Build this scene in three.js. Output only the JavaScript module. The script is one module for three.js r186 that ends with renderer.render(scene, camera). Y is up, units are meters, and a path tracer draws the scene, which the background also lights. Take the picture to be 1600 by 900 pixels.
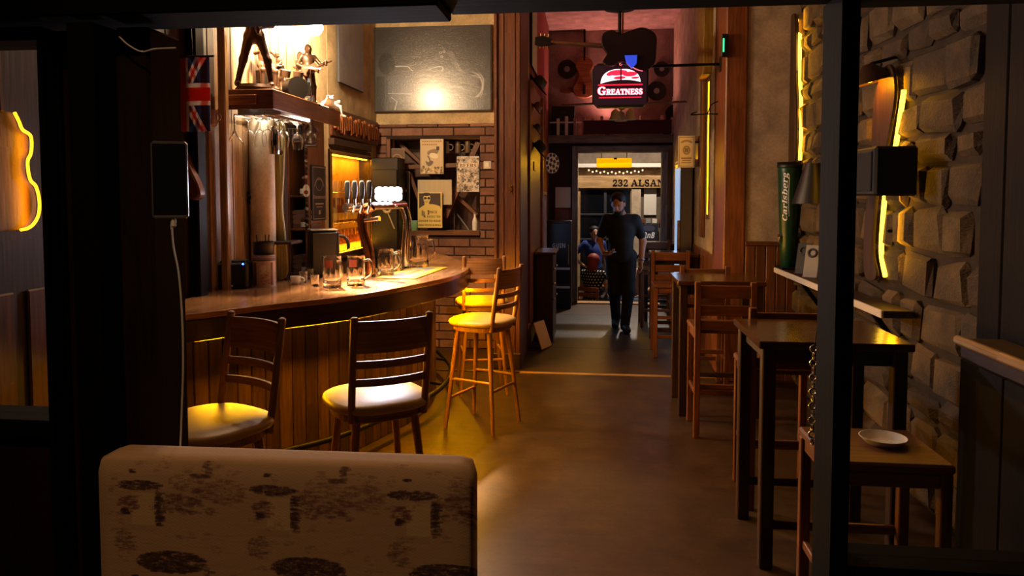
import * as THREE from 'three';
import { mergeGeometries, mergeVertices } from 'three/addons/utils/BufferGeometryUtils.js';
import { RectAreaLightUniformsLib } from 'three/addons/lights/RectAreaLightUniformsLib.js';
import { FontLoader } from 'three/addons/loaders/FontLoader.js';
import { TextGeometry } from 'three/addons/geometries/TextGeometry.js';
RectAreaLightUniformsLib.init();

// ------------------------------------------------------------------ camera, sky, exposure
// world: x right, y up, the aisle runs along -z (depth d = -z); the photographer stands in the street at the origin
const scene = new THREE.Scene();
const F = 1150, CX = 800, CY = 365, EYE = 1.7;
const camera = new THREE.PerspectiveCamera(2 * Math.atan(450 / F) * 180 / Math.PI, 16 / 9, 0.05, 120);
camera.position.set(0, EYE, 0);
camera.rotation.order = 'YXZ';
camera.rotation.y = Math.atan(130 / F);
camera.rotation.x = -Math.atan(60 / F);
camera.setViewOffset(1600, 900, 0, 450 - CY, 1600, 900);
camera.updateMatrixWorld(true);
scene.add(camera);
scene.background = new THREE.Color(0x030308);          // night sky
const renderer = new THREE.WebGLRenderer();
renderer.toneMapping = THREE.LinearToneMapping;
renderer.toneMappingExposure = 1.0;
renderer.shadowMap.enabled = true;

// lamp strengths in one place
const POW = {
  spot: 760, spotB: 46, rack: 22, tap: 480, under: 230, ledWall: 20, cooler: 100, neon: 8, pink: 9, street: 40, yellowSign: 90,
  front: 9, violin: 6, fridge: 1.3, glint: 9  // front: added street lamp; fridge: aisle window and added door panel glow
};
const WARM = 0xffd9a8, AMBER = 0xffae00, COOL = 0xc8dcff;

// ------------------------------------------------------------------ helpers
const _q = new THREE.Quaternion().setFromEuler(camera.rotation);
function P(px, py, o) {                                   // photo pixel -> point at depth d, on plane x, or at height y
  const v = new THREE.Vector3((px - CX) / F, -(py - CY) / F, -1).applyQuaternion(_q);
  const t = o.d !== undefined ? o.d / -v.z : o.x !== undefined ? o.x / v.x : (o.y - EYE) / v.y;
  return new THREE.Vector3(v.x * t, EYE + v.y * t, v.z * t);
}
let _s = 12345;
const rnd = (a = 1, b) => { _s = (_s * 1664525 + 1013904223) % 4294967296; const r = _s / 4294967296; return b === undefined ? r * a : a + r * (b - a); };
const seed = n => { _s = n; };
const V = (x, y, z) => new THREE.Vector3(x, y, z);
const names = {};
function numbered(n) { const k = names[n] = (names[n] ?? -1) + 1; return k ? `${n}_${String(k).padStart(3, '0')}` : n; }
function tag(o, label, category, group) {
  o.userData.label = label; o.userData.category = category;
  if (group) o.userData.group = group;
  return o;
}
function thing(name, label, category, [x, y, z] = [0, 0, 0], turn = 0, group) {
  const o = new THREE.Group(); o.name = numbered(name); scene.add(o);
  o.position.set(x, y, z); o.rotation.y = turn;
  return tag(o, label, category, group);
}
function flat(g) { const n = g.index ? g.toNonIndexed() : g; for (const k of Object.keys(n.attributes)) if (!['position', 'normal', 'uv', 'color'].includes(k)) n.deleteAttribute(k); return n; }
function obj(name, geos, mat, parent) {
  let g = Array.isArray(geos) ? (geos.length > 1 ? mergeGeometries(geos.map(flat), false) : geos[0]) : geos;
  const m = new THREE.Mesh(g, mat);
  m.name = parent ? name : numbered(name);
  m.castShadow = m.receiveShadow = true;
  (parent || scene).add(m);
  return m;
}
function struct(name, geos, mat, parent) { const m = obj(name, geos, mat, parent); if (!parent) m.userData.kind = 'structure'; return m; }
function dup(o, [x, y, z], turn, label) {
  const c = o.clone(); c.name = numbered(o.name.replace(/_\d+$/, '')); scene.add(c);
  c.position.set(x, y, z); c.rotation.y = turn; c.userData = { ...o.userData };
  if (label) c.userData.label = label;
  return c;
}
// uv in metres, laid along the longest side
function boxUV(g, s = 1, off) {
  const n = flat(g), p = n.attributes.position, uv = new Float32Array(p.count * 2);
  n.computeBoundingBox(); const sz = n.boundingBox.getSize(V(0, 0, 0)).toArray();
  const long = sz.indexOf(Math.max(...sz)), ou = off ?? rnd(7), ov = off ?? rnd(7);
  const a = V(), b = V(), c = V(), e1 = V(), e2 = V();
  for (let i = 0; i < p.count; i += 3) {
    a.fromBufferAttribute(p, i); b.fromBufferAttribute(p, i + 1); c.fromBufferAttribute(p, i + 2);
    const nn = e1.subVectors(b, a).cross(e2.subVectors(c, a)).toArray().map(Math.abs);
    const ax = nn.indexOf(Math.max(...nn)); let r = [0, 1, 2].filter(k => k !== ax);
    if (r[1] === long) r = [r[1], r[0]];
    [a, b, c].forEach((v, k) => { const q = v.toArray(); uv[(i + k) * 2] = q[r[0]] / s + ou; uv[(i + k) * 2 + 1] = q[r[1]] / s + ov; });
  }
  n.setAttribute('uv', new THREE.BufferAttribute(uv, 2));
  return n;
}
// chamfered box, 44 triangles
function cbox(w, h, d, r = 0.004) {
  const H = [w / 2, h / 2, d / 2]; r = Math.min(r, ...H.map(q => q * 0.9));
  const pos = [], vt = (s, a) => [0, 1, 2].map(k => s[k] * (k === a ? H[k] : H[k] - r));
  const tri = (A, B, C) => {
    const u = B.map((q, k) => q - A[k]), v = C.map((q, k) => q - A[k]);
    const n = [u[1] * v[2] - u[2] * v[1], u[2] * v[0] - u[0] * v[2], u[0] * v[1] - u[1] * v[0]];
    const c = A.map((q, k) => q + B[k] + C[k]);
    (n[0] * c[0] + n[1] * c[1] + n[2] * c[2] > 0) ? pos.push(...A, ...B, ...C) : pos.push(...A, ...C, ...B);
  };
  const quad = (A, B, C, D) => { tri(A, B, C); tri(A, C, D); };
  for (let a = 0; a < 3; a++) for (const s of [-1, 1]) {
    const b = (a + 1) % 3, c = (a + 2) % 3, mk = (x, y) => { const q = []; q[a] = s; q[b] = x; q[c] = y; return vt(q, a); };
    quad(mk(-1, -1), mk(1, -1), mk(1, 1), mk(-1, 1));
  }
  for (const [a, b, c] of [[0, 1, 2], [1, 2, 0], [0, 2, 1]]) for (const sa of [-1, 1]) for (const sb of [-1, 1]) {
    const mk = (sc, ax) => { const q = []; q[a] = sa; q[b] = sb; q[c] = sc; return vt(q, ax); };
    quad(mk(-1, a), mk(1, a), mk(1, b), mk(-1, b));
  }
  for (const x of [-1, 1]) for (const y of [-1, 1]) for (const z of [-1, 1]) tri(vt([x, y, z], 0), vt([x, y, z], 1), vt([x, y, z], 2));
  const g = new THREE.BufferGeometry();
  g.setAttribute('position', new THREE.Float32BufferAttribute(pos, 3));
  g.computeVertexNormals();
  return boxUV(g);
}
function rough(g, k) {                                    // shifts each corner by its own small amount
  const p = g.attributes.position, seen = {};
  for (let i = 0; i < p.count; i++) { const q = [p.getX(i), p.getY(i), p.getZ(i)], id = q.map(v => v.toFixed(4)).join(); const o = seen[id] ??= [rnd(-k, k), rnd(-k, k), rnd(-k, k)]; p.setXYZ(i, q[0] + o[0], q[1] + o[1], q[2] + o[2]); }
  g.computeVertexNormals(); return g;
}
function place(g, [x, y, z] = [0, 0, 0], [rx, ry, rz] = [0, 0, 0]) {
  return g.applyMatrix4(new THREE.Matrix4().compose(V(x, y, z), new THREE.Quaternion().setFromEuler(new THREE.Euler(rx, ry, rz, 'YXZ')), V(1, 1, 1)));
}
const box = (w, h, d, at, rot, r) => place(cbox(w, h, d, r), at, rot);
// box between two corners
const span = (x0, x1, y0, y1, z0, z1, r = 0.004) => box(Math.abs(x1 - x0), Math.abs(y1 - y0), Math.abs(z1 - z0), [(x0 + x1) / 2, (y0 + y1) / 2, (z0 + z1) / 2], undefined, r);
// square bar from a to b
function bar(a, b, w, h = w, r = 0.003) {
  const d = V().subVectors(b, a), L = d.length(), g = cbox(w, h, L, r);
  const m = new THREE.Matrix4().lookAt(b, a, Math.abs(d.y) / L > 0.95 ? V(0, 0, 1) : V(0, 1, 0)).setPosition(V().addVectors(a, b).multiplyScalar(0.5));
  return g.applyMatrix4(m);
}
const tube = (pts, r, seg = 24, rad = 8, closed = false) => new THREE.TubeGeometry(new THREE.CatmullRomCurve3(pts, closed), seg, r, rad, closed);
function cyl(r0, r1, h, at = [0, 0, 0], rot, seg = 20) { return place(new THREE.CylinderGeometry(r1, r0, h, seg), at, rot); }
const lathe = (pts, seg = 28) => new THREE.LatheGeometry(pts.map(p => new THREE.Vector2(p[0], p[1])), seg);
const ball = (r, at, sx = 1, sy = 1, sz = 1, seg = 14) => place(new THREE.SphereGeometry(r, seg, Math.max(8, seg - 4)).scale(sx, sy, sz), at);
function taper(a, b, ra, rb, seg = 10) {
  const d = V().subVectors(b, a), g = new THREE.CylinderGeometry(rb, ra, d.length(), seg);
  g.applyQuaternion(new THREE.Quaternion().setFromUnitVectors(V(0, 1, 0), d.clone().normalize()));
  return g.translate((a.x + b.x) / 2, (a.y + b.y) / 2, (a.z + b.z) / 2);
}
function extr(pts, depth, bevel = 0.003, holes = [], curve = 12) {
  const s = pts instanceof THREE.Shape ? pts : new THREE.Shape(pts.map(p => new THREE.Vector2(p[0], p[1])));
  for (const h of holes) s.holes.push(new THREE.Path(h.map(p => new THREE.Vector2(p[0], p[1]))));
  return flat(new THREE.ExtrudeGeometry(s, { depth, bevelEnabled: bevel > 0, bevelThickness: bevel, bevelSize: bevel, bevelSegments: 1, curveSegments: curve }));
}
function smoothShape(pts, n = 80) {                      // closed spline through the points
  const c = new THREE.CatmullRomCurve3(pts.map(p => V(p[0], p[1], 0)), true, 'centripetal');
  return new THREE.Shape(c.getPoints(n).slice(0, -1).map(p => new THREE.Vector2(p.x, p.y)));
}
function sheet(w, h, at, rot) {                          // printed face, uv 0..1
  return place(new THREE.PlaneGeometry(w, h), at, rot);
}
// naive surface nets over a signed distance function
function sdfMesh(fn, lo, hi, cell) {
  const n = [0, 1, 2].map(k => Math.ceil((hi[k] - lo[k]) / cell) + 1), [nx, ny, nz] = n;
  const f = new Float32Array(nx * ny * nz), id = (i, j, k) => i + nx * (j + ny * k);
  for (let k = 0; k < nz; k++) for (let j = 0; j < ny; j++) for (let i = 0; i < nx; i++) f[id(i, j, k)] = fn(lo[0] + i * cell, lo[1] + j * cell, lo[2] + k * cell);
  const vi = new Int32Array(f.length).fill(-1), pos = [], idx = [];
  const cs = [[0, 0, 0], [1, 0, 0], [0, 1, 0], [1, 1, 0], [0, 0, 1], [1, 0, 1], [0, 1, 1], [1, 1, 1]];
  const es = [[0, 1], [2, 3], [4, 5], [6, 7], [0, 2], [1, 3], [4, 6], [5, 7], [0, 4], [1, 5], [2, 6], [3, 7]];
  for (let k = 0; k < nz - 1; k++) for (let j = 0; j < ny - 1; j++) for (let i = 0; i < nx - 1; i++) {
    const v = cs.map(c => f[id(i + c[0], j + c[1], k + c[2])]);
    let s = 0, x = 0, y = 0, z = 0;
    for (const [a, b] of es) if ((v[a] < 0) !== (v[b] < 0)) {
      const t = v[a] / (v[a] - v[b]); s++;
      x += cs[a][0] + t * (cs[b][0] - cs[a][0]); y += cs[a][1] + t * (cs[b][1] - cs[a][1]); z += cs[a][2] + t * (cs[b][2] - cs[a][2]);
    }
    if (s) { vi[id(i, j, k)] = pos.length / 3; pos.push(lo[0] + (i + x / s) * cell, lo[1] + (j + y / s) * cell, lo[2] + (k + z / s) * cell); }
  }
  const quad = (a, b, c, d, flip) => { if (a < 0 || b < 0 || c < 0 || d < 0) return; flip ? idx.push(a, c, b, a, d, c) : idx.push(a, b, c, a, c, d); };
  for (let k = 1; k < nz - 1; k++) for (let j = 1; j < ny - 1; j++) for (let i = 1; i < nx - 1; i++) {
    const a = f[id(i, j, k)] < 0;
    if (a !== f[id(i + 1, j, k)] < 0) quad(vi[id(i, j - 1, k - 1)], vi[id(i, j, k - 1)], vi[id(i, j, k)], vi[id(i, j - 1, k)], !a);
    if (a !== f[id(i, j + 1, k)] < 0) quad(vi[id(i - 1, j, k - 1)], vi[id(i - 1, j, k)], vi[id(i, j, k)], vi[id(i, j, k - 1)], !a);
    if (a !== f[id(i, j, k + 1)] < 0) quad(vi[id(i - 1, j - 1, k)], vi[id(i, j - 1, k)], vi[id(i, j, k)], vi[id(i - 1, j, k)], !a);
  }
  const g = new THREE.BufferGeometry();
  g.setAttribute('position', new THREE.Float32BufferAttribute(pos, 3));
  g.setIndex(idx); g.computeVertexNormals();
  g.setAttribute('uv', new THREE.BufferAttribute(new Float32Array(pos.length / 3 * 2), 2));
  for (let i = 0; i < pos.length / 3; i++) g.attributes.uv.setXY(i, pos[i * 3], pos[i * 3 + 1]);
  return g;
}
const smin = (a, b, k) => { const h = Math.max(k - Math.abs(a - b), 0) / k; return Math.min(a, b) - h * h * k * 0.25; };
function cone(p, a, b, ra, rb) {
  const dx = b[0] - a[0], dy = b[1] - a[1], dz = b[2] - a[2], L = dx * dx + dy * dy + dz * dz || 1e-9;
  let t = ((p[0] - a[0]) * dx + (p[1] - a[1]) * dy + (p[2] - a[2]) * dz) / L; t = Math.max(0, Math.min(1, t));
  return Math.hypot(p[0] - a[0] - t * dx, p[1] - a[1] - t * dy, p[2] - a[2] - t * dz) - (ra + t * (rb - ra));
}
const ell = (p, c, r) => { const q = Math.hypot((p[0] - c[0]) / r[0], (p[1] - c[1]) / r[1], (p[2] - c[2]) / r[2]); return (q - 1) * Math.min(...r); };
function bonesSDF(bones, k = 0.03, grow = 0) {
  return (x, y, z) => { let d = 1e3; const p = [x, y, z]; for (const b of bones) { const e = b.e ? ell(p, b.c, b.e) : cone(p, b[0], b[1], b[2], b[3]); d = smin(d, e, k); } return d - grow; };
}
function boundsOf(bones, pad) {
  const lo = [9, 9, 9], hi = [-9, -9, -9];
  const add = (c, r) => { for (let k = 0; k < 3; k++) { const q = Array.isArray(r) ? r[k] : r; lo[k] = Math.min(lo[k], c[k] - q - pad); hi[k] = Math.max(hi[k], c[k] + q + pad); } };
  for (const b of bones) b.e ? add(b.c, b.e) : (add(b[0], b[2]), add(b[1], b[3]));
  return [lo, hi];
}

// ------------------------------------------------------------------ textures
function lattice(n, sd) { seed(sd); return Float32Array.from({ length: n * n }, () => rnd()); }
function noise2(n, sd) {                                  // tiling value noise, period n
  const L = lattice(n, sd), sm = t => t * t * (3 - 2 * t);
  return (x, y) => {
    const i = Math.floor(x), j = Math.floor(y), u = sm(x - i), v = sm(y - j), w = q => ((q % n) + n) % n;
    const a = L[w(i) + n * w(j)], b = L[w(i + 1) + n * w(j)], c = L[w(i) + n * w(j + 1)], d = L[w(i + 1) + n * w(j + 1)];
    return a + (b - a) * u + (c - a) * v + (a - b - c + d) * u * v;
  };
}
function dataTex(S, fn, srgb = true) {
  const d = new Uint8Array(S * S * 4);
  for (let j = 0; j < S; j++) for (let i = 0; i < S; i++) {
    const c = fn(i / S, j / S), o = (i + j * S) * 4;
    for (let k = 0; k < 3; k++) d[o + k] = Math.max(0, Math.min(255, (Array.isArray(c) ? c[k] : c) * 255));
    d[o + 3] = 255;
  }
  const t = new THREE.DataTexture(d, S, S); t.wrapS = t.wrapT = THREE.RepeatWrapping; t.magFilter = t.minFilter = THREE.LinearFilter;
  if (srgb) t.colorSpace = THREE.SRGBColorSpace; t.needsUpdate = true;
  return t;
}
const nA = noise2(8, 1), nB = noise2(16, 2), nC = noise2(64, 3), nD = noise2(128, 4), nE = noise2(256, 5), nF = noise2(32, 6);
const fbm = (u, v) => 0.4 * nA(u * 8, v * 8) + 0.25 * nB(u * 16, v * 16) + 0.2 * nC(u * 64, v * 64) + 0.15 * nD(u * 128, v * 128);
const grain = (u, v) => 0.35 * nC(u * 4 * 1, v * 64) + 0.3 * nD(u * 8, v * 128) + 0.2 * nE(u * 16, v * 256) + 0.15 * nA(u * 8, v * 8);
const woodMap = dataTex(512, (u, v) => { const g = grain(u, v), k = 0.55 + 0.62 * g; return [k, k * (0.96 + 0.04 * g), k * (0.9 + 0.08 * g)]; });
const woodBump = dataTex(512, (u, v) => grain(u, v), false);
const roughMap = dataTex(256, (u, v) => { const q = 0.55 + 0.45 * fbm(u, v); return [q, q, q]; }, false);
const mottle = dataTex(512, (u, v) => { const k = 0.68 + 0.4 * fbm(u, v); return [k, k * 0.985, k * 0.96]; });
const pits = dataTex(512, (u, v) => fbm(u * 2, v * 2) * 0.6 + 0.4 * nE(u * 256, v * 256), false);
const stoneMap = dataTex(512, (u, v) => { const a = fbm(u, v), b = nB(u * 16 + 3, v * 16), k = 0.5 + 0.6 * a; return [k * (1 + 0.1 * b), k, k * (0.92 - 0.12 * b)]; });
const floorMap = dataTex(1024, (u, v) => {
  const a = fbm(u, v), s = nC(u * 32, v * 4 + 9), w = nF(u * 32, v * 32) > 0.72 ? 0.07 : 0; const k = 0.55 + 0.4 * a + 0.12 * s - w;
  return [k, k * 0.97, k * 0.92];
});
const cloth = dataTex(256, (u, v) => { const k = 0.78 + 0.12 * (((Math.floor(u * 128) + Math.floor(v * 128)) % 2)) + 0.1 * nD(u * 128, v * 128); return k; });
function std(color, o = {}) { return new THREE.MeshStandardMaterial({ color, roughness: 0.7, ...o }); }
function phy(color, o = {}) { return new THREE.MeshPhysicalMaterial({ color, roughness: 0.5, ...o }); }
const wood = (c, rough = 0.5, o = {}) => std(c, { map: woodMap, bumpMap: woodBump, bumpScale: 0.0008, roughness: rough, ...o });
const M = {
  darkWood: wood(0x3c2112, 0.55), blackWood: phy(0x140c08, { map: woodMap, bumpMap: woodBump, bumpScale: 0.0008, roughness: 0.65, specularIntensity: 0.25 }), redWood: wood(0x64381f, 0.45), midWood: wood(0x7a4a26, 0.5), orangeWood: wood(0x94562a, 0.42),
  stoolWood: wood(0xb07842, 0.42), chairWood: wood(0x7c4826, 0.45), tableTop: wood(0x5e3a1e, 0.16), tableWood: wood(0x3a2012, 0.45), paleWood: wood(0xc09a68, 0.5),
  counter: phy(0xc08a5c, { map: woodMap, roughness: 0.24, clearcoat: 0.5, clearcoatRoughness: 0.12 }), counterEdge: wood(0x3a1c10, 0.28), frontPlank: [0x5a3a1c, 0x4c3016, 0x664420].map(c => wood(c, 0.5)),
  panelPlank: [0xb08a62, 0xa07850, 0xc09a70].map(c => wood(c, 0.6)), slat: [0x86502a, 0x7a4624, 0x92582e].map(c => wood(c, 0.4)),
  frameBlack: phy(0x060607, { specularIntensity: 0.15, roughness: 0.8, bumpMap: woodBump, bumpScale: 0.0006 }), frameBrown: phy(0x24120c, { map: woodMap, specularIntensity: 0.3, roughness: 0.7 }),
  plaster: std(0xd2bb92, { map: mottle, bumpMap: pits, bumpScale: 0.001, roughness: 0.85 }), cream: std(0xcbb69a, { map: mottle, roughness: 0.8 }),
  mauve: std(0xa88c84, { map: mottle, roughness: 0.9 }), ceil: std(0xc0a298, { map: mottle, roughness: 0.9 }), rust: std(0x8a3a22, { map: mottle, roughness: 0.85 }), maroon: std(0x4c1416, { map: cloth, roughness: 0.9 }),
  floor: std(0x503c2a, { map: floorMap, bumpMap: pits, bumpScale: 0.0006, roughness: 0.42 }), floorGrey: std(0x4a4c52, { map: floorMap, roughness: 0.4 }),
  brick: [0x8e6652, 0x835c4a, 0x99705c, 0x7b5648].map(c => std(c, { map: mottle, bumpMap: pits, bumpScale: 0.002, roughness: 0.8 })), mortar: std(0x3c2c24, { map: mottle, roughness: 0.95 }),
  stone: [0x564632, 0x60523c, 0x4a3c2c, 0x685840].map(c => std(c, { map: stoneMap, bumpMap: pits, bumpScale: 0.006, roughness: 0.85 })), stoneJoint: std(0x3a3024, { map: stoneMap, roughness: 0.95 }),
  black: std(0x0c0c0e, { roughness: 0.45 }), blackMatt: std(0x121214, { roughness: 0.85, map: cloth }), charcoal: std(0x2a2a2e, { roughness: 0.6 }), iron: std(0x1c1816, { roughness: 0.45, metalness: 0.7 }),
  chrome: std(0xd8d4cc, { roughness: 0.12, metalness: 1 }), copper: std(0xb8764a, { roughness: 0.2, metalness: 1 }), steel: std(0x9a9a9c, { roughness: 0.35, metalness: 0.9 }), brass: std(0xb08a40, { roughness: 0.3, metalness: 1 }),
  bronze: std(0x4a3424, { roughness: 0.38, metalness: 0.55 }), pewter: std(0x8a7a6a, { roughness: 0.3, metalness: 0.6 }), white: std(0xe8e4dc, { roughness: 0.5 }), offwhite: std(0xcfc6b4, { roughness: 0.7 }), grey: std(0x8a8884, { roughness: 0.6 }),
  glass: phy(0xffffff, { roughness: 0.02, transmission: 1, thickness: 0.01, ior: 1.5 }), pane: phy(0xffffff, { roughness: 0.02, transmission: 1, thickness: 0, ior: 1.5 }),
  bottleGreen: phy(0x2f5a30, { roughness: 0.08, transmission: 0.6, thickness: 0.01 }), amberGlass: phy(0xb06a1c, { roughness: 0.06, transmission: 0.8, thickness: 0.01 }),
  yellowPad: std(0xb8924c, { roughness: 0.42, bumpMap: pits, bumpScale: 0.0006 }), yellow: std(0xdcae08, { roughness: 0.5 }), green: std(0x0d3a24, { roughness: 0.32 }), mint: std(0x86b47c, { roughness: 0.5 }),
  towel: [0x8c6a58, 0x7c5c4c, 0x9a7664].map(c => std(c, { map: cloth, roughness: 0.95 })), leather: std(0x6a3a1e, { roughness: 0.45, bumpMap: pits, bumpScale: 0.001 }), lavender: std(0x9c86a6, { roughness: 0.3 }), pinkish: std(0xb09090, { roughness: 0.4 }), red: std(0xb03020, { roughness: 0.6 }),
  skin: std(0xb07a5c, { roughness: 0.55 }), skinLight: std(0xc8987c, { roughness: 0.55 }), hair: std(0x120c0a, { roughness: 0.6 }), tee: std(0x0c0d12, { roughness: 0.85, map: cloth }), jeans: std(0x10131e, { roughness: 0.85, map: cloth }), shoe: std(0x0b0b0c, { roughness: 0.5 }),
  cord: std(0xc8c4ba, { roughness: 0.5 })
};
function glow(color, k = 1) { return std(0x000000, { emissive: color, emissiveIntensity: k, roughness: 0.6 }); }
// canvas print
function print(w, h, draw) {
  const c = document.createElement('canvas'); c.width = w; c.height = h; const x = c.getContext('2d'); draw(x, w, h);
  const t = new THREE.CanvasTexture(c); t.colorSpace = THREE.SRGBColorSpace; return t;
}
const printed = (t, o = {}) => std(0xffffff, { map: t, roughness: 0.55, ...o });
function point(color, k, at, r = 1, dist = 0) { const l = new THREE.PointLight(color, k, dist, 2); l.position.set(...at); l.castShadow = true; l.shadow.radius = r; scene.add(l); return l; }
function area(color, k, w, h, at, look) { const l = new THREE.RectAreaLight(color, k, w, h); l.position.set(...at); l.lookAt(...look); scene.add(l); return l; }
function spotL(color, k, at, to, ang, pen = 0.6, r = 1) { const l = new THREE.SpotLight(color, k, 0, ang, pen, 2); l.position.set(...at); l.target.position.set(...to); l.castShadow = true; l.shadow.radius = r; scene.add(l, l.target); return l; }

// ================================================================== THE SETTING
const D_FRONT = 1.7, D_BACK = 8.0, D_END = 11.5, D_PIL = 7.1, X_L = -2.42, X_R = 1.8, X_AL = -0.73, X_AR = 1.17, H_CEIL = 4.3;
{
  // floors
  struct('floor', span(X_L - 0.2, X_R + 0.2, -0.12, 0, -D_FRONT + 0.1, -6.93), M.floor);
  struct('floor_aisle', span(X_L - 0.2, X_R + 0.2, -0.12, 0, -6.985, -8.15), M.floor);
  struct('floor_middle', span(X_AL - 0.2, X_AR + 0.2, -0.12, 0, -8.15, -8.92), M.floor);
  struct('floor_grey_band', span(X_AL - 0.2, X_AR + 0.2, -0.12, 0, -8.92, -10.45), M.floorGrey);  // band of floor in a plain grey colour
  struct('floor_doorway', span(X_AL - 0.2, X_AR + 0.2, -0.12, 0, -10.45, -11.75), M.floor);
  struct('trim_1', span(X_AL + 0.02, X_R, -0.1, 0.006, -6.93, -6.985), M.paleWood);
  struct('pavement', span(-3.2, 3.2, -0.2, -0.02, 1.8, -1.6), std(0x4a4640, { map: floorMap, roughness: 0.8 }));
  struct('street', span(-7, 8, -0.8, -0.65, -11.9, -19), std(0x55504c, { map: floorMap, roughness: 0.6 }));
  for (let k = 0; k < 3; k++) struct('door_step', span(-0.6, 1.4, -0.8, -0.17 - 0.16 * k, -11.75 - 0.28 * k, -12.03 - 0.28 * k), std(0x6a6660, { map: floorMap, roughness: 0.7 }));
  // ceiling
  struct('ceiling', span(X_L - 0.2, X_R + 0.2, H_CEIL, H_CEIL + 0.15, -D_FRONT, -11.9), M.ceil);

  // left wall with plank panelling above the back bar
  struct('wall_left', [span(X_L - 0.4, X_L, 0, H_CEIL, -D_FRONT, -6.5), span(X_L - 0.4, X_L, 0, H_CEIL, -7.78, -D_BACK - 0.15), span(X_L - 0.4, X_L, 0, 1.1, -6.5, -7.78), span(X_L - 0.4, X_L, 2.12, H_CEIL, -6.5, -7.78)], M.plaster);
  const pan = struct('panelling_left', span(X_L, X_L + 0.012, 1.0, 3.3, -3.3, -6.0), M.darkWood);
  for (let k = 0; k < 18; k++) obj('plank', span(X_L + 0.012, X_L + 0.034, 1.02, 3.28, -3.32 - k * 0.148, -3.46 - k * 0.148, 0.003), k < 7 ? M.darkWood : M.panelPlank[k % 3], pan);

  // back wall of the bar: bricks below, plaster above, a niche cut in
  const zb = -D_BACK, yb = 2.48;
  const n0 = P(612, 360, { d: D_BACK }), n1 = P(750, 216, { d: D_BACK });
  const N = { x0: n0.x, x1: n1.x, y0: n0.y, y1: n1.y, dep: 0.42 };
  const wb = struct('wall_back', [
    span(X_L, X_AL, yb, H_CEIL, zb, zb - 0.15), span(X_L, X_AL, 0, N.y0, zb - 0.012, zb - 0.15), span(X_L, X_AL, N.y1, yb, zb - 0.012, zb - 0.15),
    span(X_L, N.x0, N.y0, N.y1, zb - 0.012, zb - 0.15), span(N.x1, X_AL, N.y0, N.y1, zb - 0.012, zb - 0.15)], M.plaster);
  struct('mortar', [span(X_L, X_AL, 0, N.y0, zb - 0.004, zb - 0.012), span(X_L, X_AL, N.y1, yb, zb - 0.004, zb - 0.012), span(X_L, N.x0, N.y0, N.y1, zb - 0.004, zb - 0.012), span(N.x1, X_AL, N.y0, N.y1, zb - 0.004, zb - 0.012)], M.mortar, wb);
  // niche box
  struct('niche', [span(N.x0 - 0.03, N.x1 + 0.03, N.y0 - 0.03, N.y0, zb - 0.15, zb - N.dep), span(N.x0 - 0.03, N.x1 + 0.03, N.y1, N.y1 + 0.03, zb - 0.15, zb - N.dep),
    span(N.x0 - 0.03, N.x0, N.y0, N.y1, zb - 0.15, zb - N.dep), span(N.x1, N.x1 + 0.03, N.y0, N.y1, zb - 0.15, zb - N.dep), span(N.x0 - 0.03, N.x1 + 0.03, N.y0 - 0.03, N.y1 + 0.03, zb - N.dep, zb - N.dep - 0.03)], M.redWood, wb);
  // niche frame
  struct('niche_frame', [span(N.x0, N.x1, N.y0 - 0.05, N.y0, zb + 0.03, zb - 0.06), span(N.x0 - 0.045, N.x0, N.y0 - 0.05, N.y1, zb + 0.03, zb - 0.06)], M.midWood, wb);
  seed(77);
  const rowH = 0.094, brickW = 0.35;
  for (let r = 0; r * rowH < yb - 0.02; r++) {
    const y0 = r * rowH + 0.006, y1 = Math.min(yb, (r + 1) * rowH - 0.006);
    let x = X_L - (r % 2 ? brickW / 2 : 0);
    const cuts = y1 > N.y0 - 0.04 && y0 < N.y1 ? [[X_L, N.x0 - 0.05], [N.x1, X_AL - 0.2]] : [[X_L, X_AL - 0.2]];
    for (; x < X_AL - 0.2; x += brickW) for (const [a, b] of cuts) {
      const u = Math.max(a, x + 0.005), v = Math.min(b, x + brickW - 0.007);
      if (v - u > 0.03) obj('brick', span(u, v, y0, y1, zb + rnd(0.004, 0.016), zb - 0.01, 0.005), M.brick[Math.floor(rnd(4))], wb);
    }
  }
  // lattice of timbers in the niche
  const la = (ax, ay, bx, by, w, z, m = M.midWood) => { const a = P(ax, ay, { d: D_BACK + z }), b = P(bx, by, { d: D_BACK + z }); obj('timber', bar(a, b, w, w * 0.8), m, wb); };
  la(612, 262, 720, 258, 0.06, 0.1); la(696, 340, 748, 222, 0.075, 0.16); la(618, 218, 746, 336, 0.05, 0.26); la(640, 270, 672, 358, 0.05, 0.14); la(676, 282, 735, 362, 0.022, 0.3, M.steel); la(710, 308, 710, 360, 0.018, 0.22, M.darkWood);
  // round pendant-lit strip of the niche: bottles stand inside (built with the small things)

  // dark-wood pillar at the end of the bar
  const pc = struct('pillar_left', span(-0.965, X_AL, 0, H_CEIL, -D_PIL, -D_BACK), M.redWood);
  obj('moulding', [span(-0.975, -0.94, 0, H_CEIL - 0.01, -D_PIL + 0.025, -D_PIL, 0.01), span(-0.90, -0.88, 0, H_CEIL - 0.01, -D_PIL + 0.012, -D_PIL, 0.005), span(-0.79, -0.765, 0, H_CEIL - 0.01, -D_PIL + 0.012, -D_PIL, 0.005), span(X_AL - 0.03, X_AL + 0.012, 0, H_CEIL - 0.01, -D_PIL + 0.025, -D_PIL, 0.008)], M.redWood, pc);
  obj('plinth', span(-0.985, X_AL + 0.02, 0, 0.16, -D_PIL + 0.035, -D_PIL, 0.01), M.darkWood, pc);

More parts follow.
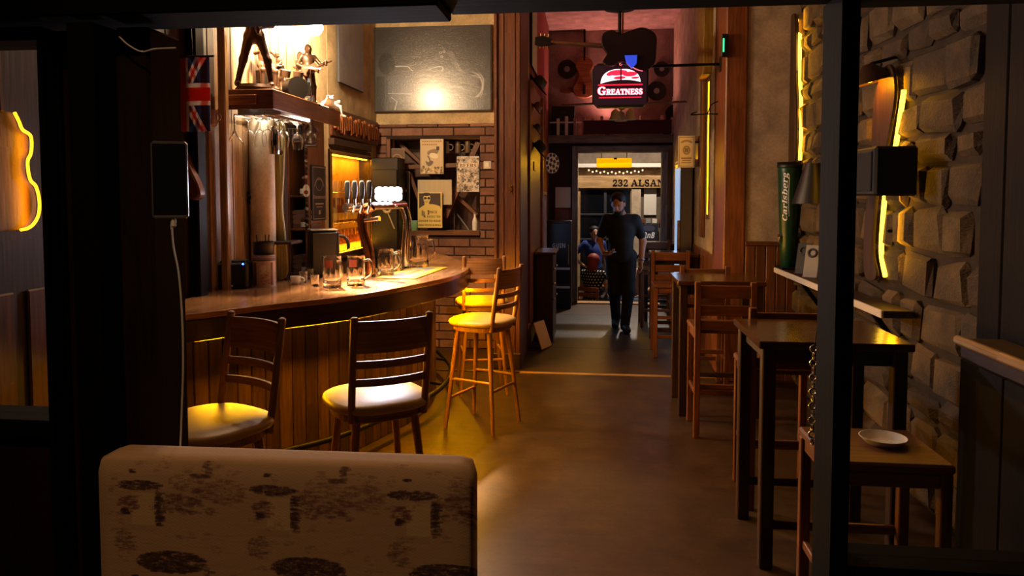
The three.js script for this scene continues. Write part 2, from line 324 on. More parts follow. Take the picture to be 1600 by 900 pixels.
  // left wall of the aisle, faced with upright boards as high as a man can reach
  const wl = struct('wall_aisle_left', span(X_AL - 0.15, X_AL, 0, H_CEIL, -D_BACK, -D_END), M.rust);
  for (let k = 0; k < 17; k++) obj('board', span(X_AL, X_AL + 0.026, 0.02, 2.95, -D_BACK - 0.02 - k * 0.088, -D_BACK - 0.1 - k * 0.088, 0.006), M.slat[k % 3], wl);
  struct('trim_2', span(X_AL, X_AL + 0.06, 0, 2.95, -9.52, -9.6, 0.01), M.orangeWood);

  // right wall: stone, up to the pillar
  const xr = X_R, wr = struct('wall_right', span(xr, xr + 0.2, 0, H_CEIL, -D_FRONT, -6.8), M.stoneJoint);
  seed(991);
  for (let y = 0.01; y < 3.5;) {
    const h = rnd(0.15, 0.27);
    for (let d = 3.75 - rnd(0.25); d < 6.8;) {
      const w = rnd(0.2, 0.46), e = Math.min(d + w, 6.79);
      if (e - d > 0.06) {
        const g = place(rough(cbox(rnd(0.07, 0.12), h - rnd(0.015, 0.035), e - d - rnd(0.012, 0.03), rnd(0.025, 0.04)), 0.011), [xr + 0.005, y + h / 2 + rnd(-0.01, 0.01), -(d + e) / 2], [rnd(-0.07, 0.07), rnd(-0.05, 0.05), rnd(-0.05, 0.05)]);
        obj('stone', g, M.stone[Math.floor(rnd(4))], wr);
      }
      d += w;
    }
    y += h;
  }
  const pr0 = struct('panelling_right', span(xr - 0.03, xr, 0, H_CEIL, -D_FRONT - 0.08, -3.6), M.blackWood);
  for (let k = 0; k < 9; k++) obj('board', span(xr - 0.05, xr - 0.03, 0.02, H_CEIL - 0.02, -1.8 - k * 0.2, -1.99 - k * 0.2, 0.006), M.blackWood, pr0);
  // right pillar: timber post, cream plaster, panelled foot
  const pr = struct('pillar_right', span(1.31, xr, 0, H_CEIL, -6.82, -7.35), M.cream);
  obj('timber_post', span(X_AR - 0.02, 1.34, 0, H_CEIL, -6.8, -7.35, 0.012), M.orangeWood, pr);
  for (let k = 0; k < 5; k++) obj('wainscot_board', span(1.345 + k * 0.09, 1.43 + k * 0.09, 0.02, 1.25, -6.82, -6.795, 0.005), M.slat[k % 3], pr);
  obj('cap_rail', span(1.34, xr, 1.25, 1.285, -6.82, -6.78), M.chairWood, pr);
  // right wall of the aisle
  const ar = struct('wall_aisle_right', span(X_AR, X_AR + 0.15, 0, H_CEIL, -7.35, -D_END), M.cream);
  struct('wall_right_return', span(X_AR, xr + 0.2, 0, H_CEIL, -7.35, -7.5), M.cream);
  for (let k = 0; k < 26; k++) obj('wainscot_board', span(X_AR - 0.02, X_AR, 0.02, 1.12, -7.37 - k * 0.09, -7.455 - k * 0.09, 0.005), M.slat[k % 3], ar);
  // timber strip framing the amber slot
  const t5 = struct('trim_3', span(X_AR - 0.05, X_AR, 1.25, 2.95, -8.06, -8.2, 0.008), M.midWood);
  struct('trim_4', span(X_AR - 0.012, X_AR, 1.1, H_CEIL, -7.5, -7.62, 0.008), M.cream);
  struct('trim_5', span(X_AR - 0.1, X_AR, 2.92, H_CEIL, -7.66, -8.1, 0.01), wood(0xa8802c, 0.5));

  // end wall with the street door; a ledge above it carries a balustrade
  const dx0 = -0.27, dx1 = 1.09, dh = 2.36;
  struct('wall_end', [span(X_AL, dx0 - 0.08, 0, 2.62, -D_END, -D_END - 0.2), span(dx1 + 0.08, X_AR, 0, 2.62, -D_END, -D_END - 0.2), span(dx0 - 0.08, dx1 + 0.08, dh + 0.1, 2.62, -D_END, -D_END - 0.2)], std(0x3c1618, { map: mottle, roughness: 0.8 }));
  struct('wall_end_upper', span(X_AL - 0.2, X_AR + 0.2, 2.55, H_CEIL, -D_END - 0.35, -D_END - 0.5), M.mauve);
  struct('ledge', span(X_AL, X_AR, 2.5, 2.62, -D_END + 0.12, -D_END - 0.35), wood(0x7c7468, 0.6));
  const dr = struct('door_1', [span(dx0 - 0.09, dx0, 0, dh + 0.1, -D_END + 0.05, -D_END - 0.22), span(dx1, dx1 + 0.1, 0, dh + 0.1, -D_END + 0.05, -D_END - 0.22), span(dx0, dx1, dh, dh + 0.1, -D_END + 0.05, -D_END - 0.22)], wood(0x8a867e, 0.55));
  obj('threshold', span(dx0, dx1, 0, 0.02, -D_END, -D_END - 0.22), M.paleWood, dr);
  struct('trim_6', span(dx1 - 0.1, dx1 + 0.005, 0.02, dh, -D_END + 0.12, -D_END + 0.05, 0.012), wood(0x8c98a8, 0.5));
}
{
  // ---------------- shop front: beam, posts, folded leaf, panes
  const d = D_FRONT, z0 = -d + 0.06, z1 = -d - 0.06, X = px => P(px, 305, { d }).x, Y = py => P(800, py, { d }).y;
  struct('wall_front', [span(-3.6, 3.6, 2.32, H_CEIL + 0.15, z0 - 0.02, z1), span(-3.6, -2.2, 0, 2.32, z0 - 0.02, z1), span(2.2, 3.6, 0, 2.32, z0 - 0.02, z1)], std(0x1c1a1a, { map: mottle, roughness: 0.8 }));
  struct('trim_7', span(-2.2, X(699), Y(22), 2.34, z0 + 0.04, z1), M.frameBlack);
  struct('trim_8', span(X(699), 2.2, Y(11), 2.34, z0 + 0.04, z1), M.frameBlack);
  // right post
  struct('trim_9', span(0.51, 0.547, 0, Y(11), z0 + 0.02, z1, 0.006), M.frameBlack);
  // window right of the post: sill panel, rails and a pane
  const w1 = struct('window_1', [span(0.547, 2.2, Y(870), Y(838), z0, z1), span(0.547, 2.2, Y(18), Y(11), z0, z1), span(2.1, 2.2, Y(838), Y(18), z0, z1)], M.frameBlack);
  obj('pane', span(0.547, 2.1, Y(838), Y(18), -d - 0.004, -d + 0.004, 0.0005), M.pane, w1);
  struct('wall_front_sill', span(0.547, 2.2, 0, Y(870), z0 - 0.02, z1), M.frameBlack);
  // left: brown inner post, two folded black leaves, then a pane
  struct('trim_10', span(X(196), -1.0626, 0, Y(30), z0 - 0.03, z1 - 0.05, 0.008), M.frameBrown);
  const XL = P(63, 305, { d: 1.64 }).x;
  const leaf = struct('door_2', [span(XL, X(100), 0, Y(30), z0, z1), span(X(150), X(190), 0, Y(30), z0 + 0.03, z1)], M.frameBlack);
  obj('leaf_panel', span(X(100), X(150), 0, Y(30), -d + 0.01, -d - 0.02), M.frameBrown, leaf);
  obj('edge_bead', [span(X(104), X(109), 0.1, Y(50), -d + 0.025, -d + 0.01), span(X(141), X(146), 0.1, Y(50), -d + 0.025, -d + 0.01)], M.frameBlack, leaf);
  const w2 = struct('window_2', [span(-2.2, XL, Y(700), Y(672), z0, z1), span(-2.2, XL, Y(52), Y(30), z0, z1)], M.frameBlack);
  obj('pane', span(-2.2, XL, Y(672), Y(52), -d - 0.004, -d + 0.004, 0.0005), M.pane, w2);
  struct('wall_front_left', span(-2.2, XL, 0, Y(700), z0 - 0.02, z1), M.frameBrown);
}

// ================================================================== LAMPS OF THE BAR
function spotlamp(at, to, k, label, withSpot = true) {
  const a = V(...at), b = V(...to), dir = b.clone().sub(a).normalize();
  const t = thing('spotlight', label, 'spotlight', at, 0, 'spotlights over the back bar');
  const q = new THREE.Quaternion().setFromUnitVectors(V(0, -1, 0), dir);
  const add = (n, g, m) => obj(n, g.applyQuaternion(q), m, t);
  add('reflector', lathe([[0.02, 0.12], [0.045, 0.11], [0.052, 0.07], [0.048, 0.07], [0.04, 0.1], [0.015, 0.11]]), M.iron);
  add('bulb', ball(0.07, [0, 0.01, 0]), glow(WARM, 110));
  obj('stem', taper(V(0, 0.1, 0), V(-0.1, 0.25, 0), 0.012, 0.012), M.iron, t);
  obj('ceiling_rod', taper(V(-0.1, 0.25, 0), V(-0.1, H_CEIL - at[1], 0), 0.01, 0.01), M.iron, t);
  return t;
}
const L1 = P(491, 44, { d: 5.75 }), L2 = V(-2.12, 3.02, -4.75);
spotlamp(L1.toArray(), [-1.9, 1.1, -5.3], 1, 'glaring round spotlight over the end of the figurine shelf');
spotL(WARM, POW.spot, L1.toArray(), [-1.66, 1.1, -4.85], 0.23, 1, 2.5);
point(WARM, 9, L1.toArray(), 3);
spotlamp(L2.toArray(), [-2.3, 2.3, -5.0], 1, 'spotlight hidden by the beam, above the standing bronze figure');
spotL(WARM, POW.spotB, L2.toArray(), [-2.3, 2.3, -5.0], 1.0, 0.9, 2.5);

// ================================================================== THE BAR
// front edge of the counter, traced along its rim, as [x, d]
const edgePts = [[287, 491], [423, 475], [552, 461], [658, 442], [714, 429], [733, 418], [730, 411], [712, 404]].map(([a, b]) => { const p = P(a, b, { y: 1.1 }); return [p.x, -p.z]; });
const H_BAR = 1.1;
{
  const first = edgePts[0], last = edgePts[edgePts.length - 1];
  const outer = [[-2.3, first[1] - 0.18], ...edgePts, [last[0] - 0.2, 7.3], [last[0] - 0.32, 7.45]].map(p => V(p[0], 0, -p[1]));
  const oc = new THREE.CatmullRomCurve3(outer, false, 'centripetal'), N = 64, op = oc.getSpacedPoints(N);
  const inset = (k, pts = op) => pts.map((p, i) => { const a = pts[Math.max(0, i - 1)], b = pts[Math.min(pts.length - 1, i + 1)], t = b.clone().sub(a).normalize(); return V(p.x - (-t.z) * k, 0, p.z - t.x * k); });
  // counter slab: front rim then the inner edge back
  const innerCtl = [[-1.78, 7.45], [-1.72, 6.6], [-1.78, 5.9], [-1.95, 5.35], [-2.2, 4.95], [-2.36, 4.7], [-2.38, 4.2]];
  const ic = new THREE.CatmullRomCurve3(innerCtl.map(p => V(p[0], 0, -p[1])), false, 'centripetal').getPoints(40);
  // (x, d) shape turned to (x, 0, -d): rotate -90 about x
  const slab2 = (out, inn, h, bev, y) => {
    const s = new THREE.Shape([...out, ...inn].map(p => new THREE.Vector2(p.x, -p.z)));
    const g = flat(new THREE.ExtrudeGeometry(s, { depth: h - 2 * bev, bevelEnabled: bev > 0, bevelSize: bev, bevelThickness: bev, bevelSegments: 3, bevelOffset: -bev }));
    g.rotateX(-Math.PI / 2); g.translate(0, y + bev, 0);
    return g;
  };
  const counter = thing('bar_counter', 'curved wooden bar counter with glossy top and vertical plank front', 'bar counter');
  obj('counter_top', boxUV(slab2(op, ic, 0.035, 0.008, H_BAR - 0.035), 1), M.counter, counter);
  // thick dark edge below the top
  const rimO = inset(0.006), rimI = inset(0.075);
  obj('counter_edge', boxUV(slab2(rimO, rimI.slice().reverse(), 0.115, 0.006, H_BAR - 0.15), 1), M.counterEdge, counter);
  obj('underside', boxUV(slab2(inset(0.07), ic, 0.02, 0, H_BAR - 0.056), 1), M.darkWood, counter);
  // plank front
  const base = inset(0.3);
  const bl = new THREE.CatmullRomCurve3(base.filter((p, i) => i % 3 === 0 && p.x > X_L + 0.05), false, 'centripetal'), len = bl.getLength(), n = Math.floor(len / 0.085);
  const bp = bl.getSpacedPoints(n);
  for (let i = 0; i < n; i++) {
    const a = bp[i], b = bp[i + 1], c = a.clone().add(b).multiplyScalar(0.5), ang = Math.atan2(b.z - a.z, b.x - a.x);
    obj('plank', box(a.distanceTo(b) - 0.004, H_BAR - 0.16, 0.022, [c.x, (H_BAR - 0.16) / 2, c.z], [0, -ang, 0], 0.005), M.frontPlank[i % 3], counter);
  }
  const behind = bp.map((p, i) => { const a = bp[Math.max(0, i - 1)], b = bp[Math.min(n, i + 1)], t = b.clone().sub(a).normalize(); return V(p.x + t.z * 0.02, 0, p.z - t.x * 0.02); });
  const bg = []; for (let i = 0; i < n; i++) { const a = behind[i], b = behind[i + 1], c = a.clone().add(b).multiplyScalar(0.5); bg.push(box(a.distanceTo(b) + 0.005, H_BAR - 0.08, 0.02, [c.x, (H_BAR - 0.08) / 2, c.z], [0, -Math.atan2(b.z - a.z, b.x - a.x), 0])); }
  obj('carcass', bg, M.blackWood, counter);
  // brass foot rail and its brackets
  const fr = new THREE.CatmullRomCurve3(inset(0.16).filter((p, i) => i % 4 === 0 && i < 58 && p.x > X_L + 0.1), false, 'centripetal').getPoints(40).map(p => V(p.x, 0.2, p.z));
  obj('foot_rail', tube(fr, 0.02, 60), M.iron, counter);
  for (const i of [6, 16, 26, 36]) obj('rail_bracket', taper(fr[i], V(fr[i].x - 0.12, 0.2, fr[i].z - 0.05), 0.012, 0.012), M.iron, counter);
  // amber LED strip beneath the overhang, just inside the rim
  const sp = inset(0.045);
  const strip = thing('led_strip', 'amber light strip hidden under the curved bar edge', 'light strip');
  const pts = inset(0.084).filter((p, i) => i > 3 && i < 61).map(p => V(p.x, H_BAR - 0.14, p.z));
  obj('diffuser', tube(pts, 0.006, 80, 6), glow(AMBER, 7), strip);
  for (let i = 5; i < 60; i += 6) {
    const p = sp[i], q = sp[Math.min(60, i + 6)], m = p.clone().add(q).multiplyScalar(0.5), tn = q.clone().sub(p).normalize();
    area(AMBER, POW.under, p.distanceTo(q), 0.03, [m.x, H_BAR - 0.17, m.z], [m.x - tn.z * 0.8, H_BAR - 1.0, m.z + tn.x * 0.8]);
  }
}

// ---------------- bar stools with padded seat and ladder back
function makeStool() {
  const t = thing('bar_stool', '', 'bar stool', [0, 0, 0], 0, 'padded bar stools along the counter');
  const hS = 0.8, se = (r, n = 40) => Array.from({ length: n }, (_, i) => { const a = i / n * Math.PI * 2, c = Math.cos(a), s = Math.sin(a), e = 0.72; return [r * Math.sign(c) * Math.abs(c) ** e, r * Math.sign(s) * Math.abs(s) ** e]; });
  // pad: stacked rings
  const rings = [[0.19, -0.03], [0.212, -0.028], [0.226, -0.018], [0.231, 0], [0.226, 0.018], [0.21, 0.03], [0.16, 0.04], [0.08, 0.045], [0.001, 0.046]];
  const pos = [], idx = [], n = 40; rings.forEach(([r, y]) => se(r, n).forEach(p => pos.push(p[0], hS - 0.02 + y * 0.75, p[1])));
  for (let j = 0; j < rings.length - 1; j++) for (let i = 0; i < n; i++) { const a = j * n + i, b = j * n + (i + 1) % n, c = a + n, d = b + n; idx.push(a, c, b, b, c, d); }
  const g = new THREE.BufferGeometry(); g.setAttribute('position', new THREE.Float32BufferAttribute(pos, 3)); g.setIndex(idx); g.computeVertexNormals();
  g.setAttribute('uv', new THREE.Float32BufferAttribute(pos.filter((_, i) => i % 3 !== 1), 2));
  obj('seat_pad', g, M.yellowPad, t);
  const fg = extr(smoothShape(se(0.195, 16), 40), 0.03, 0.004); fg.rotateX(-Math.PI / 2); fg.translate(0, hS - 0.075, 0); obj('seat_frame', boxUV(fg), M.stoolWood, t);
  const feet = [[-1, 1], [1, 1], [-1, -1], [1, -1]], top = (x, z) => V(x * 0.13, hS - 0.05, z * 0.13), bot = (x, z) => V(x * 0.2, 0, z * 0.2);
  const at = (x, z, y) => top(x, z).lerp(bot(x, z), 1 - y / (hS - 0.05));
  for (const [x, z] of feet) obj('leg', boxUV(taper(bot(x, z), top(x, z), 0.013, 0.019, 12)), M.stoolWood, t);
  for (const [a, b, y] of [[[-1, 1], [1, 1], 0.22], [[-1, -1], [1, -1], 0.3], [[-1, 1], [-1, -1], 0.36], [[1, 1], [1, -1], 0.36]]) obj('stretcher', boxUV(taper(at(...a, y), at(...b, y), 0.011, 0.011, 10)), M.stoolWood, t);
  // back at -z: posts lean a little, slats curve
  const post = s => [V(s * 0.165, hS - 0.07, -0.165), V(s * 0.168, hS + 0.12, -0.195), V(s * 0.168, hS + 0.385, -0.235)];
  for (const s of [-1, 1]) { const bp = obj('back_post', boxUV(tube(post(s), 0.0165, 12, 10)), M.stoolWood, t); obj('post_cap', ball(0.0168, [s * 0.168, hS + 0.385, -0.235], 1, 0.6, 1), M.stoolWood, bp); }
  const slat = (y, h) => {
    const N = 10, ps = [], ix = [], th = 0.007, zc = -0.19 - (y - hS - 0.1) * 0.15;
    for (let i = 0; i <= N; i++) { const u = i / N * 2 - 1, x = u * 0.168, z = zc - (1 - u * u) * 0.035; for (const [yy, dz] of [[-h / 2, th], [h / 2, th], [h / 2, -th], [-h / 2, -th]]) ps.push(x, y + yy, z + dz); }
    for (let i = 0; i < N; i++) for (let k = 0; k < 4; k++) { const a = i * 4 + k, b = i * 4 + (k + 1) % 4, c = a + 4, d = b + 4; ix.push(a, b, c, b, d, c); }
    ix.push(0, 2, 1, 0, 3, 2); const o = N * 4; ix.push(o, o + 1, o + 2, o, o + 2, o + 3);
    const q = new THREE.BufferGeometry(); q.setAttribute('position', new THREE.Float32BufferAttribute(ps, 3)); q.setIndex(ix.reverse());
    const f = q.toNonIndexed(); f.computeVertexNormals(); return boxUV(f);
  };
  obj('top_slat', slat(hS + 0.305, 0.135), M.stoolWood, t);
  obj('back_slat', slat(hS + 0.185, 0.032), M.stoolWood, t);
  obj('back_slat', slat(hS + 0.105, 0.032), M.stoolWood, t);
  return t;
}
{
  const s = makeStool();
  // facing (fx, fd) in plan: local +z looks that way
  const put = (o, x, d, fx, fd) => { o.position.set(x, 0, -d); o.rotation.y = Math.atan2(fx, -fd); };
  put(s, -0.99, 3.23, -0.58, 0.82); s.userData.label = 'bar stool with its curved back turned outward, beside the fabric bench';
  const b = dup(s, [0, 0, 0], 0, 'bar stool half hidden behind the brown door post'); put(b, -1.54, 2.76, -0.45, 0.89);
  const c = dup(s, [0, 0, 0], 0, 'whole bar stool standing clear of the counter end, facing left'); put(c, -0.82, 5.33, -0.93, -0.37);
  const e = dup(s, [0, 0, 0], 0, 'bar stool against the brick wall, seat under the counter end'); put(e, -0.98, 6.3, -0.25, -0.95);
}

// ---------------- right-hand tables and chairs
function makeTable() {
  const t = thing('bar_table', '', 'table', [0, 0, 0], 0, 'tall wooden tables along the right wall'), W = 0.66, D = 0.62, H = 1.05;
  obj('table_top', box(W, 0.035, D, [0, H - 0.0175, 0], undefined, 0.005), M.tableTop, t);
  for (const z of [-1, 1]) obj('apron', box(W - 0.16, 0.075, 0.022, [0, H - 0.0725, z * (D / 2 - 0.06)]), M.tableWood, t);
  for (const x of [-1, 1]) obj('apron', box(0.022, 0.075, D - 0.16, [x * (W / 2 - 0.06), H - 0.0725, 0]), M.tableWood, t);
  for (const x of [-1, 1]) for (const z of [-1, 1]) obj('leg', box(0.06, H - 0.035, 0.06, [x * (W / 2 - 0.05), (H - 0.035) / 2, z * (D / 2 - 0.05)], undefined, 0.005), M.tableWood, t);
  for (const z of [-1, 1]) obj('stretcher', box(W - 0.16, 0.04, 0.025, [0, 0.2, z * (D / 2 - 0.05)]), M.tableWood, t);
  return t;
}
function makeChair(name, back) {
  const t = thing(name, '', back ? 'chair' : 'stool', [0, 0, 0], 0, back ? 'tall wooden chairs at the right-hand tables' : undefined), W = 0.42, D = 0.4, H = 0.77, m = M.chairWood;
  obj('seat', box(W, 0.035, D, [0, H - 0.018, 0], undefined, 0.008), M.midWood, t);
  for (const x of [-1, 1]) {
    obj('leg', box(0.04, H - 0.036, 0.04, [x * (W / 2 - 0.025), (H - 0.036) / 2, D / 2 - 0.025]), m, t);
    obj('leg', box(0.04, back ? 1.1 : H - 0.036, 0.04, [x * (W / 2 - 0.022), (back ? 1.1 : H - 0.036) / 2, -D / 2 + (back ? -0.022 : 0.022)]), m, t);
  }
  for (const x of [-1, 1]) { obj('stretcher', box(0.022, 0.035, D - 0.06, [x * (W / 2 - 0.025), 0.3, 0]), m, t); obj('side_rail', box(0.022, 0.05, D - 0.07, [x * (W / 2 - 0.025), H - 0.065, 0]), m, t); }
  obj('stretcher', box(W - 0.08, 0.035, 0.022, [0, 0.22, D / 2 - 0.025]), m, t);
  obj('stretcher', box(W - 0.08, 0.035, 0.022, [0, 0.36, -D / 2 + 0.0]), m, t);
  obj('front_rail', box(W - 0.09, 0.05, 0.022, [0, H - 0.065, D / 2 - 0.025]), m, t);
  if (back) { obj('back_slat', box(W - 0.08, 0.09, 0.02, [0, 1.03, -D / 2 - 0.022]), m, t); obj('back_slat', box(W - 0.08, 0.075, 0.02, [0, 0.9, -D / 2 - 0.022]), m, t); obj('back_slat', box(W - 0.08, 0.06, 0.02, [0, 0.8, -D / 2 - 0.022]), m, t); }
  return t;
}
{
  const tb = makeTable(), put = (o, x, d, turn = 0) => { o.position.set(x, 0, -d); o.rotation.y = turn; };
  put(tb, 1.06, 3.66); tb.userData.label = 'dark table in front of the black post with amber reflections on top';
  const t2 = dup(tb, [0, 0, 0], 0, 'table before the timber pillar, with a blue and an amber glint on top'); put(t2, 0.955, 5.98);
  const t3 = dup(tb, [0, 0, 0], 0, 'third table along the right wall, past the timber pillar'); put(t3, 0.88, 8.52); t3.scale.x = 0.76;
  const t4 = dup(tb, [0, 0, 0], 0, 'last table, by the street door frame'); put(t4, 0.9, 10.28); t4.scale.x = 0.76;
  const c1 = makeChair('bar_chair', true); put(c1, 0.9, 5.42, Math.PI); c1.userData.label = 'wooden high chair tucked into the table before the timber pillar, back to the street front';
  const D = (l, x, d, turn) => put(dup(c1, [0, 0, 0], 0, l), x, d, turn);
  D('high chair facing the dark table by the black post, set behind it', 1.03, 4.25, 0);
  D('high chair between the second table and the third table', 0.82, 7.94, Math.PI);
  D('high chair behind the table with the blue glint', 0.93, 6.6, 0);
  D('high chair between the third table and the last table', 0.79, 9.72, Math.PI);
  const st = makeChair('wooden_stool', false); put(st, 1.03, 2.84, 0); st.userData.label = 'square wooden stool without a back at the dark table';
}

// ---------------- bench at the shop front
{
  const pr = print(1024, 512, (x, w, h) => {
    x.fillStyle = '#b08f6a'; x.fillRect(0, 0, w, h); seed(31);
    for (let i = 0; i < 2600; i++) { x.fillStyle = `rgba(${rnd(70, 210) | 0},${rnd(60, 170) | 0},${rnd(55, 150) | 0},${rnd(0.02, 0.09)})`; x.fillRect(rnd(w), rnd(h), rnd(6, 90), rnd(1, 5)); }
    const blot = (cx, cy, rx, ry, n, c, a) => { for (let i = 0; i < n; i++) { const an = rnd(6.283), r = Math.sqrt(rnd()); x.fillStyle = `rgba(${c},${rnd(a * 0.4, a)})`; x.fillRect(cx + Math.cos(an) * rx * r, cy + Math.sin(an) * ry * r, rnd(4, 22), rnd(2, 7)); } };
    const unit = (ox, oy) => {
      blot(ox + 60, oy + 60, 62, 13, 170, '62,36,34', 0.5); blot(ox + 118, oy + 120, 8, 50, 110, '58,34,32', 0.55);     // stencilled bar and stroke
      x.fillStyle = 'rgba(205,172,120,.5)'; x.fillRect(ox + 50, oy + 82, 62, 86); blot(ox + 30, oy + 112, 26, 22, 70, '90,52,46', 0.45); blot(ox + 22, oy + 130, 5, 10, 18, '50,26,26', 0.6);
      for (let i = 0; i < 40; i++) blot(ox + rnd(130, 262), oy + rnd(60, 130), 14, 8, 8, '84,46,42', 0.3); blot(ox + 196, oy + 46, 44, 30, 80, '120,84,66', 0.35); blot(ox + 250, oy + 8, 8, 26, 40, '80,50,44', 0.45); blot(ox + 232, oy + 28, 22, 6, 30, '80,50,44', 0.45);
      blot(ox + 44, oy + 20, 5, 5, 10, '58,30,30', 0.6);
      blot(ox + 300, oy + 70, 60, 34, 200, '110,66,56', 0.3); for (let i = 0; i < 26; i++) blot(ox + rnd(-20, 340), oy + rnd(-30, 250), rnd(8, 26), rnd(6, 16), 9, '104,66,56', 0.22);
      blot(ox + 20, oy + 215, 26, 32, 90, '92,60,52', 0.32); blot(ox + 150, oy + 266, 96, 30, 700, '54,32,32', 0.5);
      x.strokeStyle = 'rgba(120,90,60,.4)'; for (let i = 0; i < 6; i++) { x.beginPath(); x.moveTo(ox + 20, oy + 170 + i * 3); x.lineTo(ox + 110, oy + 172 + i * 3); x.stroke(); }
    };
    for (let k = 0; k < 3; k++) for (let r = 0; r < 2; r++) unit(k * 372 + 60, r * 290 + 50);
  });
  const a = P(172, 706, { d: 1.56 }), b = P(742, 714, { d: 1.56 }), w = b.x - a.x, top = (a.y + b.y) / 2, turn = 0.02;
  const t = thing('bench', 'high-backed bench upholstered in faded printed fabric, by the bar entrance', 'bench', [(a.x + b.x) / 2, 0, -1.56], turn);
  const fab = std(0xffffff, { map: pr, roughness: 0.9, bumpMap: cloth, bumpScale: 0.0006 });
  const padg = (ww, hh, dd, r, at, rot) => { // rounded pad with planar uv
    const g = new THREE.BoxGeometry(ww, hh, dd, 24, 16, 8), p = g.attributes.position, H = [ww / 2 - r, hh / 2 - r, dd / 2 - r];
    for (let i = 0; i < p.count; i++) { const v = [p.getX(i), p.getY(i), p.getZ(i)], c = v.map((q, k) => Math.max(-H[k], Math.min(H[k], q))), e = v.map((q, k) => q - c[k]), L = Math.hypot(...e) || 1; if (L > r) v.forEach((_, k) => { v[k] = c[k] + e[k] / L * r; }); p.setXYZ(i, ...v); }
    const m = mergeVertices((g.deleteAttribute('normal'), g.deleteAttribute('uv'), g)); m.computeVertexNormals();
    const uv = new Float32Array(m.attributes.position.count * 2); for (let i = 0; i < uv.length / 2; i++) { uv[2 * i] = m.attributes.position.getX(i) / w + 0.5; uv[2 * i + 1] = 1 + (m.attributes.position.getY(i) - m.attributes.position.getZ(i) * 0.6 - hh / 2) / (w * 0.5); }
    m.setAttribute('uv', new THREE.BufferAttribute(uv, 2)); return place(m, at, rot);
  };
  obj('backrest', padg(w, 0.62, 0.11, 0.03, [0, top - 0.31, 0]), fab, t);
  obj('seat_cushion', padg(w, 0.14, 0.5, 0.035, [0, 0.45, 0.28]), fab, t);
  obj('frame', [box(w - 0.02, 0.1, 0.52, [0, 0.33, 0.26]), box(w - 0.02, 0.3, 0.05, [0, 0.42, -0.02])], M.darkWood, t);
  for (const x of [-1, 1]) for (const z of [0.0, 0.47]) obj('leg', box(0.05, 0.28, 0.05, [x * (w / 2 - 0.05), 0.14, z]), M.darkWood, t);
}

// ================================================================== FIGURES (shared builder)
// joints in metres for a 1.75 m figure facing +z; opt gives the pose
function figureBones(o = {}) {
  const J = {
    head: [0, 1.6, 0.03], neck: [0, 1.45, 0], chest: [0, 1.27, 0], waist: [0, 1.08, 0.01], hip: [0, 0.95, 0],
    shL: [0.185, 1.405, -0.01], elL: [0.25, 1.12, -0.02], haL: [0.25, 0.87, 0.06], shR: [-0.185, 1.405, -0.01], elR: [-0.25, 1.12, -0.02], haR: [-0.25, 0.87, 0.06],
    hpL: [0.09, 0.93, 0], knL: [0.1, 0.5, 0.03], anL: [0.1, 0.09, 0], hpR: [-0.09, 0.93, 0], knR: [-0.1, 0.5, 0.03], anR: [-0.1, 0.09, 0], ...o
  };
  const toe = (a, dir = [0, 0, 1]) => [a[0] + dir[0] * 0.15, a[1] - 0.05, a[2] + dir[2] * 0.15];
  J.toL = o.toL || toe(J.anL); J.toR = o.toR || toe(J.anR);
  const torso = [{ e: [0.165, 0.2, 0.11], c: J.chest }, [J.chest, J.waist, 0.13, 0.125], [J.waist, J.hip, 0.128, 0.135], [[J.shL[0] * 0.75, J.shL[1] - 0.02, J.shL[2]], [J.shR[0] * 0.75, J.shR[1] - 0.02, J.shR[2]], 0.068, 0.068], { e: [0.155, 0.11, 0.115], c: J.hip }];
  const armU = [[J.shL, J.elL, 0.05, 0.043], [J.shR, J.elR, 0.05, 0.043]], armF = [[J.elL, J.haL, 0.042, 0.028], [J.elR, J.haR, 0.042, 0.028]];
  const legs = [[J.hpL, J.knL, 0.088, 0.06], [J.knL, J.anL, 0.06, 0.04], [J.hpR, J.knR, 0.088, 0.06], [J.knR, J.anR, 0.06, 0.04]];
  const feet = [[[J.anL[0], J.anL[1] - 0.035, J.anL[2] - 0.03], J.toL, 0.045, 0.034], [[J.anR[0], J.anR[1] - 0.035, J.anR[2] - 0.03], J.toR, 0.045, 0.034]];
  const h = J.head, headB = [{ e: [0.076, 0.108, 0.094], c: [h[0], h[1] + 0.03, h[2]] }, { e: [0.058, 0.07, 0.07], c: [h[0], h[1] - 0.055, h[2] + 0.022] }, [J.neck, [h[0], h[1] - 0.05, h[2] - 0.015], 0.056, 0.05],
    { e: [0.013, 0.024, 0.022], c: [h[0], h[1] - 0.012, h[2] + 0.098] }, { e: [0.014, 0.03, 0.02], c: [h[0] - 0.078, h[1] + 0.005, h[2]] }, { e: [0.014, 0.03, 0.02], c: [h[0] + 0.078, h[1] + 0.005, h[2]] }];
  return { J, torso, armU, armF, legs, feet, headB };
}
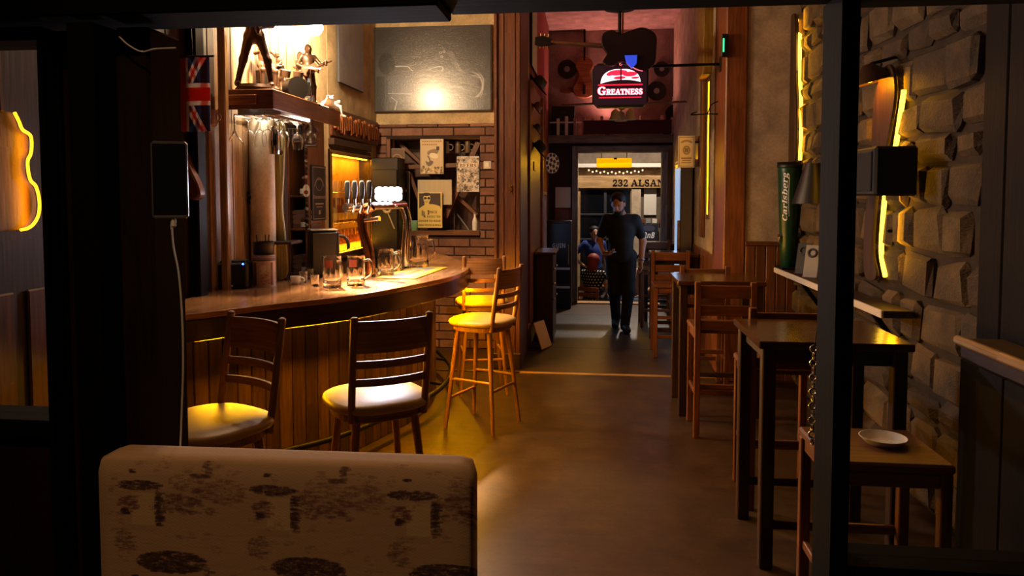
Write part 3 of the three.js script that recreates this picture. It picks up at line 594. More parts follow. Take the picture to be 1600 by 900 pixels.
function handBones(at, dir, palmN, side, curl = 0.5) {   // palm and five fingers along dir; palmN is the way the palm faces
  const d = V(...dir).normalize(), n = V(...palmN).normalize(), s = V().crossVectors(d, n).multiplyScalar(side), W = V(...at), b = [];
  const pt = (u, v, w) => W.clone().addScaledVector(d, u).addScaledVector(s, v).addScaledVector(n, w).toArray();
  for (const v of [-0.024, 0, 0.024]) b.push([pt(0, v * 0.7, 0), pt(0.08, v, 0), 0.015, 0.014]);
  [[-0.031, 0.058], [-0.011, 0.078], [0.011, 0.084], [0.031, 0.074]].forEach(([v, L]) => {
    const k = curl; b.push([pt(0.08, v, 0), pt(0.08 + L * 0.5, v, L * 0.25 * k), 0.0095, 0.009]); b.push([pt(0.08 + L * 0.5, v, L * 0.25 * k), pt(0.08 + L * (1 - 0.35 * k), v, L * 0.8 * k), 0.009, 0.0078]);
  });
  b.push([pt(0.02, 0.03, 0.005), pt(0.055, 0.055, 0.02), 0.0125, 0.011], [pt(0.055, 0.055, 0.02), pt(0.09, 0.055, 0.035), 0.011, 0.009]);
  return b;
}
const meshBones = (bones, k, cell, grow = 0, clip) => { const f = bonesSDF(bones, k, grow), [lo, hi] = boundsOf(bones, grow + cell * 2 + 0.02); return sdfMesh(clip ? (x, y, z) => Math.max(f(x, y, z), clip(x, y, z)) : f, lo, hi, cell); };
function statue(name, label, at, turn, size, pose, mat, group) {
  const t = thing(name, label, 'figurine', at, turn, group), B = figureBones(pose), s = size / 1.75;
  const g = meshBones([...B.torso, ...B.armU, ...B.armF, ...B.legs, ...B.feet, ...B.headB, [B.J.haL, [B.J.haL[0], B.J.haL[1] - 0.09, B.J.haL[2] + 0.03], 0.036, 0.026], [B.J.haR, [B.J.haR[0], B.J.haR[1] - 0.09, B.J.haR[2] + 0.03], 0.036, 0.026]], 0.05, 0.024, 0.012);
  obj('body', g.scale(s, s, s), mat, t);
  const hr = meshBones([{ e: [0.092, 0.11, 0.1], c: [B.J.head[0], B.J.head[1] + 0.055, B.J.head[2] - 0.02] }, { e: [0.085, 0.13, 0.055], c: [B.J.head[0], B.J.head[1] - 0.03, B.J.head[2] - 0.07] }], 0.03, 0.022);
  obj('hair', hr.scale(s, s, s), M.iron, t);
  obj('plinth', cyl(0.34 * s, 0.3 * s, 0.06 * s, [0, 0.0 * s, 0.02]), mat, t);
  return { t, B, s };
}
function guitarShape(L, single = false) {                 // body outline, length L along +x, origin at the middle
  const p = [[-0.5, 0], [-0.46, 0.2], [-0.3, 0.36], [-0.1, 0.33], [0.06, 0.235], [0.2, 0.24], [0.36, 0.29], [0.48, 0.2], [0.5, 0.06], [0.5, -0.05], [0.42, -0.1], single ? [0.46, -0.2] : [0.48, -0.2], single ? [0.34, -0.2] : [0.36, -0.29], [0.2, -0.24], [0.06, -0.235], [-0.1, -0.33], [-0.3, -0.36], [-0.46, -0.2]];
  return smoothShape(p.map(q => [q[0] * L, q[1] * L]), 90);
}

// ================================================================== BACK BAR, left wall
const SH = { x1: -2.05, d0: 4.55, d1: 5.78, y: 2.38 };
{
  const sh = thing('display_shelf', 'thick wooden shelf carrying the band of bronze figurines', 'shelf');
  obj('shelf_board', span(X_L + 0.036, SH.x1, SH.y - 0.03, SH.y, -SH.d0, -SH.d1), M.midWood, sh);
  obj('fascia', span(SH.x1 - 0.02, SH.x1 + 0.004, SH.y - 0.13, SH.y - 0.002, -SH.d0 + 0.004, -SH.d1), M.midWood, sh);
  obj('end_fascia', span(X_L + 0.036, SH.x1 + 0.004, SH.y - 0.13, SH.y - 0.002, -SH.d0 + 0.02, -SH.d0), M.midWood, sh);
  obj('corner_block', span(X_L + 0.04, SH.x1 - 0.1, SH.y - 0.1, SH.y - 0.04, -SH.d0 + 0.05, -SH.d0 + 0.02), M.orangeWood, sh);
  obj('underside', span(X_L + 0.036, SH.x1 - 0.02, SH.y - 0.05, SH.y - 0.032, -SH.d0 - 0.02, -SH.d1), M.steel, sh);
  const base = thing('round_stand', 'round wooden stand under the striding bronze figure', 'stand', [-2.235, SH.y, -4.68]);
  obj('disc', lathe([[0, 0], [0.12, 0], [0.125, 0.008], [0.125, 0.018], [0.118, 0.026], [0, 0.026]], 36), M.orangeWood, base);
  // post in front of the shelf and its crossbar
  const post = struct('post_backbar', span(-2.36, -2.31, 1.0, 3.3, -4.42, -4.47, 0.008), M.paleWood);

  // band of figurines
  const grp = 'bronze band figurines on the high shelf';
  const big = statue('figurine', 'tall striding bronze figure with legs wide apart, on a round stand', [-2.235, SH.y + 0.03, -4.68], 0.5, 0.62,
    { hip: [0, 0.95, 0], anL: [0.28, 0.09, 0.0], knL: [0.22, 0.5, 0.08], anR: [-0.3, 0.09, -0.04], knR: [-0.2, 0.5, 0.04], elL: [0.3, 1.15, 0.1], haL: [0.05, 1.05, 0.26], elR: [-0.36, 1.25, 0.0], haR: [-0.5, 1.45, 0.1] }, M.bronze, grp);
  const drum = statue('figurine', 'seated bronze drummer behind the little drum kit', [-2.29, SH.y, -4.93], 0.9, 0.42,
    { hip: [0, 0.9, 0], knL: [0.2, 0.72, 0.32], anL: [0.2, 0.25, 0.3], knR: [-0.2, 0.72, 0.32], anR: [-0.2, 0.25, 0.3], elL: [0.32, 1.2, 0.15], haL: [0.2, 1.22, 0.42], elR: [-0.32, 1.2, 0.15], haR: [-0.2, 1.25, 0.42], toL: [0.2, 0.2, 0.45], toR: [-0.2, 0.2, 0.45] }, M.bronze, grp);
  obj('drum_stool', cyl(0.045, 0.05, 0.18, [0, 0.09, -0.01]), M.iron, drum.t);
  const kit = thing('drum_kit', 'miniature bronze drum kit with cymbals on the high shelf', 'figurine', [-2.15, SH.y, -5.1], 0.9);
  obj('bass_drum', [cyl(0.075, 0.075, 0.09, [0, 0.08, 0.02], [Math.PI / 2, 0, 0], 28), cyl(0.08, 0.08, 0.012, [0, 0.08, 0.066], [Math.PI / 2, 0, 0], 28)], M.iron, kit);
  obj('tom', cyl(0.035, 0.038, 0.05, [-0.05, 0.185, -0.02], [0.3, 0, 0]), M.bronze, kit); obj('tom', cyl(0.035, 0.038, 0.05, [0.05, 0.185, -0.02], [0.3, 0, 0]), M.bronze, kit);
  obj('floor_tom', cyl(0.05, 0.05, 0.1, [0.13, 0.09, -0.05]), M.iron, kit);
  for (const [x, y, z] of [[-0.14, 0.24, -0.02], [0.14, 0.25, 0.0]]) { obj('cymbal', cyl(0.055, 0.005, 0.012, [x, y, z], [0.25, 0, 0.1], 24), M.pewter, kit); obj('cymbal_stand', taper(V(x, 0, z), V(x, y, z), 0.005, 0.004, 8), M.chrome, kit); }
  const gp = { elL: [0.36, 1.15, 0.12], haL: [0.42, 1.22, 0.34], elR: [-0.33, 1.12, 0.05], haR: [-0.05, 0.98, 0.22], anL: [0.17, 0.09, 0.04], anR: [-0.17, 0.09, 0], knL: [0.15, 0.5, 0.06], knR: [-0.15, 0.5, 0.05] };
  const g1 = statue('figurine', 'bronze guitarist in a dark jacket in front of the drum kit', [-2.13, SH.y, -5.33], 0.7, 0.44, gp, M.bronze, grp);
  const g2 = statue('figurine', 'bronze guitarist behind the frog, face turned to the spotlight', [-2.26, SH.y, -5.5], 1.2, 0.42, { ...gp, elR: [-0.36, 1.22, 0.1], haR: [-0.3, 1.4, 0.3] }, M.pewter, grp);
  for (const f of [g1, g2]) {
    const q = extr(guitarShape(0.46, true), 0.06, 0.008).scale(f.s, f.s, f.s); place(q, [-0.02 * f.s, 0.98 * f.s, 0.2 * f.s], [0, -0.25, 0.35]);
    obj('toy_guitar', [q, bar(V(0.15, 1.05, 0.2).multiplyScalar(f.s), V(0.62, 1.28, 0.3).multiplyScalar(f.s), 0.014, 0.01)], M.redWood, f.t);
  }
  const sax = statue('figurine', 'small bronze singer behind the guitarists by the wall', [-2.32, SH.y, -5.24], 1.0, 0.34, { elR: [-0.3, 1.25, 0.2], haR: [-0.05, 1.5, 0.25] }, M.bronze, grp);
  // frog lying on the edge of the shelf, one leg over the side
  const fr = thing('frog_figurine', 'small pale frog figurine with one leg over the shelf edge', 'figurine', [-2.09, SH.y, -5.62], 0.7);
  obj('body', meshBones([{ e: [0.05, 0.03, 0.06], c: [0, 0.035, 0] }, { e: [0.035, 0.026, 0.032], c: [0, 0.06, 0.055] }, [[0.04, 0.03, -0.03], [0.085, 0.055, 0.02], 0.018, 0.012], [[0.085, 0.055, 0.02], [0.07, 0.012, -0.03], 0.011, 0.009], [[-0.04, 0.03, 0.03], [-0.07, 0.015, 0.06], 0.012, 0.009], [[0.03, 0.03, 0.04], [0.075, 0.01, 0.075], 0.012, 0.009], [[0.075, 0.01, 0.075], [0.085, -0.06, 0.085], 0.009, 0.007], [[0.085, -0.06, 0.085], [0.11, -0.065, 0.1], 0.009, 0.006], { e: [0.011, 0.012, 0.011], c: [0.018, 0.085, 0.06] }, { e: [0.011, 0.012, 0.011], c: [-0.018, 0.085, 0.06] }], 0.012, 0.006), M.white, fr);
  obj('eye', [ball(0.007, [0.018, 0.089, 0.069]), ball(0.007, [-0.018, 0.089, 0.069])], M.black, fr);
  const bl = thing('blue_figurine', 'blue cloaked statuette at the end of the shelf', 'figurine', [-2.29, SH.y, -5.68], 0.8);
  obj('cloak', lathe([[0, 0], [0.075, 0], [0.07, 0.06], [0.05, 0.18], [0.032, 0.25], [0.02, 0.28], [0, 0.282]], 20), std(0x3c6080, { roughness: 0.5 }), bl);
  obj('head', ball(0.03, [0, 0.3, 0.005], 1, 1.2, 1), M.pinkish, bl);
  const pn = thing('pennant', 'narrow yellow and blue pennant hanging beside the spotlight', 'pennant', [-2.38, 2.45, -6.02], 0);
  obj('cloth_strip', box(0.006, 0.55, 0.07, [0, 0.28, 0]), std(0xb89a40, { map: cloth, roughness: 0.9 }), pn); obj('blue_end', box(0.0065, 0.18, 0.072, [0, 0.08, 0]), std(0x3a4c84, { map: cloth, roughness: 0.9 }), pn);

  // glass rack with its lamp
  const rk = thing('glass_rack', 'metal rack under the shelf that holds hanging glasses', 'glass rack', [0, 0, 0]);
  for (let k = 0; k < 5; k++) obj('rack_rail', box(0.008, 0.02, 0.62, [-2.34 + k * 0.068, SH.y - 0.16, -4.9]), M.chrome, rk);
  for (const z of [-4.66, -5.16]) obj('rack_bracket', box(0.3, 0.1, 0.008, [-2.2, SH.y - 0.105, z]), M.steel, rk);
  const lp = thing('rack_lamp', 'bright tube lamp above the hanging glasses', 'lamp', [-2.26, SH.y - 0.075, -4.8]);
  obj('tube', cyl(0.011, 0.011, 0.3, [0, 0, 0], [Math.PI / 2, 0, 0]), glow(0xfff0d8, 26), lp);
  obj('end_cap', [cyl(0.014, 0.014, 0.03, [0, 0, 0.16], [Math.PI / 2, 0, 0]), cyl(0.014, 0.014, 0.03, [0, 0, -0.16], [Math.PI / 2, 0, 0])], M.steel, lp);
  area(0xfff0d8, POW.rack * 8, 0.3, 0.03, [-2.245, SH.y - 0.092, -4.8], [-1.9, 1.2, -4.8]);
  const lp2 = thing('rack_lamp', 'unseen fill tube added behind the front board of the figurine shelf', 'lamp', [-2.1, SH.y - 0.075, -5.1]);  // added lamp, out of sight, that brightens the open cabinet
  obj('tube', cyl(0.01, 0.01, 0.4, [0, 0, 0], [Math.PI / 2, 0, 0]), glow(0xfff0d8, 10), lp2); obj('end_cap', cyl(0.013, 0.013, 0.03, [0, 0, 0.21], [Math.PI / 2, 0, 0]), M.steel, lp2);
  area(0xffe6c4, POW.rack * 5, 0.03, 0.3, [-2.1, SH.y - 0.095, -5.12], [-2.2, 1.5, -6.0]);
  // hanging glasses (upside down)
  const gl = thing('wine_glass', 'stemmed glass hanging upside down from the metal rack', 'glass', [0, 0, 0], 0, 'glasses hanging from the rack');
  obj('bowl', lathe([[0.033, -0.19], [0.041, -0.15], [0.042, -0.12], [0.03, -0.085], [0.005, -0.072], [0.004, -0.02], [0.03, -0.004], [0.032, 0], [0, 0], [0, -0.076], [0.026, -0.09], [0.039, -0.12], [0.038, -0.15], [0.0315, -0.19], [0.033, -0.19]], 24), M.glass, gl);
  const spots = [[-2.305, -4.72], [-2.235, -4.74], [-2.17, -4.72], [-2.3, -4.86], [-2.17, -4.88], [-2.24, -4.98], [-2.1, -4.8], [-2.105, -5.05], [-2.3, -5.08]];
  spots.forEach(([x, z], i) => { const o = i ? dup(gl, [0, 0, 0], 0) : gl; o.position.set(x, SH.y - 0.168, z); });
  const sg = thing('bar_tool_cluster', 'shiny cluster of bar tools hanging beside the glasses', 'bar tools', P(428, 200, { d: 4.62 }).toArray());
  obj('shaker', lathe([[0, -0.17], [0.03, -0.17], [0.036, -0.08], [0.03, -0.03], [0.018, -0.01], [0.018, 0.01], [0, 0.012]], 20), M.chrome, sg);
  obj('hook', tube([V(0, 0.0, 0), V(0, 0.05, 0), V(0.0, 0.075, 0.01)], 0.003), M.chrome, sg);
  obj('spoon', [taper(V(0.035, 0.05, 0), V(0.05, -0.15, 0.01), 0.003, 0.003, 8), ball(0.013, [0.051, -0.16, 0.01], 1, 1.5, 0.4)], M.chrome, sg);
  const ht = thing('bottle_opener', 'pale bottle opener shaped like a forked wishbone under the rack', 'opener', P(366, 190, { d: 4.62 }).toArray());
  obj('fork', [tube([V(0, 0.04, 0), V(0, -0.02, 0), V(0, -0.06, 0)], 0.007), tube([V(0, -0.05, 0), V(0.015, -0.09, 0), V(0.055, -0.14, 0)], 0.0065), tube([V(0, -0.05, 0), V(-0.015, -0.09, 0), V(-0.04, -0.125, 0)], 0.0065)], M.chrome, ht);

  // flag on a hanging rod, print computed
  const uj = print(512, 640, (x, w, h) => {
    x.fillStyle = '#28345c'; x.fillRect(0, 0, w, h);
    const cx = w * 0.16, cy = h * 0.5, ray = (wd, col, dx) => { x.strokeStyle = col; x.lineWidth = wd; for (const s of [-1, 1]) { x.beginPath(); x.moveTo(cx, cy + dx * s); x.lineTo(cx + w * 1.1, cy + s * h * 0.92 + dx * s); x.stroke(); x.beginPath(); x.moveTo(cx, cy); x.lineTo(cx - w, cy + s * h * 0.85); x.stroke(); } };
    ray(118, '#e0d6d0', 0); ray(40, '#c8402e', 0);
    x.fillStyle = '#e0d6d0'; x.fillRect(cx - 88, 0, 176, h); x.fillRect(0, cy - 96, w, 192);
    x.fillStyle = '#cc3e2c'; x.fillRect(cx - 52, 0, 104, h); x.fillRect(0, cy - 58, w, 116);
  });
  const fa = P(276, 90, { d: 4.05 }), fb = P(329, 205, { d: 4.05 });
  const fl = thing('union_flag', 'small red, white and blue union flag hung behind the bar', 'flag', [(fa.x + fb.x) / 2, fb.y, -4.05]);
  const fw = fb.x - fa.x, fh = fa.y - fb.y, fg = new THREE.BoxGeometry(fw, fh, 0.004, 20, 10, 1), fp = fg.attributes.position;
  for (let i = 0; i < fp.count; i++) fp.setZ(i, fp.getZ(i) + 0.006 * Math.sin(fp.getX(i) * 40 + fp.getY(i) * 4));
  fg.computeVertexNormals(); fg.translate(0, fh / 2, 0);
  obj('flag_cloth', fg, phy(0xffffff, { map: uj, roughness: 0.95, transmission: 0.45, thickness: 0, side: THREE.DoubleSide }), fl); obj('rod', cyl(0.006, 0.006, fw + 0.06, [0, fh + 0.004, 0], [0, 0, Math.PI / 2]), M.darkWood, fl); obj('hanging_cord', taper(V(0, fh, 0), V(-0.02, 3.2 - fb.y, 0), 0.002, 0.002, 6), M.darkWood, fl);
  // dark boards behind flag
  struct('post_backbar', span(X_L + 0.036, X_L + 0.1, 1.0, 3.2, -4.1, -4.2, 0.008), M.blackWood);

  // leather bag, cups, wall ornaments
  const bag = thing('leather_bag', 'slanting brown leather bag hanging below the union flag', 'bag', P(300, 310, { d: 4.1 }).toArray());
  obj('pouch', extr(smoothShape([[-0.07, 0.27], [-0.05, 0.29], [-0.02, 0.25], [0.02, 0.16], [0.065, 0.06], [0.07, 0.02], [0.04, 0.0], [-0.01, 0.04], [-0.06, 0.12]], 50), 0.05, 0.01), M.leather, bag);
  obj('strap', tube([V(-0.06, 0.27, 0.03), V(-0.065, 0.36, 0.02), V(-0.05, 0.42, 0)], 0.006), M.leather, bag); obj('cuff', box(0.012, 0.12, 0.056, [-0.074, 0.24, 0.025], [0, 0, 0.1]), M.brass, bag);
  const hc = (n, lab, px, py, d, m, gx) => { const t = thing(n, lab, 'cup', P(px, py, { d }).toArray()); obj('cup_body', lathe([[0, 0], [0.026, 0], [0.03, 0.02], [0.026, 0.06], [0.033, 0.1], [0.03, 0.1], [0.022, 0.06], [0.026, 0.02], [0, 0.008]], 22), m, t); obj('cup_handle', place(new THREE.TorusGeometry(0.022, 0.005, 8, 18), [0.034, 0.055, 0]), m, t); obj('cord', taper(V(0.0, 0.1, 0), V(0, gx, 0), 0.0025, 0.0025, 6), M.darkWood, t); return t; };
  hc('hanging_cup', 'lavender cup hanging left of the cream column', 335, 262, 4.5, M.lavender, 0.36); hc('hanging_cup', 'pinkish cup hanging at the end of the shelf lamp', 332, 197, 4.4, M.pinkish, 0.2);
  const tg = thing('paper_tag', 'small white paper tag hanging between the two cups', 'tag', P(334, 212, { d: 4.48 }).toArray()); obj('card', box(0.045, 0.09, 0.003, [0, 0.0, 0]), M.offwhite, tg);
  // cream column with a strip of bark, iron branch
  struct('column_backbar', cyl(0.085, 0.085, 1.25, [-2.3, 1.62, -4.9], undefined, 28), M.cream);
  const slabw = thing('bark_slab', 'yellowish live-edge wooden slab fixed beside the cream column', 'wood slab', [-2.235, 1.12, -4.99], 0.2);
  obj('slab', boxUV(extr(smoothShape([[-0.045, 0], [-0.04, 0.3], [-0.055, 0.55], [-0.05, 0.9], [-0.06, 1.1], [0.045, 1.1], [0.05, 0.8], [0.035, 0.5], [0.055, 0.25], [0.05, 0]], 50), 0.03, 0.006)), std(0x9a8a42, { map: woodMap, bumpMap: woodBump, bumpScale: 0.003, roughness: 0.6 }), slabw);
  const br = thing('iron_ornament', 'dark curling iron branch mounted before the bark slab', 'ornament', P(395, 330, { d: 4.85 }).toArray());
  obj('branch', [tube([V(-0.07, 0.14, 0), V(-0.04, 0.13, 0), V(-0.02, 0.1, 0.01), V(0.01, 0.09, 0), V(0.03, 0.11, 0)], 0.009, 30), tube([V(-0.02, 0.1, 0), V(-0.03, 0.065, 0.01), V(-0.005, 0.055, 0), V(0.02, 0.07, 0)], 0.008, 24), tube([V(0.03, 0.1, 0), V(0.055, 0.06, 0), V(0.03, 0.02, 0), V(0.0, 0.03, 0), V(0.005, 0.05, 0)], 0.01, 30), tube([V(0.04, 0.04, 0), V(0.06, 0.0, 0), V(0.03, -0.03, 0)], 0.009, 20)], M.iron, br);
  obj('stalk', taper(V(0.05, 0.05, 0), V(0.06, -0.3, -0.02), 0.008, 0.01), M.iron, br);
  struct('post_backbar', span(-2.33, -2.27, 1.0, SH.y - 0.13, -5.2, -5.26, 0.008), M.darkWood);
  const orn = (px0, py0, px1, py1, d, n, lab, m) => { const a = P(px0, py0, { d }), b = P(px1, py1, { d }); const t = thing(n, lab, 'ornament', [(a.x + b.x) / 2, Math.min(a.y, b.y), a.z]); return { t, h: Math.abs(a.y - b.y), w: Math.abs(b.x - a.x) }; };
  { // beaded garland on the near post
    const { t, h } = orn(340, 285, 352, 362, 4.6, 'bead_string', 'string of dark beads hanging on the post left of the cream column'); for (let k = 0; k < 11; k++) obj('bead', ball(0.014 + 0.004 * (k % 2), [0.004 * (k % 3), h * (k + 0.5) / 11, 0], 1, 1, 1, 10), k % 3 ? M.iron : M.pewter, t); obj('string', taper(V(0, 0, 0), V(0, h + 0.25, 0), 0.003, 0.003, 6), M.iron, t);
  }
  // brick-red box behind the canister
  const rb = thing('red_box', 'small brick-red tin on a ledge behind the print canister', 'tin', P(402, 376, { d: 4.95 }).toArray()); obj('tin_body', box(0.14, 0.085, 0.09, [0, 0.043, 0], undefined, 0.006), M.rust, rb); obj('tin_lid', box(0.145, 0.018, 0.095, [0, 0.094, 0], undefined, 0.006), M.offwhite, rb);
  struct('ledge_backbar', span(-2.4, -2.08, P(402, 376, { d: 4.95 }).y - 0.02, P(402, 376, { d: 4.95 }).y, -4.86, -5.06), M.darkWood);
}

// ---------------- open cabinet that faces the room, and what it holds
{
  const d0 = 5.5, x0 = X_L + 0.036, x1 = P(482, 300, { d: d0 }).x, ys = [1.02, P(450, 427, { d: d0 }).y, P(450, 357, { d: d0 }).y, P(450, 305, { d: d0 }).y, P(450, 216, { d: d0 }).y, P(450, 178, { d: d0 }).y];
  const c = thing('open_cabinet', 'narrow open cabinet of dark wood beside the amber cooler', 'cabinet');
  obj('side_panel', span(x0, x0 + 0.02, 0, ys[5], -d0, -d0 - 0.35), M.midWood, c); obj('side_panel', span(x1 - 0.03, x1, 0, ys[5], -d0, -d0 - 0.35), M.midWood, c);
  obj('back_panel', span(x0 + 0.02, x1 - 0.03, 0, ys[5], -d0 - 0.34, -d0 - 0.35), M.orangeWood, c);
  ys.forEach((y, i) => obj('shelf_board', span(x0 + 0.02, x1 - 0.03, y - 0.018, y, -d0, -d0 - 0.34), M.midWood, c));
  obj('base_panel', span(x0 + 0.02, x1 - 0.03, 0, ys[0] - 0.02, -d0 - 0.01, -d0 - 0.03), M.midWood, c);
  // folded towels
  const tw = (y, n, lab) => { for (let k = 0; k < n; k++) { const t = thing('folded_towel', lab, 'towel', [x0 + 0.11, y + 0.036 * k, -d0 - 0.12], 0, lab); const g = new THREE.BoxGeometry(0.15, 0.036, 0.2, 6, 4, 6), p = g.attributes.position; for (let i = 0; i < p.count; i++) { const q = p.getX(i) / 0.075; if (p.getY(i) * 1 > 0.01) p.setY(i, p.getY(i) - 0.007 * q * q * q * q); if (Math.abs(p.getY(i)) > 0.012) p.setX(i, p.getX(i) * 0.95); } g.computeVertexNormals(); g.translate(0, 0.018, 0); obj('fold', g, M.towel[(k + n) % 3], t); } };
  tw(ys[2], 4, 'brown folded towel stacked on the middle cabinet shelf'); tw(ys[1], 4, 'brown folded towel stacked on the lowest cabinet shelf'); tw(ys[4], 3, 'pale folded cloth stacked on the top cabinet shelf');
  // clear bottles with white labels
  const b = thing('clear_bottle', '', 'bottle', [0, 0, 0], 0, 'small clear bottles in the cabinet');
  obj('glass_body', lathe([[0, 0], [0.026, 0], [0.028, 0.01], [0.028, 0.07], [0.02, 0.09], [0.01, 0.1], [0.01, 0.125], [0, 0.126]], 20), M.glass, b); obj('label_band', lathe([[0.0285, 0.012], [0.0287, 0.012], [0.0287, 0.05], [0.0285, 0.05]], 20), M.white, b); obj('stopper', ball(0.014, [0, 0.135, 0]), M.pewter, b);
  ['small clear bottle beside the lowest towel stack', 'small clear bottle beside the middle towel stack', 'small clear bottle alone on the upper cabinet shelf'].forEach((l, i) => { const o = i ? dup(b, [0, 0, 0], 0, l) : b; o.userData.label = l; o.position.set(x1 - 0.055, ys[i + 1], -d0 - 0.04); });
  // sign on the top shelf
  const nt = print(256, 128, (x, w, h) => { x.fillStyle = '#2a1c16'; x.fillRect(0, 0, w, h); x.fillStyle = '#8a7662'; x.font = 'bold 92px serif'; x.textAlign = 'center'; x.fillText('NITT', w / 2, 96); });
  const sg = thing('letter_plaque', 'dark plaque with tall faint letters on the top cabinet shelf', 'sign', [x0 + 0.05, ys[4], -d0 + 0.02], 0.15); obj('board', box(0.17, 0.1, 0.015, [0, 0.05, 0]), M.blackWood, sg); obj('lettering', sheet(0.165, 0.095, [0, 0.05, 0.0082]), printed(nt), sg);
  // whiskey plaque on the cabinet side, facing the aisle
  const wk = print(256, 512, (x, w, h) => {
    x.fillStyle = '#141012'; x.fillRect(0, 0, w, h); x.strokeStyle = '#8a7a6c'; x.lineWidth = 6; x.strokeRect(12, 12, w - 24, h - 24); x.lineWidth = 10; x.beginPath(); x.arc(w / 2, 210, 88, Math.PI * 1.05, Math.PI * 1.95); x.stroke();
    x.fillStyle = '#9a8a7a'; x.textAlign = 'center';  x.beginPath(); x.arc(w / 2, 170, 62, 0, 7); x.lineWidth = 5; x.stroke(); x.font = 'italic bold 46px serif'; x.fillText('Tennessee', w / 2, 310); x.fillRect(50, 352, 156, 14); x.fillRect(70, 384, 116, 8); x.fillRect(112, 420, 32, 40);
  });
  const ya = P(490, 345, { d: 5.6 }).y, yb = P(490, 258, { d: 5.6 }).y, pq = thing('whiskey_plaque', 'black whiskey plaque with pale lettering on the cabinet side', 'sign', [x1 + 0.008, ya, -d0 - 0.185]);
  obj('board', box(0.016, yb - ya, 0.3, [0, (yb - ya) / 2, 0]), M.black, pq); obj('lettering', sheet(0.29, yb - ya - 0.01, [0.0085, (yb - ya) / 2, 0], [0, Math.PI / 2, 0]), printed(wk), pq);
  // carved head above, oval tag and beads on the cabinet corner
  const hd = thing('carved_bust', 'small dark bronze bust mounted below the shelf end', 'ornament', P(486, 228, { d: 5.4 }).toArray(), 0.3);
  obj('bust', meshBones([{ e: [0.03, 0.04, 0.034], c: [0, 0.2, 0] }, [[0, 0.17, 0], [0, 0.1, 0], 0.022, 0.034], [[0, 0.1, 0], [0, 0.03, 0], 0.036, 0.028], { e: [0.05, 0.022, 0.04], c: [0, 0.02, 0] }, [[0.03, 0.12, 0], [0.04, 0.06, 0.03], 0.014, 0.01], [[-0.03, 0.12, 0], [-0.03, 0.06, 0.035], 0.014, 0.01], { e: [0.008, 0.012, 0.012], c: [0, 0.195, 0.034] }, { e: [0.034, 0.024, 0.034], c: [0, 0.225, -0.006] }], 0.014, 0.006), M.bronze, hd); obj('bracket', box(0.09, 0.016, 0.08, [0, 0, 0]), M.darkWood, hd);
  const ov = thing('oval_badge', 'oval white and red badge on the cabinet corner', 'badge', [x1 - 0.012, P(476, 298, { d: 5.45 }).y, -d0 + 0.012]); obj('disc', place(new THREE.CylinderGeometry(0.026, 0.026, 0.012, 26).scale(1, 1, 1.9), [0, 0, 0], [Math.PI / 2, 0, 0]), M.offwhite, ov); obj('red_band', place(new THREE.CylinderGeometry(0.018, 0.018, 0.0135, 26).scale(1, 1, 0.9), [0, -0.012, 0], [Math.PI / 2, 0, 0]), M.rust, ov);
  const bd = thing('bead_string', 'string of dark beads on the corner of the open cabinet', 'ornament', [x1 - 0.012, P(476, 356, { d: 5.45 }).y, -d0 + 0.016]); const bh = P(476, 230, { d: 5.45 }).y - P(476, 356, { d: 5.45 }).y; for (let k = 0; k < 15; k++) if (k < 5 || k > 8) obj('bead', ball(0.013 + 0.004 * (k % 2), [0.003 * (k % 3), bh * (k + 0.5) / 15, 0], 1, 1, 1, 10), k % 3 ? M.bronze : M.pewter, bd); obj('string', taper(V(0, 0, 0), V(0, bh, 0), 0.003, 0.003, 6), M.iron, bd);
}

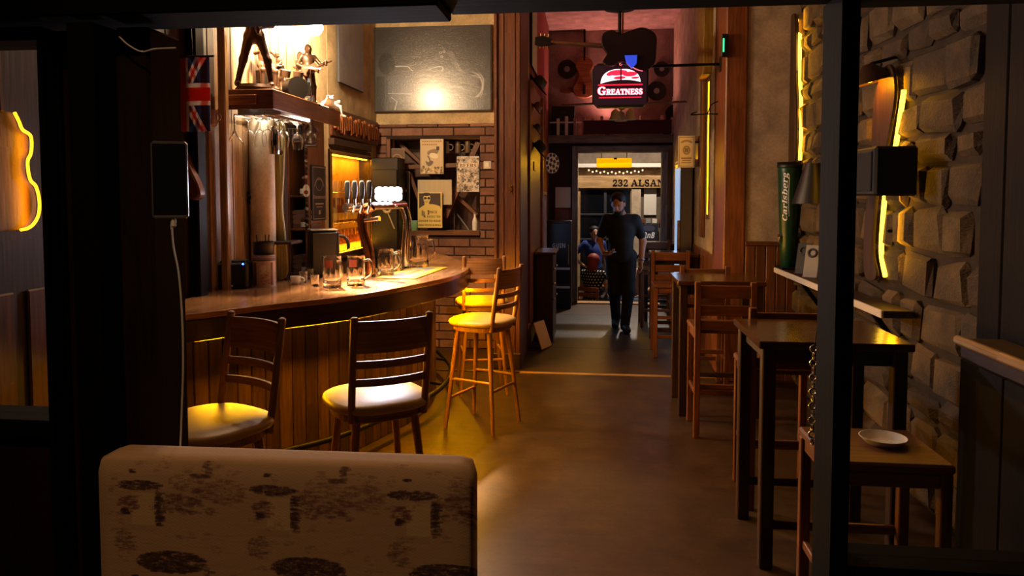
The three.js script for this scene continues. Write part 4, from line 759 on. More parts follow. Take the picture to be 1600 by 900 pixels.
// ---------------- amber cooler set on the left wall, carved sign above
{
  const d0 = P(512, 300, { x: X_L + 0.1 }).z * -1, d1 = 7.6, y1 = 2.1, y0 = 1.12, xf = X_L + 0.012, xb = X_L - 0.14;
  const da = 6.52, db = 7.76;
  const c = thing('drinks_cooler', 'amber-lit glass-fronted drinks cooler behind the beer tap', 'cooler');
  obj('case', [span(xb, xf, y1, y1 + 0.05, -da, -db), span(xb, xf, y0 - 0.06, y0, -da, -db), span(xb, xf, y0, y1, -da, -da - 0.03), span(xb, xf, y0, y1, -db + 0.03, -db), span(xb, xb + 0.02, y0, y1, -da, -db)], M.darkWood, c);
  obj('lit_back', span(xb + 0.02, xb + 0.028, y0, y1, -da - 0.03, -db + 0.03), std(0xd8a040, { roughness: 0.6, map: mottle }), c);
  for (const y of [1.42, 1.72]) obj('glass_shelf', span(xb + 0.03, xf - 0.03, y, y + 0.008, -da - 0.035, -db + 0.035, 0.001), M.pane, c);
  obj('glass_front', span(xf - 0.012, xf - 0.006, y0, y1, -da - 0.03, -db + 0.03, 0.001), M.pane, c);
  obj('front_frame', [span(xf - 0.02, xf + 0.01, y1 - 0.02, y1 + 0.02, -da, -db), span(xf - 0.02, xf + 0.01, y0 - 0.02, y0 + 0.03, -da, -db), span(xf - 0.02, xf + 0.01, y0, y1, -da, -da - 0.025), span(xf - 0.02, xf + 0.01, y0, y1, -db + 0.025, -db)], M.brass, c);
  const lamp = obj('light_tube', [cyl(0.01, 0.01, db - da - 0.1, [xf - 0.04, y0 + 0.02, -(da + db) / 2], [Math.PI / 2, 0, 0]), cyl(0.01, 0.01, db - da - 0.1, [xf - 0.04, y1 - 0.02, -(da + db) / 2], [Math.PI / 2, 0, 0])], glow(0xffb020, 14), c);
  area(0xffb020, POW.cooler, db - da - 0.1, 0.03, [xf - 0.04, y0 + 0.04, -(da + db) / 2], [xb, y1 - 0.3, -(da + db) / 2]);
  area(0xffb020, POW.cooler * 0.8, db - da - 0.1, 0.03, [xf - 0.04, y1 - 0.04, -(da + db) / 2], [xb, y0 + 0.3, -(da + db) / 2]);
  // bottles and tumblers on its shelves
  const bt = thing('beer_bottle', 'brown bottle in a row on the lit cooler shelves', 'bottle', [0, 0, 0], 0, 'bottles in the amber cooler'); obj('glass_body', lathe([[0, 0], [0.03, 0], [0.032, 0.01], [0.032, 0.13], [0.014, 0.18], [0.013, 0.235], [0, 0.236]], 18), M.amberGlass, bt); obj('cap', cyl(0.014, 0.014, 0.014, [0, 0.24, 0]), M.brass, bt); obj('label_band', lathe([[0.0325, 0.03], [0.0327, 0.03], [0.0327, 0.1], [0.0325, 0.1]], 18), std(0xb89038), bt);
  let n = 0; for (const [y, cnt] of [[y0, 9], [1.428, 9]]) for (let k = 0; k < cnt; k++) { const o = n++ ? dup(bt, [0, 0, 0], 0) : bt; o.position.set(xb + 0.07, y, -da - 0.1 - k * 0.112); }
  const tm = thing('tumbler', 'plain tumbler on the upper shelf of the lit cooler', 'glass', [0, 0, 0], 0, 'tumblers in the amber cooler'); obj('glass_body', lathe([[0, 0], [0.028, 0], [0.035, 0.11], [0.0325, 0.11], [0.026, 0.012], [0, 0.012]], 20), M.glass, tm);
  for (let k = 0; k < 7; k++) { const o = k ? dup(tm, [0, 0, 0], 0) : tm; o.position.set(xb + 0.075, 1.728, -da - 0.14 - k * 0.14); }

  // carved frieze: relief letters are not readable, so upright carved strokes
  const fz = thing('carved_frieze', 'dark red carved wooden frieze above the amber cooler', 'frieze', [0, 0, 0]);
  const ya = 2.24, yb2 = 2.5;
  obj('board', span(X_L + 0.01, X_L + 0.04, ya, yb2, -6.5, -7.95, 0.008), M.redWood, fz);
  seed(5); for (let k = 0; k < 26; k++) obj('carving', box(0.03, rnd(0.12, 0.2), 0.028, [X_L + 0.05, (ya + yb2) / 2 + rnd(-0.015, 0.015), -6.56 - k * 0.053], [rnd(-0.25, 0.25), 0, 0], 0.008), M.orangeWood, fz);
  obj('lower_rail', span(X_L + 0.002, X_L + 0.06, 2.16, 2.22, -6.5, -7.62), M.darkWood, fz);
  // tall black cupboard in the corner behind the tap
  const cup = thing('corner_cupboard', 'narrow black cupboard with a faint round emblem in the corner', 'cupboard', [-2.235, 0, -7.81]);
  obj('body', box(0.3, 2.1, 0.28, [0.0, 1.05, 0], undefined, 0.008), M.black, cup); const cd = obj('door', box(0.28, 0.95, 0.016, [0.0, 1.5, 0.148], undefined, 0.006), M.black, cup);
  obj('emblem', [place(new THREE.TorusGeometry(0.04, 0.014, 8, 24), [0.03, 1.56, 0.158]), bar(V(0.04, 1.51, 0.158), V(0.11, 1.34, 0.158), 0.012)], M.grey, cd);
  // left wall picture
  const ar = print(256, 512, (x, w, h) => { x.fillStyle = '#837a78'; x.fillRect(0, 0, w, h); seed(8); for (let i = 0; i < 500; i++) { x.fillStyle = `rgba(${rnd(90, 150) | 0},${rnd(84, 138) | 0},${rnd(90, 150) | 0},.12)`; x.fillRect(rnd(w), rnd(h), rnd(8, 60), rnd(8, 90)); } });
  const pa = P(523, 60, { x: X_L }), pb = P(562, 140, { x: X_L }), pic = thing('side_picture', 'frameless greyish picture on the wall above the carved frieze', 'picture', [X_L + 0.015, 0, 0]);
  const yl = P(562, 145, { x: X_L }).y; obj('canvas', span(0, 0.03, yl, yl + 1.05, pa.z, pb.z), M.charcoal, pic); obj('print', sheet(pa.z - pb.z - 0.01, 1.04, [0.0305, yl + 0.525, (pa.z + pb.z) / 2], [0, Math.PI / 2, 0]), printed(ar), pic);
}

// ================================================================== ON THE COUNTER
{
  const on = (px, py) => P(px, py, { y: H_BAR }).toArray();
  // black receipt box
  const bx = thing('card_terminal', 'black box with a blue pilot light on the counter by the canister', 'terminal', on(364, 451), 0.25);
  obj('housing', box(0.2, 0.17, 0.17, [0, 0.085, -0.06], undefined, 0.015), M.black, bx); obj('lid', box(0.16, 0.008, 0.11, [0, 0.174, -0.06], undefined, 0.003), M.charcoal, bx);
  obj('pilot_light', ball(0.006, [0.07, 0.16, 0.027]), glow(0x3060ff, 12), bx); obj('key', ball(0.007, [0.0, 0.02, 0.026]), M.white, bx); obj('paper_slot', box(0.13, 0.006, 0.004, [-0.01, 0.165, 0.026]), M.grey, bx);
  // print canister
  const cp = print(512, 384, (x, w, h) => {
    x.fillStyle = '#c0a494'; x.fillRect(0, 0, w, h); seed(3); x.fillStyle = '#6c5a68'; x.fillRect(0, 0, w, 64); for (let i = 0; i < 40; i++) { x.fillStyle = '#ccc0ba'; x.fillRect(i * 13, 8, 7, 8); x.fillRect(i * 13 + 4, 26, 7, 8); x.beginPath(); x.arc(i * 13 + 6, 66, 7, 0, 7); x.fillStyle = '#3c3040'; x.fill(); }
    for (let k = 0; k < 4; k++) { const o = k * 128; x.fillStyle = '#6c463c'; x.fillRect(o + 84, 90, 22, 270); x.fillStyle = '#dcccb8'; x.fillRect(o + 12, 120, 40, 110); x.fillStyle = '#9c5c4a'; for (let i = 0; i < 30; i++) { x.beginPath(); x.ellipse(o + rnd(10, 76), rnd(190, 350), rnd(4, 12), rnd(4, 14), rnd(3), 0, 7); x.globalAlpha = 0.45; x.fill(); } x.globalAlpha = 1; }
  });
  const cn = thing('print_canister', 'canister with an old newspaper print and a dark top', 'canister', on(413, 447));
  const ch = 0.21, cr = 0.073;
  obj('printed_drum', new THREE.CylinderGeometry(cr, cr, ch, 36, 1, false).translate(0, ch / 2, 0), printed(cp), cn);
  obj('dark_insert', lathe([[0, ch], [0.066, ch], [0.068, ch + 0.085], [0.062, ch + 0.085], [0.06, ch + 0.02], [0, ch + 0.02]], 30), M.black, cn);
  for (const [x, z] of [[0.03, 0], [-0.03, 0.02], [0.0, -0.03]]) obj('straw', taper(V(x, ch + 0.02, z), V(x * 1.3, ch + 0.13, z), 0.004, 0.004, 8), M.charcoal, cn);
  // kettle
  const kt = thing('coffee_maker', 'black and steel coffee machine behind the beer mugs', 'coffee machine', on(508, 433), 0.5);
  obj('body', box(0.2, 0.34, 0.2, [0, 0.17, -0.1], undefined, 0.018), M.black, kt); obj('steel_side', box(0.012, 0.32, 0.17, [0.104, 0.17, -0.1], undefined, 0.008), M.steel, kt); obj('top_plate', box(0.2, 0.012, 0.2, [0, 0.345, -0.1]), M.steel, kt);
  obj('handle', tube([V(0.11, 0.3, -0.06), V(0.15, 0.29, -0.05), V(0.175, 0.25, -0.045), V(0.18, 0.2, -0.045)], 0.012), M.black, kt);
  // small cups on the inner edge
  const sc = thing('shot_glass', 'small thick glass beside the coffee machine', 'glass', [0, 0, 0], 0, 'small glasses beside the coffee machine'); obj('glass_body', lathe([[0, 0], [0.026, 0], [0.03, 0.075], [0.027, 0.075], [0.023, 0.014], [0, 0.014]], 22), M.glass, sc);
  [[492, 447], [474, 441], [484, 436]].forEach(([a, b], i) => { const o = i ? dup(sc, [0, 0, 0], 0) : sc; o.position.set(...on(a, b)); });
  const wc = thing('coffee_cup', 'white cup lying among the small glasses', 'cup', on(462, 444)); obj('cup_body', lathe([[0, 0], [0.022, 0], [0.032, 0.02], [0.036, 0.055], [0.033, 0.055], [0.028, 0.02], [0, 0.006]], 24), M.white, wc); obj('cup_handle', place(new THREE.TorusGeometry(0.016, 0.005, 8, 18), [0.044, 0.03, 0]), M.white, wc);

  // beer mugs: fluted glass, handle
  function mug(label, px, py, turn, r, h, hasMark) {
    const t = thing('beer_mug', label, 'beer mug', on(px, py), turn, 'glass beer mugs on the counter');
    const prof = [[0, 0], [r * 0.94, 0], [r, 0.012], [r, h * 0.3], [r * 0.985, h * 0.6], [r * 0.97, h * 0.8], [r, h], [r - 0.0045, h], [r * 0.9, h * 0.8], [r * 0.88, h * 0.3], [r * 0.84, 0.03], [0, 0.026]];
    const g = lathe(prof, 48), p = g.attributes.position;
    for (let i = 0; i < p.count; i++) { const x = p.getX(i), z = p.getZ(i), y = p.getY(i), R = Math.hypot(x, z), a = Math.atan2(z, x); if (R > r * 0.93 && y > 0.008 && y < h * 0.72) { const k = 1 - 0.045 * Math.abs(Math.sin(a * 5)); p.setX(i, x * k); p.setZ(i, z * k); } }
    g.computeVertexNormals(); obj('glass_body', g, M.glass, t);
    obj('mug_handle', tube([V(r * 0.95, h * 0.84, 0), V(r + 0.03, h * 0.85, 0), V(r + 0.046, h * 0.62, 0), V(r + 0.042, h * 0.38, 0), V(r * 0.95, h * 0.2, 0)], 0.0085, 28, 10), M.glass, t);
    if (hasMark) obj('crest', place(new THREE.CylinderGeometry(r * 1.004, r * 1.004, h * 0.24, 12, 1, true, -0.42, 0.84), [0, h * 0.77, 0], [0, -turn + 0.0, 0]), std(0xa85a50, { roughness: 0.5, side: THREE.DoubleSide }), t);
    return t;
  }
  mug('beer mug with a faded red crest, standing nearest the counter rim', 519, 449, -0.6, 0.062, 0.205, true);
  mug('beer mug with a pale red crest and its handle turned to the tap', 556, 446, 0.1, 0.062, 0.2, true);
  mug('plain dimpled beer mug right under the tap spout', 603, 431, 0.3, 0.06, 0.2, false);
  mug('short beer mug between the legs of the tap tower', 619, 424, 1.8, 0.05, 0.17, false);
  const pi = mug('large clear beer jug with a round handle beside the tap tower', 655, 418, 0.0, 0.08, 0.27, false);

  // bar mat
  const mp = print(512, 192, (x, w, h) => { x.fillStyle = '#c8a83c'; x.fillRect(0, 0, w, h); x.fillStyle = '#8a8478'; x.fillRect(40, 44, w - 80, h - 88); x.fillStyle = '#c8a83c'; x.beginPath(); x.ellipse(w / 2, h / 2, 120, 34, 0, 0, 7); x.fill(); x.fillStyle = '#54504c'; x.font = 'bold 54px sans-serif'; x.textAlign = 'center'; for (let i = 0; i < 5; i++) x.fillRect(170 + i * 36, h / 2 - 14, 24, 28); });
  const q = [on(583, 433), on(655, 439), on(706, 420), on(640, 416)];
  const mt = thing('bar_mat', 'yellow rubber bar mat with a grey middle under the jug', 'bar mat');
  const c0 = V(...q[0]).lerp(V(...q[2]), 0.5), len = V(...q[1]).distanceTo(V(...q[2])), ang = Math.atan2(-(q[2][2] - q[1][2]), q[2][0] - q[1][0]);
  const mw = Math.min(len, 0.85), md = 0.3; mt.position.set(c0.x, H_BAR, c0.z); mt.rotation.y = ang;
  obj('rubber_pad', box(mw, 0.008, md, [0, 0.004, 0], undefined, 0.003), M.yellow, mt); obj('printed_face', sheet(mw - 0.012, md - 0.012, [0, 0.0083, 0], [-Math.PI / 2, 0, 0]), printed(mp), mt);

  // beer tap tower: two chrome legs, a crossbar, four taps and a lit badge row
  const A = V(...on(579, 432)), B = V(...on(633, 420)), t = thing('beer_tap', 'chrome arched beer tap tower with four black handles and glowing badges', 'beer tap', A.toArray());
  const dv = B.clone().sub(A), side = V(-dv.z, 0, dv.x).normalize(), top = P(572, 322, { d: -A.z }).y - H_BAR;
  const lp = [V(0, 0, 0), V(-0.01, top * 0.35, 0), V(-0.055, top * 0.7, 0), V(-0.045, top * 0.93, 0), V(0.02, top, 0)];
  obj('tower_leg', tube(lp, 0.038, 40, 16), M.copper, t);
  const rp = [dv.clone(), dv.clone().add(V(0.01, top * 0.4, 0)), dv.clone().add(V(0.02, top * 0.8, 0)), dv.clone().add(V(-0.02, top * 0.98, 0)), dv.clone().add(V(-0.1, top, 0))];
  obj('tower_leg', tube(rp, 0.035, 40, 16), M.chrome, t);
  obj('crossbar', taper(V(-0.17, top - 0.01, 0.05), dv.clone().add(V(0.0, top, 0)), 0.03, 0.03, 18), M.chrome, t);
  obj('foot_ring', [cyl(0.05, 0.045, 0.02, [0, 0.01, 0]), cyl(0.05, 0.045, 0.02, [dv.x, 0.01, dv.z])], M.chrome, t);
  for (let k = 0; k < 4; k++) {
    const bx0 = P(543 + k * 11.3, 320, { d: -A.z - 0.03 * (k - 1.5) - 0.02 }).sub(A);
    const fc = obj('faucet', [taper(V(bx0.x, top - 0.01, bx0.z), V(bx0.x, top + 0.05, bx0.z), 0.012, 0.009), taper(V(bx0.x, top, bx0.z), V(bx0.x, top - 0.05, bx0.z + 0.045), 0.011, 0.009)], M.chrome, t);
    obj('tap_handle', place(lathe([[0, 0], [0.012, 0], [0.018, 0.03], [0.021, 0.08], [0.018, 0.12], [0.012, 0.135], [0, 0.137]], 18), [bx0.x, top + 0.05, bx0.z]), M.blackMatt, fc);
  }
  obj('side_spout', [taper(V(-0.03, top * 0.8, 0.03), V(0.09, top * 0.83, 0.06), 0.014, 0.018, 14), taper(V(0.06, top * 0.82, 0.05), V(0.06, top * 0.74, 0.06), 0.01, 0.008, 12)], M.chrome, t);
  // badges: scalloped lit plate
  const bc = P(608, 303, { d: -(A.z + B.z) / 2 + 0.12 }), bw = 0.225;
  const badge = [];
  for (let k = 0; k < 4; k++) for (const y of [-0.022, 0.022]) badge.push(cyl(0.034, 0.034, 0.03, [bc.x - A.x - bw / 2 + 0.034 + k * 0.049, bc.y - A.y + y, bc.z - A.z], [Math.PI / 2, 0, 0], 20));
  obj('badge_light', badge, glow(0xe6ecff, 14), t);
  obj('badge_back', box(bw - 0.02, 0.1, 0.012, [bc.x - A.x, bc.y - A.y, bc.z - A.z - 0.024], undefined, 0.005), M.steel, t);
  obj('badge_bracket', tube([V(bc.x - A.x, bc.y - A.y - 0.04, bc.z - A.z - 0.03), V(bc.x - A.x, top - 0.02, bc.z - A.z - 0.03), V(dv.x * 0.75, top, dv.z * 0.75)], 0.012), M.chrome, t);
  area(0xf2eeff, POW.tap, bw, 0.09, [bc.x + 0.02, bc.y, bc.z + 0.09], [bc.x + 0.77, bc.y - 0.15, bc.z + 1.09]);
}

// ================================================================== BACK WALL OF THE BAR: painting, niche, posters
{
  const zf = -D_BACK;
  // painting
  const art = print(1024, 800, (x, w, h) => {
    x.fillStyle = '#3a3a3c'; x.fillRect(0, 0, w, h); seed(41);
    for (let i = 0; i < 260; i++) { const cx = rnd(w), cy = rnd(h), r = rnd(60, 220), g = x.createRadialGradient(cx, cy, 0, cx, cy, r), b = 38 + rnd(46) + (cy > h * 0.45 && cx > w * 0.3 ? 24 : 0); g.addColorStop(0, `rgba(${b | 0},${b | 0},${(b * 1.03) | 0},.3)`); g.addColorStop(1, 'rgba(50,50,52,0)'); x.fillStyle = g; x.fillRect(cx - r, cy - r, 2 * r, 2 * r); }
    // swirling pale brushwork, low and to the right
    const stroke = (pts, wd, a, c = '200,200,200') => { x.strokeStyle = `rgba(${c},${a})`; x.lineWidth = wd; x.lineCap = 'round'; x.beginPath(); x.moveTo(...pts[0]); x.bezierCurveTo(...pts[1], ...pts[2], ...pts[3]); x.stroke(); };
    for (let i = 0; i < 90; i++) { const ox = rnd(320, 760), oy = rnd(400, 680); stroke([[ox, oy], [ox + rnd(40, 120), oy - rnd(20, 60)], [ox + rnd(90, 200), oy + rnd(-30, 50)], [ox + rnd(140, 260), oy + rnd(-30, 60)]], rnd(3, 18), rnd(0.06, 0.2)); }
    for (let i = 0; i < 16; i++) stroke([[860 + rnd(60), 440 + rnd(40)], [960 + rnd(40), 460], [980, 600 + rnd(50)], [880 + rnd(60), 680]], rnd(3, 9), rnd(0.15, 0.4));
    for (let i = 0; i < 8; i++) stroke([[480, 420 - i * 3], [560, 360 + i * 4], [640, 370], [600, 420 + i * 2]], 5, 0.3);
    for (let i = 0; i < 10; i++) stroke([[640 + i * 5, 240], [680 + i * 6, 300], [700 + i * 4, 380], [760 + i * 3, 440]], rnd(3, 7), 0.2);
    x.fillStyle = 'rgba(24,24,27,.75)'; x.beginPath(); x.ellipse(110, 345, 72, 105, 0, 0, 7); x.fill(); x.fillRect(20, 470, 70, 330);
    x.strokeStyle = 'rgba(225,225,225,.8)'; x.lineWidth = 7; x.beginPath(); x.moveTo(190, 370); x.lineTo(300, 375); x.lineTo(340, 420); x.stroke(); x.beginPath(); x.moveTo(120, 630); x.lineTo(330, 640); x.stroke(); x.beginPath(); x.moveTo(150, 670); x.lineTo(200, 710); x.lineTo(180, 790); x.stroke();
    x.fillStyle = 'rgba(90,104,138,.35)'; x.fillRect(120, 460, 230, 260);
    for (const [a, b] of [[590, 250], [600, 290], [620, 240]]) { x.beginPath(); x.arc(a, b, 10, 0, 7); x.strokeStyle = 'rgba(230,230,225,.7)'; x.lineWidth = 5; x.stroke(); }
  });
  const a = P(587, 178, { d: D_BACK }), b = P(768, 40, { d: D_BACK }), a2 = P(768, 170, { d: D_BACK });
  const w = b.x - a.x, h = b.y - (a.y + a2.y) / 2;
  const p = thing('painting', 'large glossy dark grey painting with swirling pale brushwork', 'painting', [(a.x + b.x) / 2, (a.y + a2.y) / 2, zf + 0.03]);
  obj('stretcher', box(w, h, 0.045, [0, h / 2, 0]), M.black, p);
  obj('canvas_face', sheet(w - 0.012, h - 0.012, [0, h / 2, 0.0228]), phy(0xffffff, { map: art, roughness: 0.28, clearcoat: 0.8, clearcoatRoughness: 0.22, bumpMap: pits, bumpScale: 0.002 }), p);
  obj('edge_strip', [box(w + 0.02, 0.014, 0.05, [0, -0.004, 0]), box(0.014, h, 0.05, [w / 2 + 0.004, h / 2, 0])], M.darkWood, p);

  // posters in the niche and a switch
  function poster(name, label, x0, y0, x1, y1, off, pr, cat = 'poster', th = 0.012) {
    const u = P(x0, y1, { d: D_BACK + off }), v = P(x1, y0, { d: D_BACK + off }), W = v.x - u.x, H = v.y - u.y, t = thing(name, label, cat, [(u.x + v.x) / 2, u.y, u.z]);
    obj('board', box(W, H, th, [0, H / 2, 0]), M.offwhite, t); obj('print', sheet(W - 0.006, H - 0.006, [0, H / 2, th / 2 + 0.0006]), printed(pr), t); return t;
  }
  poster('bird_poster', 'vintage poster of a large bird above a crowd, on the brick niche', 657, 217, 693, 272, 0.01, print(256, 400, (x, w, h) => {
    x.fillStyle = '#cdb893'; x.fillRect(0, 0, w, h); x.fillStyle = '#a8813c'; for (let i = 0; i < 9; i++) x.fillRect(18 + i * 25, 16, 19, 18); for (let i = 0; i < 7; i++) x.fillRect(18 + i * 25, 52, 19, 18);
    x.fillStyle = '#8a7256'; x.beginPath(); x.ellipse(140, 150, 66, 34, -0.25, 0, 7); x.fill(); x.fillStyle = '#e4d8c0'; x.beginPath(); x.ellipse(150, 190, 50, 30, 0.3, 0, 7); x.fill(); x.fillStyle = '#3a2c24'; x.fillRect(178, 84, 34, 44);
    x.strokeStyle = '#5a4a3c'; x.lineWidth = 12; x.beginPath(); x.moveTo(80, 190); x.quadraticCurveTo(110, 230, 118, 300); x.stroke(); x.fillStyle = '#6c625a'; x.beginPath(); x.ellipse(110, 280, 40, 24, -0.7, 0, 7); x.fill(); x.beginPath(); x.moveTo(70, 300); x.lineTo(56, 250); x.lineTo(96, 270); x.fill();
    seed(6); for (let i = 0; i < 60; i++) { x.fillStyle = ['#8a7454', '#b49c70', '#6c5a44', '#d8c8a0'][i % 4]; x.beginPath(); x.arc(rnd(w), rnd(320, 396), rnd(6, 16), 0, 7); x.fill(); }
  }));
  poster('beers_poster', 'black and white illustrated poster headed BEERS on the niche edge', 714, 244, 749, 300, -0.02, print(256, 420, (x, w, h) => {
    x.fillStyle = '#d4cabb'; x.fillRect(0, 0, w, h); seed(9); for (let i = 0; i < 230; i++) { x.strokeStyle = ['#3c3430', '#6c625a', '#8c8278'][i % 3]; x.fillStyle = ['#b8ac9c', '#8c8074', '#e6dccc', '#544a44'][i % 4]; x.lineWidth = 2.5; x.beginPath(); x.ellipse(rnd(w), rnd(h), rnd(6, 20), rnd(6, 18), rnd(3), 0, 7); i % 3 && x.fill(); x.stroke(); }
    x.fillStyle = '#e6dccc'; x.fillRect(16, 78, w - 32, 62); x.fillStyle = '#544a44'; x.font = 'bold 62px serif'; x.textAlign = 'center'; x.fillText('BEERS', w / 2, 130);
  }));
  poster('plain_sheet', 'pale blank sheet behind the rock and roll poster', 653, 281, 706, 320, 0.03, print(128, 96, (x, w, h) => { x.fillStyle = '#b8ac8c'; x.fillRect(0, 0, w, h); x.strokeStyle = '#a89c7e'; for (let i = 0; i < 5; i++) x.strokeRect(6 + i * 20, 6, 14, h - 12); }), 'sheet');
  poster('rock_poster', 'yellow rock and roll poster with a man in sunglasses', 653, 300, 691, 356, -0.01, print(256, 380, (x, w, h) => {
    x.fillStyle = '#cdb866'; x.fillRect(0, 0, w, h); x.fillStyle = '#3a2a26'; x.fillRect(14, 12, w - 28, 160); x.fillStyle = '#cdb866'; x.beginPath(); x.ellipse(96, 66, 38, 50, 0, 0, 7); x.fill(); x.fillRect(70, 100, 50, 40); x.beginPath(); x.moveTo(10, 180); x.quadraticCurveTo(96, 90, 236, 150); x.lineTo(242, 180); x.closePath(); x.fill();
    x.fillStyle = '#2a1c1a'; x.beginPath(); x.ellipse(92, 22, 42, 18, 0, 0, 7); x.fill(); x.beginPath(); x.ellipse(80, 64, 16, 13, 0, 0, 7); x.fill(); x.beginPath(); x.ellipse(116, 64, 16, 13, 0, 0, 7); x.fill(); x.fillRect(82, 100, 28, 5); for (let i = 0; i < 4; i++) x.fillRect(40 + i * 9, 190 + i * 6, 6, 60);
    x.textAlign = 'right'; x.font = 'bold 66px sans-serif'; x.fillText('I', 124, 240); x.font = 'bold 38px sans-serif'; x.fillText('ONCE', 206, 226); x.font = 'bold 30px sans-serif'; x.fillText('IS ADDICTED', 240, 272); x.fillText('LOUDER TO HEAR', 242, 318); x.font = 'bold 27px sans-serif'; x.fillText('GOOD ROCK & ROLL', 246, 362);
  }));
  poster('round_label_board', 'brown advertising board at the left of the niche', 609, 232, 632, 266, 0.02, print(128, 180, (x, w, h) => { x.fillStyle = '#6a4c38'; x.fillRect(0, 0, w, h); x.strokeStyle = '#a88860'; x.lineWidth = 7; x.beginPath(); x.arc(66, 90, 42, 0, 7); x.stroke();  }), 'sign');
  poster('black_pub_board', 'black pub board with a pale line of letters in the niche', 608, 268, 640, 336, 0.05, print(128, 256, (x, w, h) => { x.fillStyle = '#1e1616'; x.fillRect(0, 0, w, h); x.fillStyle = '#c0a888'; x.beginPath(); x.ellipse(64, 40, 26, 20, 0, 3.14, 6.28); x.fill(); x.fillStyle = '#d0c8bc'; for (let i = 0; i < 8; i++) x.fillRect(12 + i * 13, 104, 9, 14); }), 'sign');
  const sw = P(762, 258, { d: D_BACK }), s = thing('light_switch', 'square white light switch on the bricks', 'switch', [sw.x, sw.y, zf + 0.016]); obj('plate', box(0.085, 0.085, 0.012, [0, 0, 0.004], undefined, 0.004), M.offwhite, s); obj('rocker', box(0.04, 0.055, 0.008, [0, 0, 0.012], [0.08, 0, 0], 0.002), M.white, s);
  struct('trim_11', span(-1.0, -0.968, 2.2, H_CEIL, zf + 0.02, zf), M.cream);
  // green cup on the niche sill, bottles and glass in the niche
  const ny = P(612, 360, { d: D_BACK }).y;
  const gc = P(647, 366, { d: D_BACK - 0.0 }), c = thing('green_cup', 'mint green cup on the niche sill', 'cup', [gc.x, ny, zf - 0.03]); obj('cup_body', lathe([[0, 0], [0.042, 0], [0.048, 0.11], [0.044, 0.11], [0.038, 0.01], [0, 0.01]], 24), M.mint, c);
  const wb = thing('white_bottle', 'white bottle standing at the right end of the niche', 'bottle', [P(742, 350, { d: D_BACK + 0.12 }).x, ny, zf - 0.12]); obj('bottle_body', lathe([[0, 0], [0.028, 0], [0.03, 0.1], [0.02, 0.13], [0.012, 0.15], [0.012, 0.18], [0, 0.18]], 20), M.white, wb); obj('cap', cyl(0.014, 0.014, 0.02, [0, 0.19, 0]), M.grey, wb);
  const ng = thing('hanging_tankard', '', 'tankard', [0, 0, 0], 0, 'tankards hanging under the niche top'); obj('tankard_body', lathe([[0, -0.13], [0.035, -0.13], [0.032, -0.02], [0.036, 0], [0.033, 0], [0.029, -0.02], [0.03, -0.12], [0, -0.12]], 20), M.pewter, ng); obj('tankard_handle', place(new THREE.TorusGeometry(0.032, 0.006, 8, 16), [0.04, -0.065, 0]), M.pewter, ng);
  const top = P(612, 216, { d: D_BACK }).y; [[698, 0.14], [716, 0.18], [731, 0.14]].forEach(([px, o], i) => { const k = i ? dup(ng, [0, 0, 0], 0) : ng; k.userData.label = 'pewter tankard hanging from the top of the brick niche'; k.position.set(P(px, 230, { d: D_BACK + o }).x, top - 0.03, zf - o); });
}

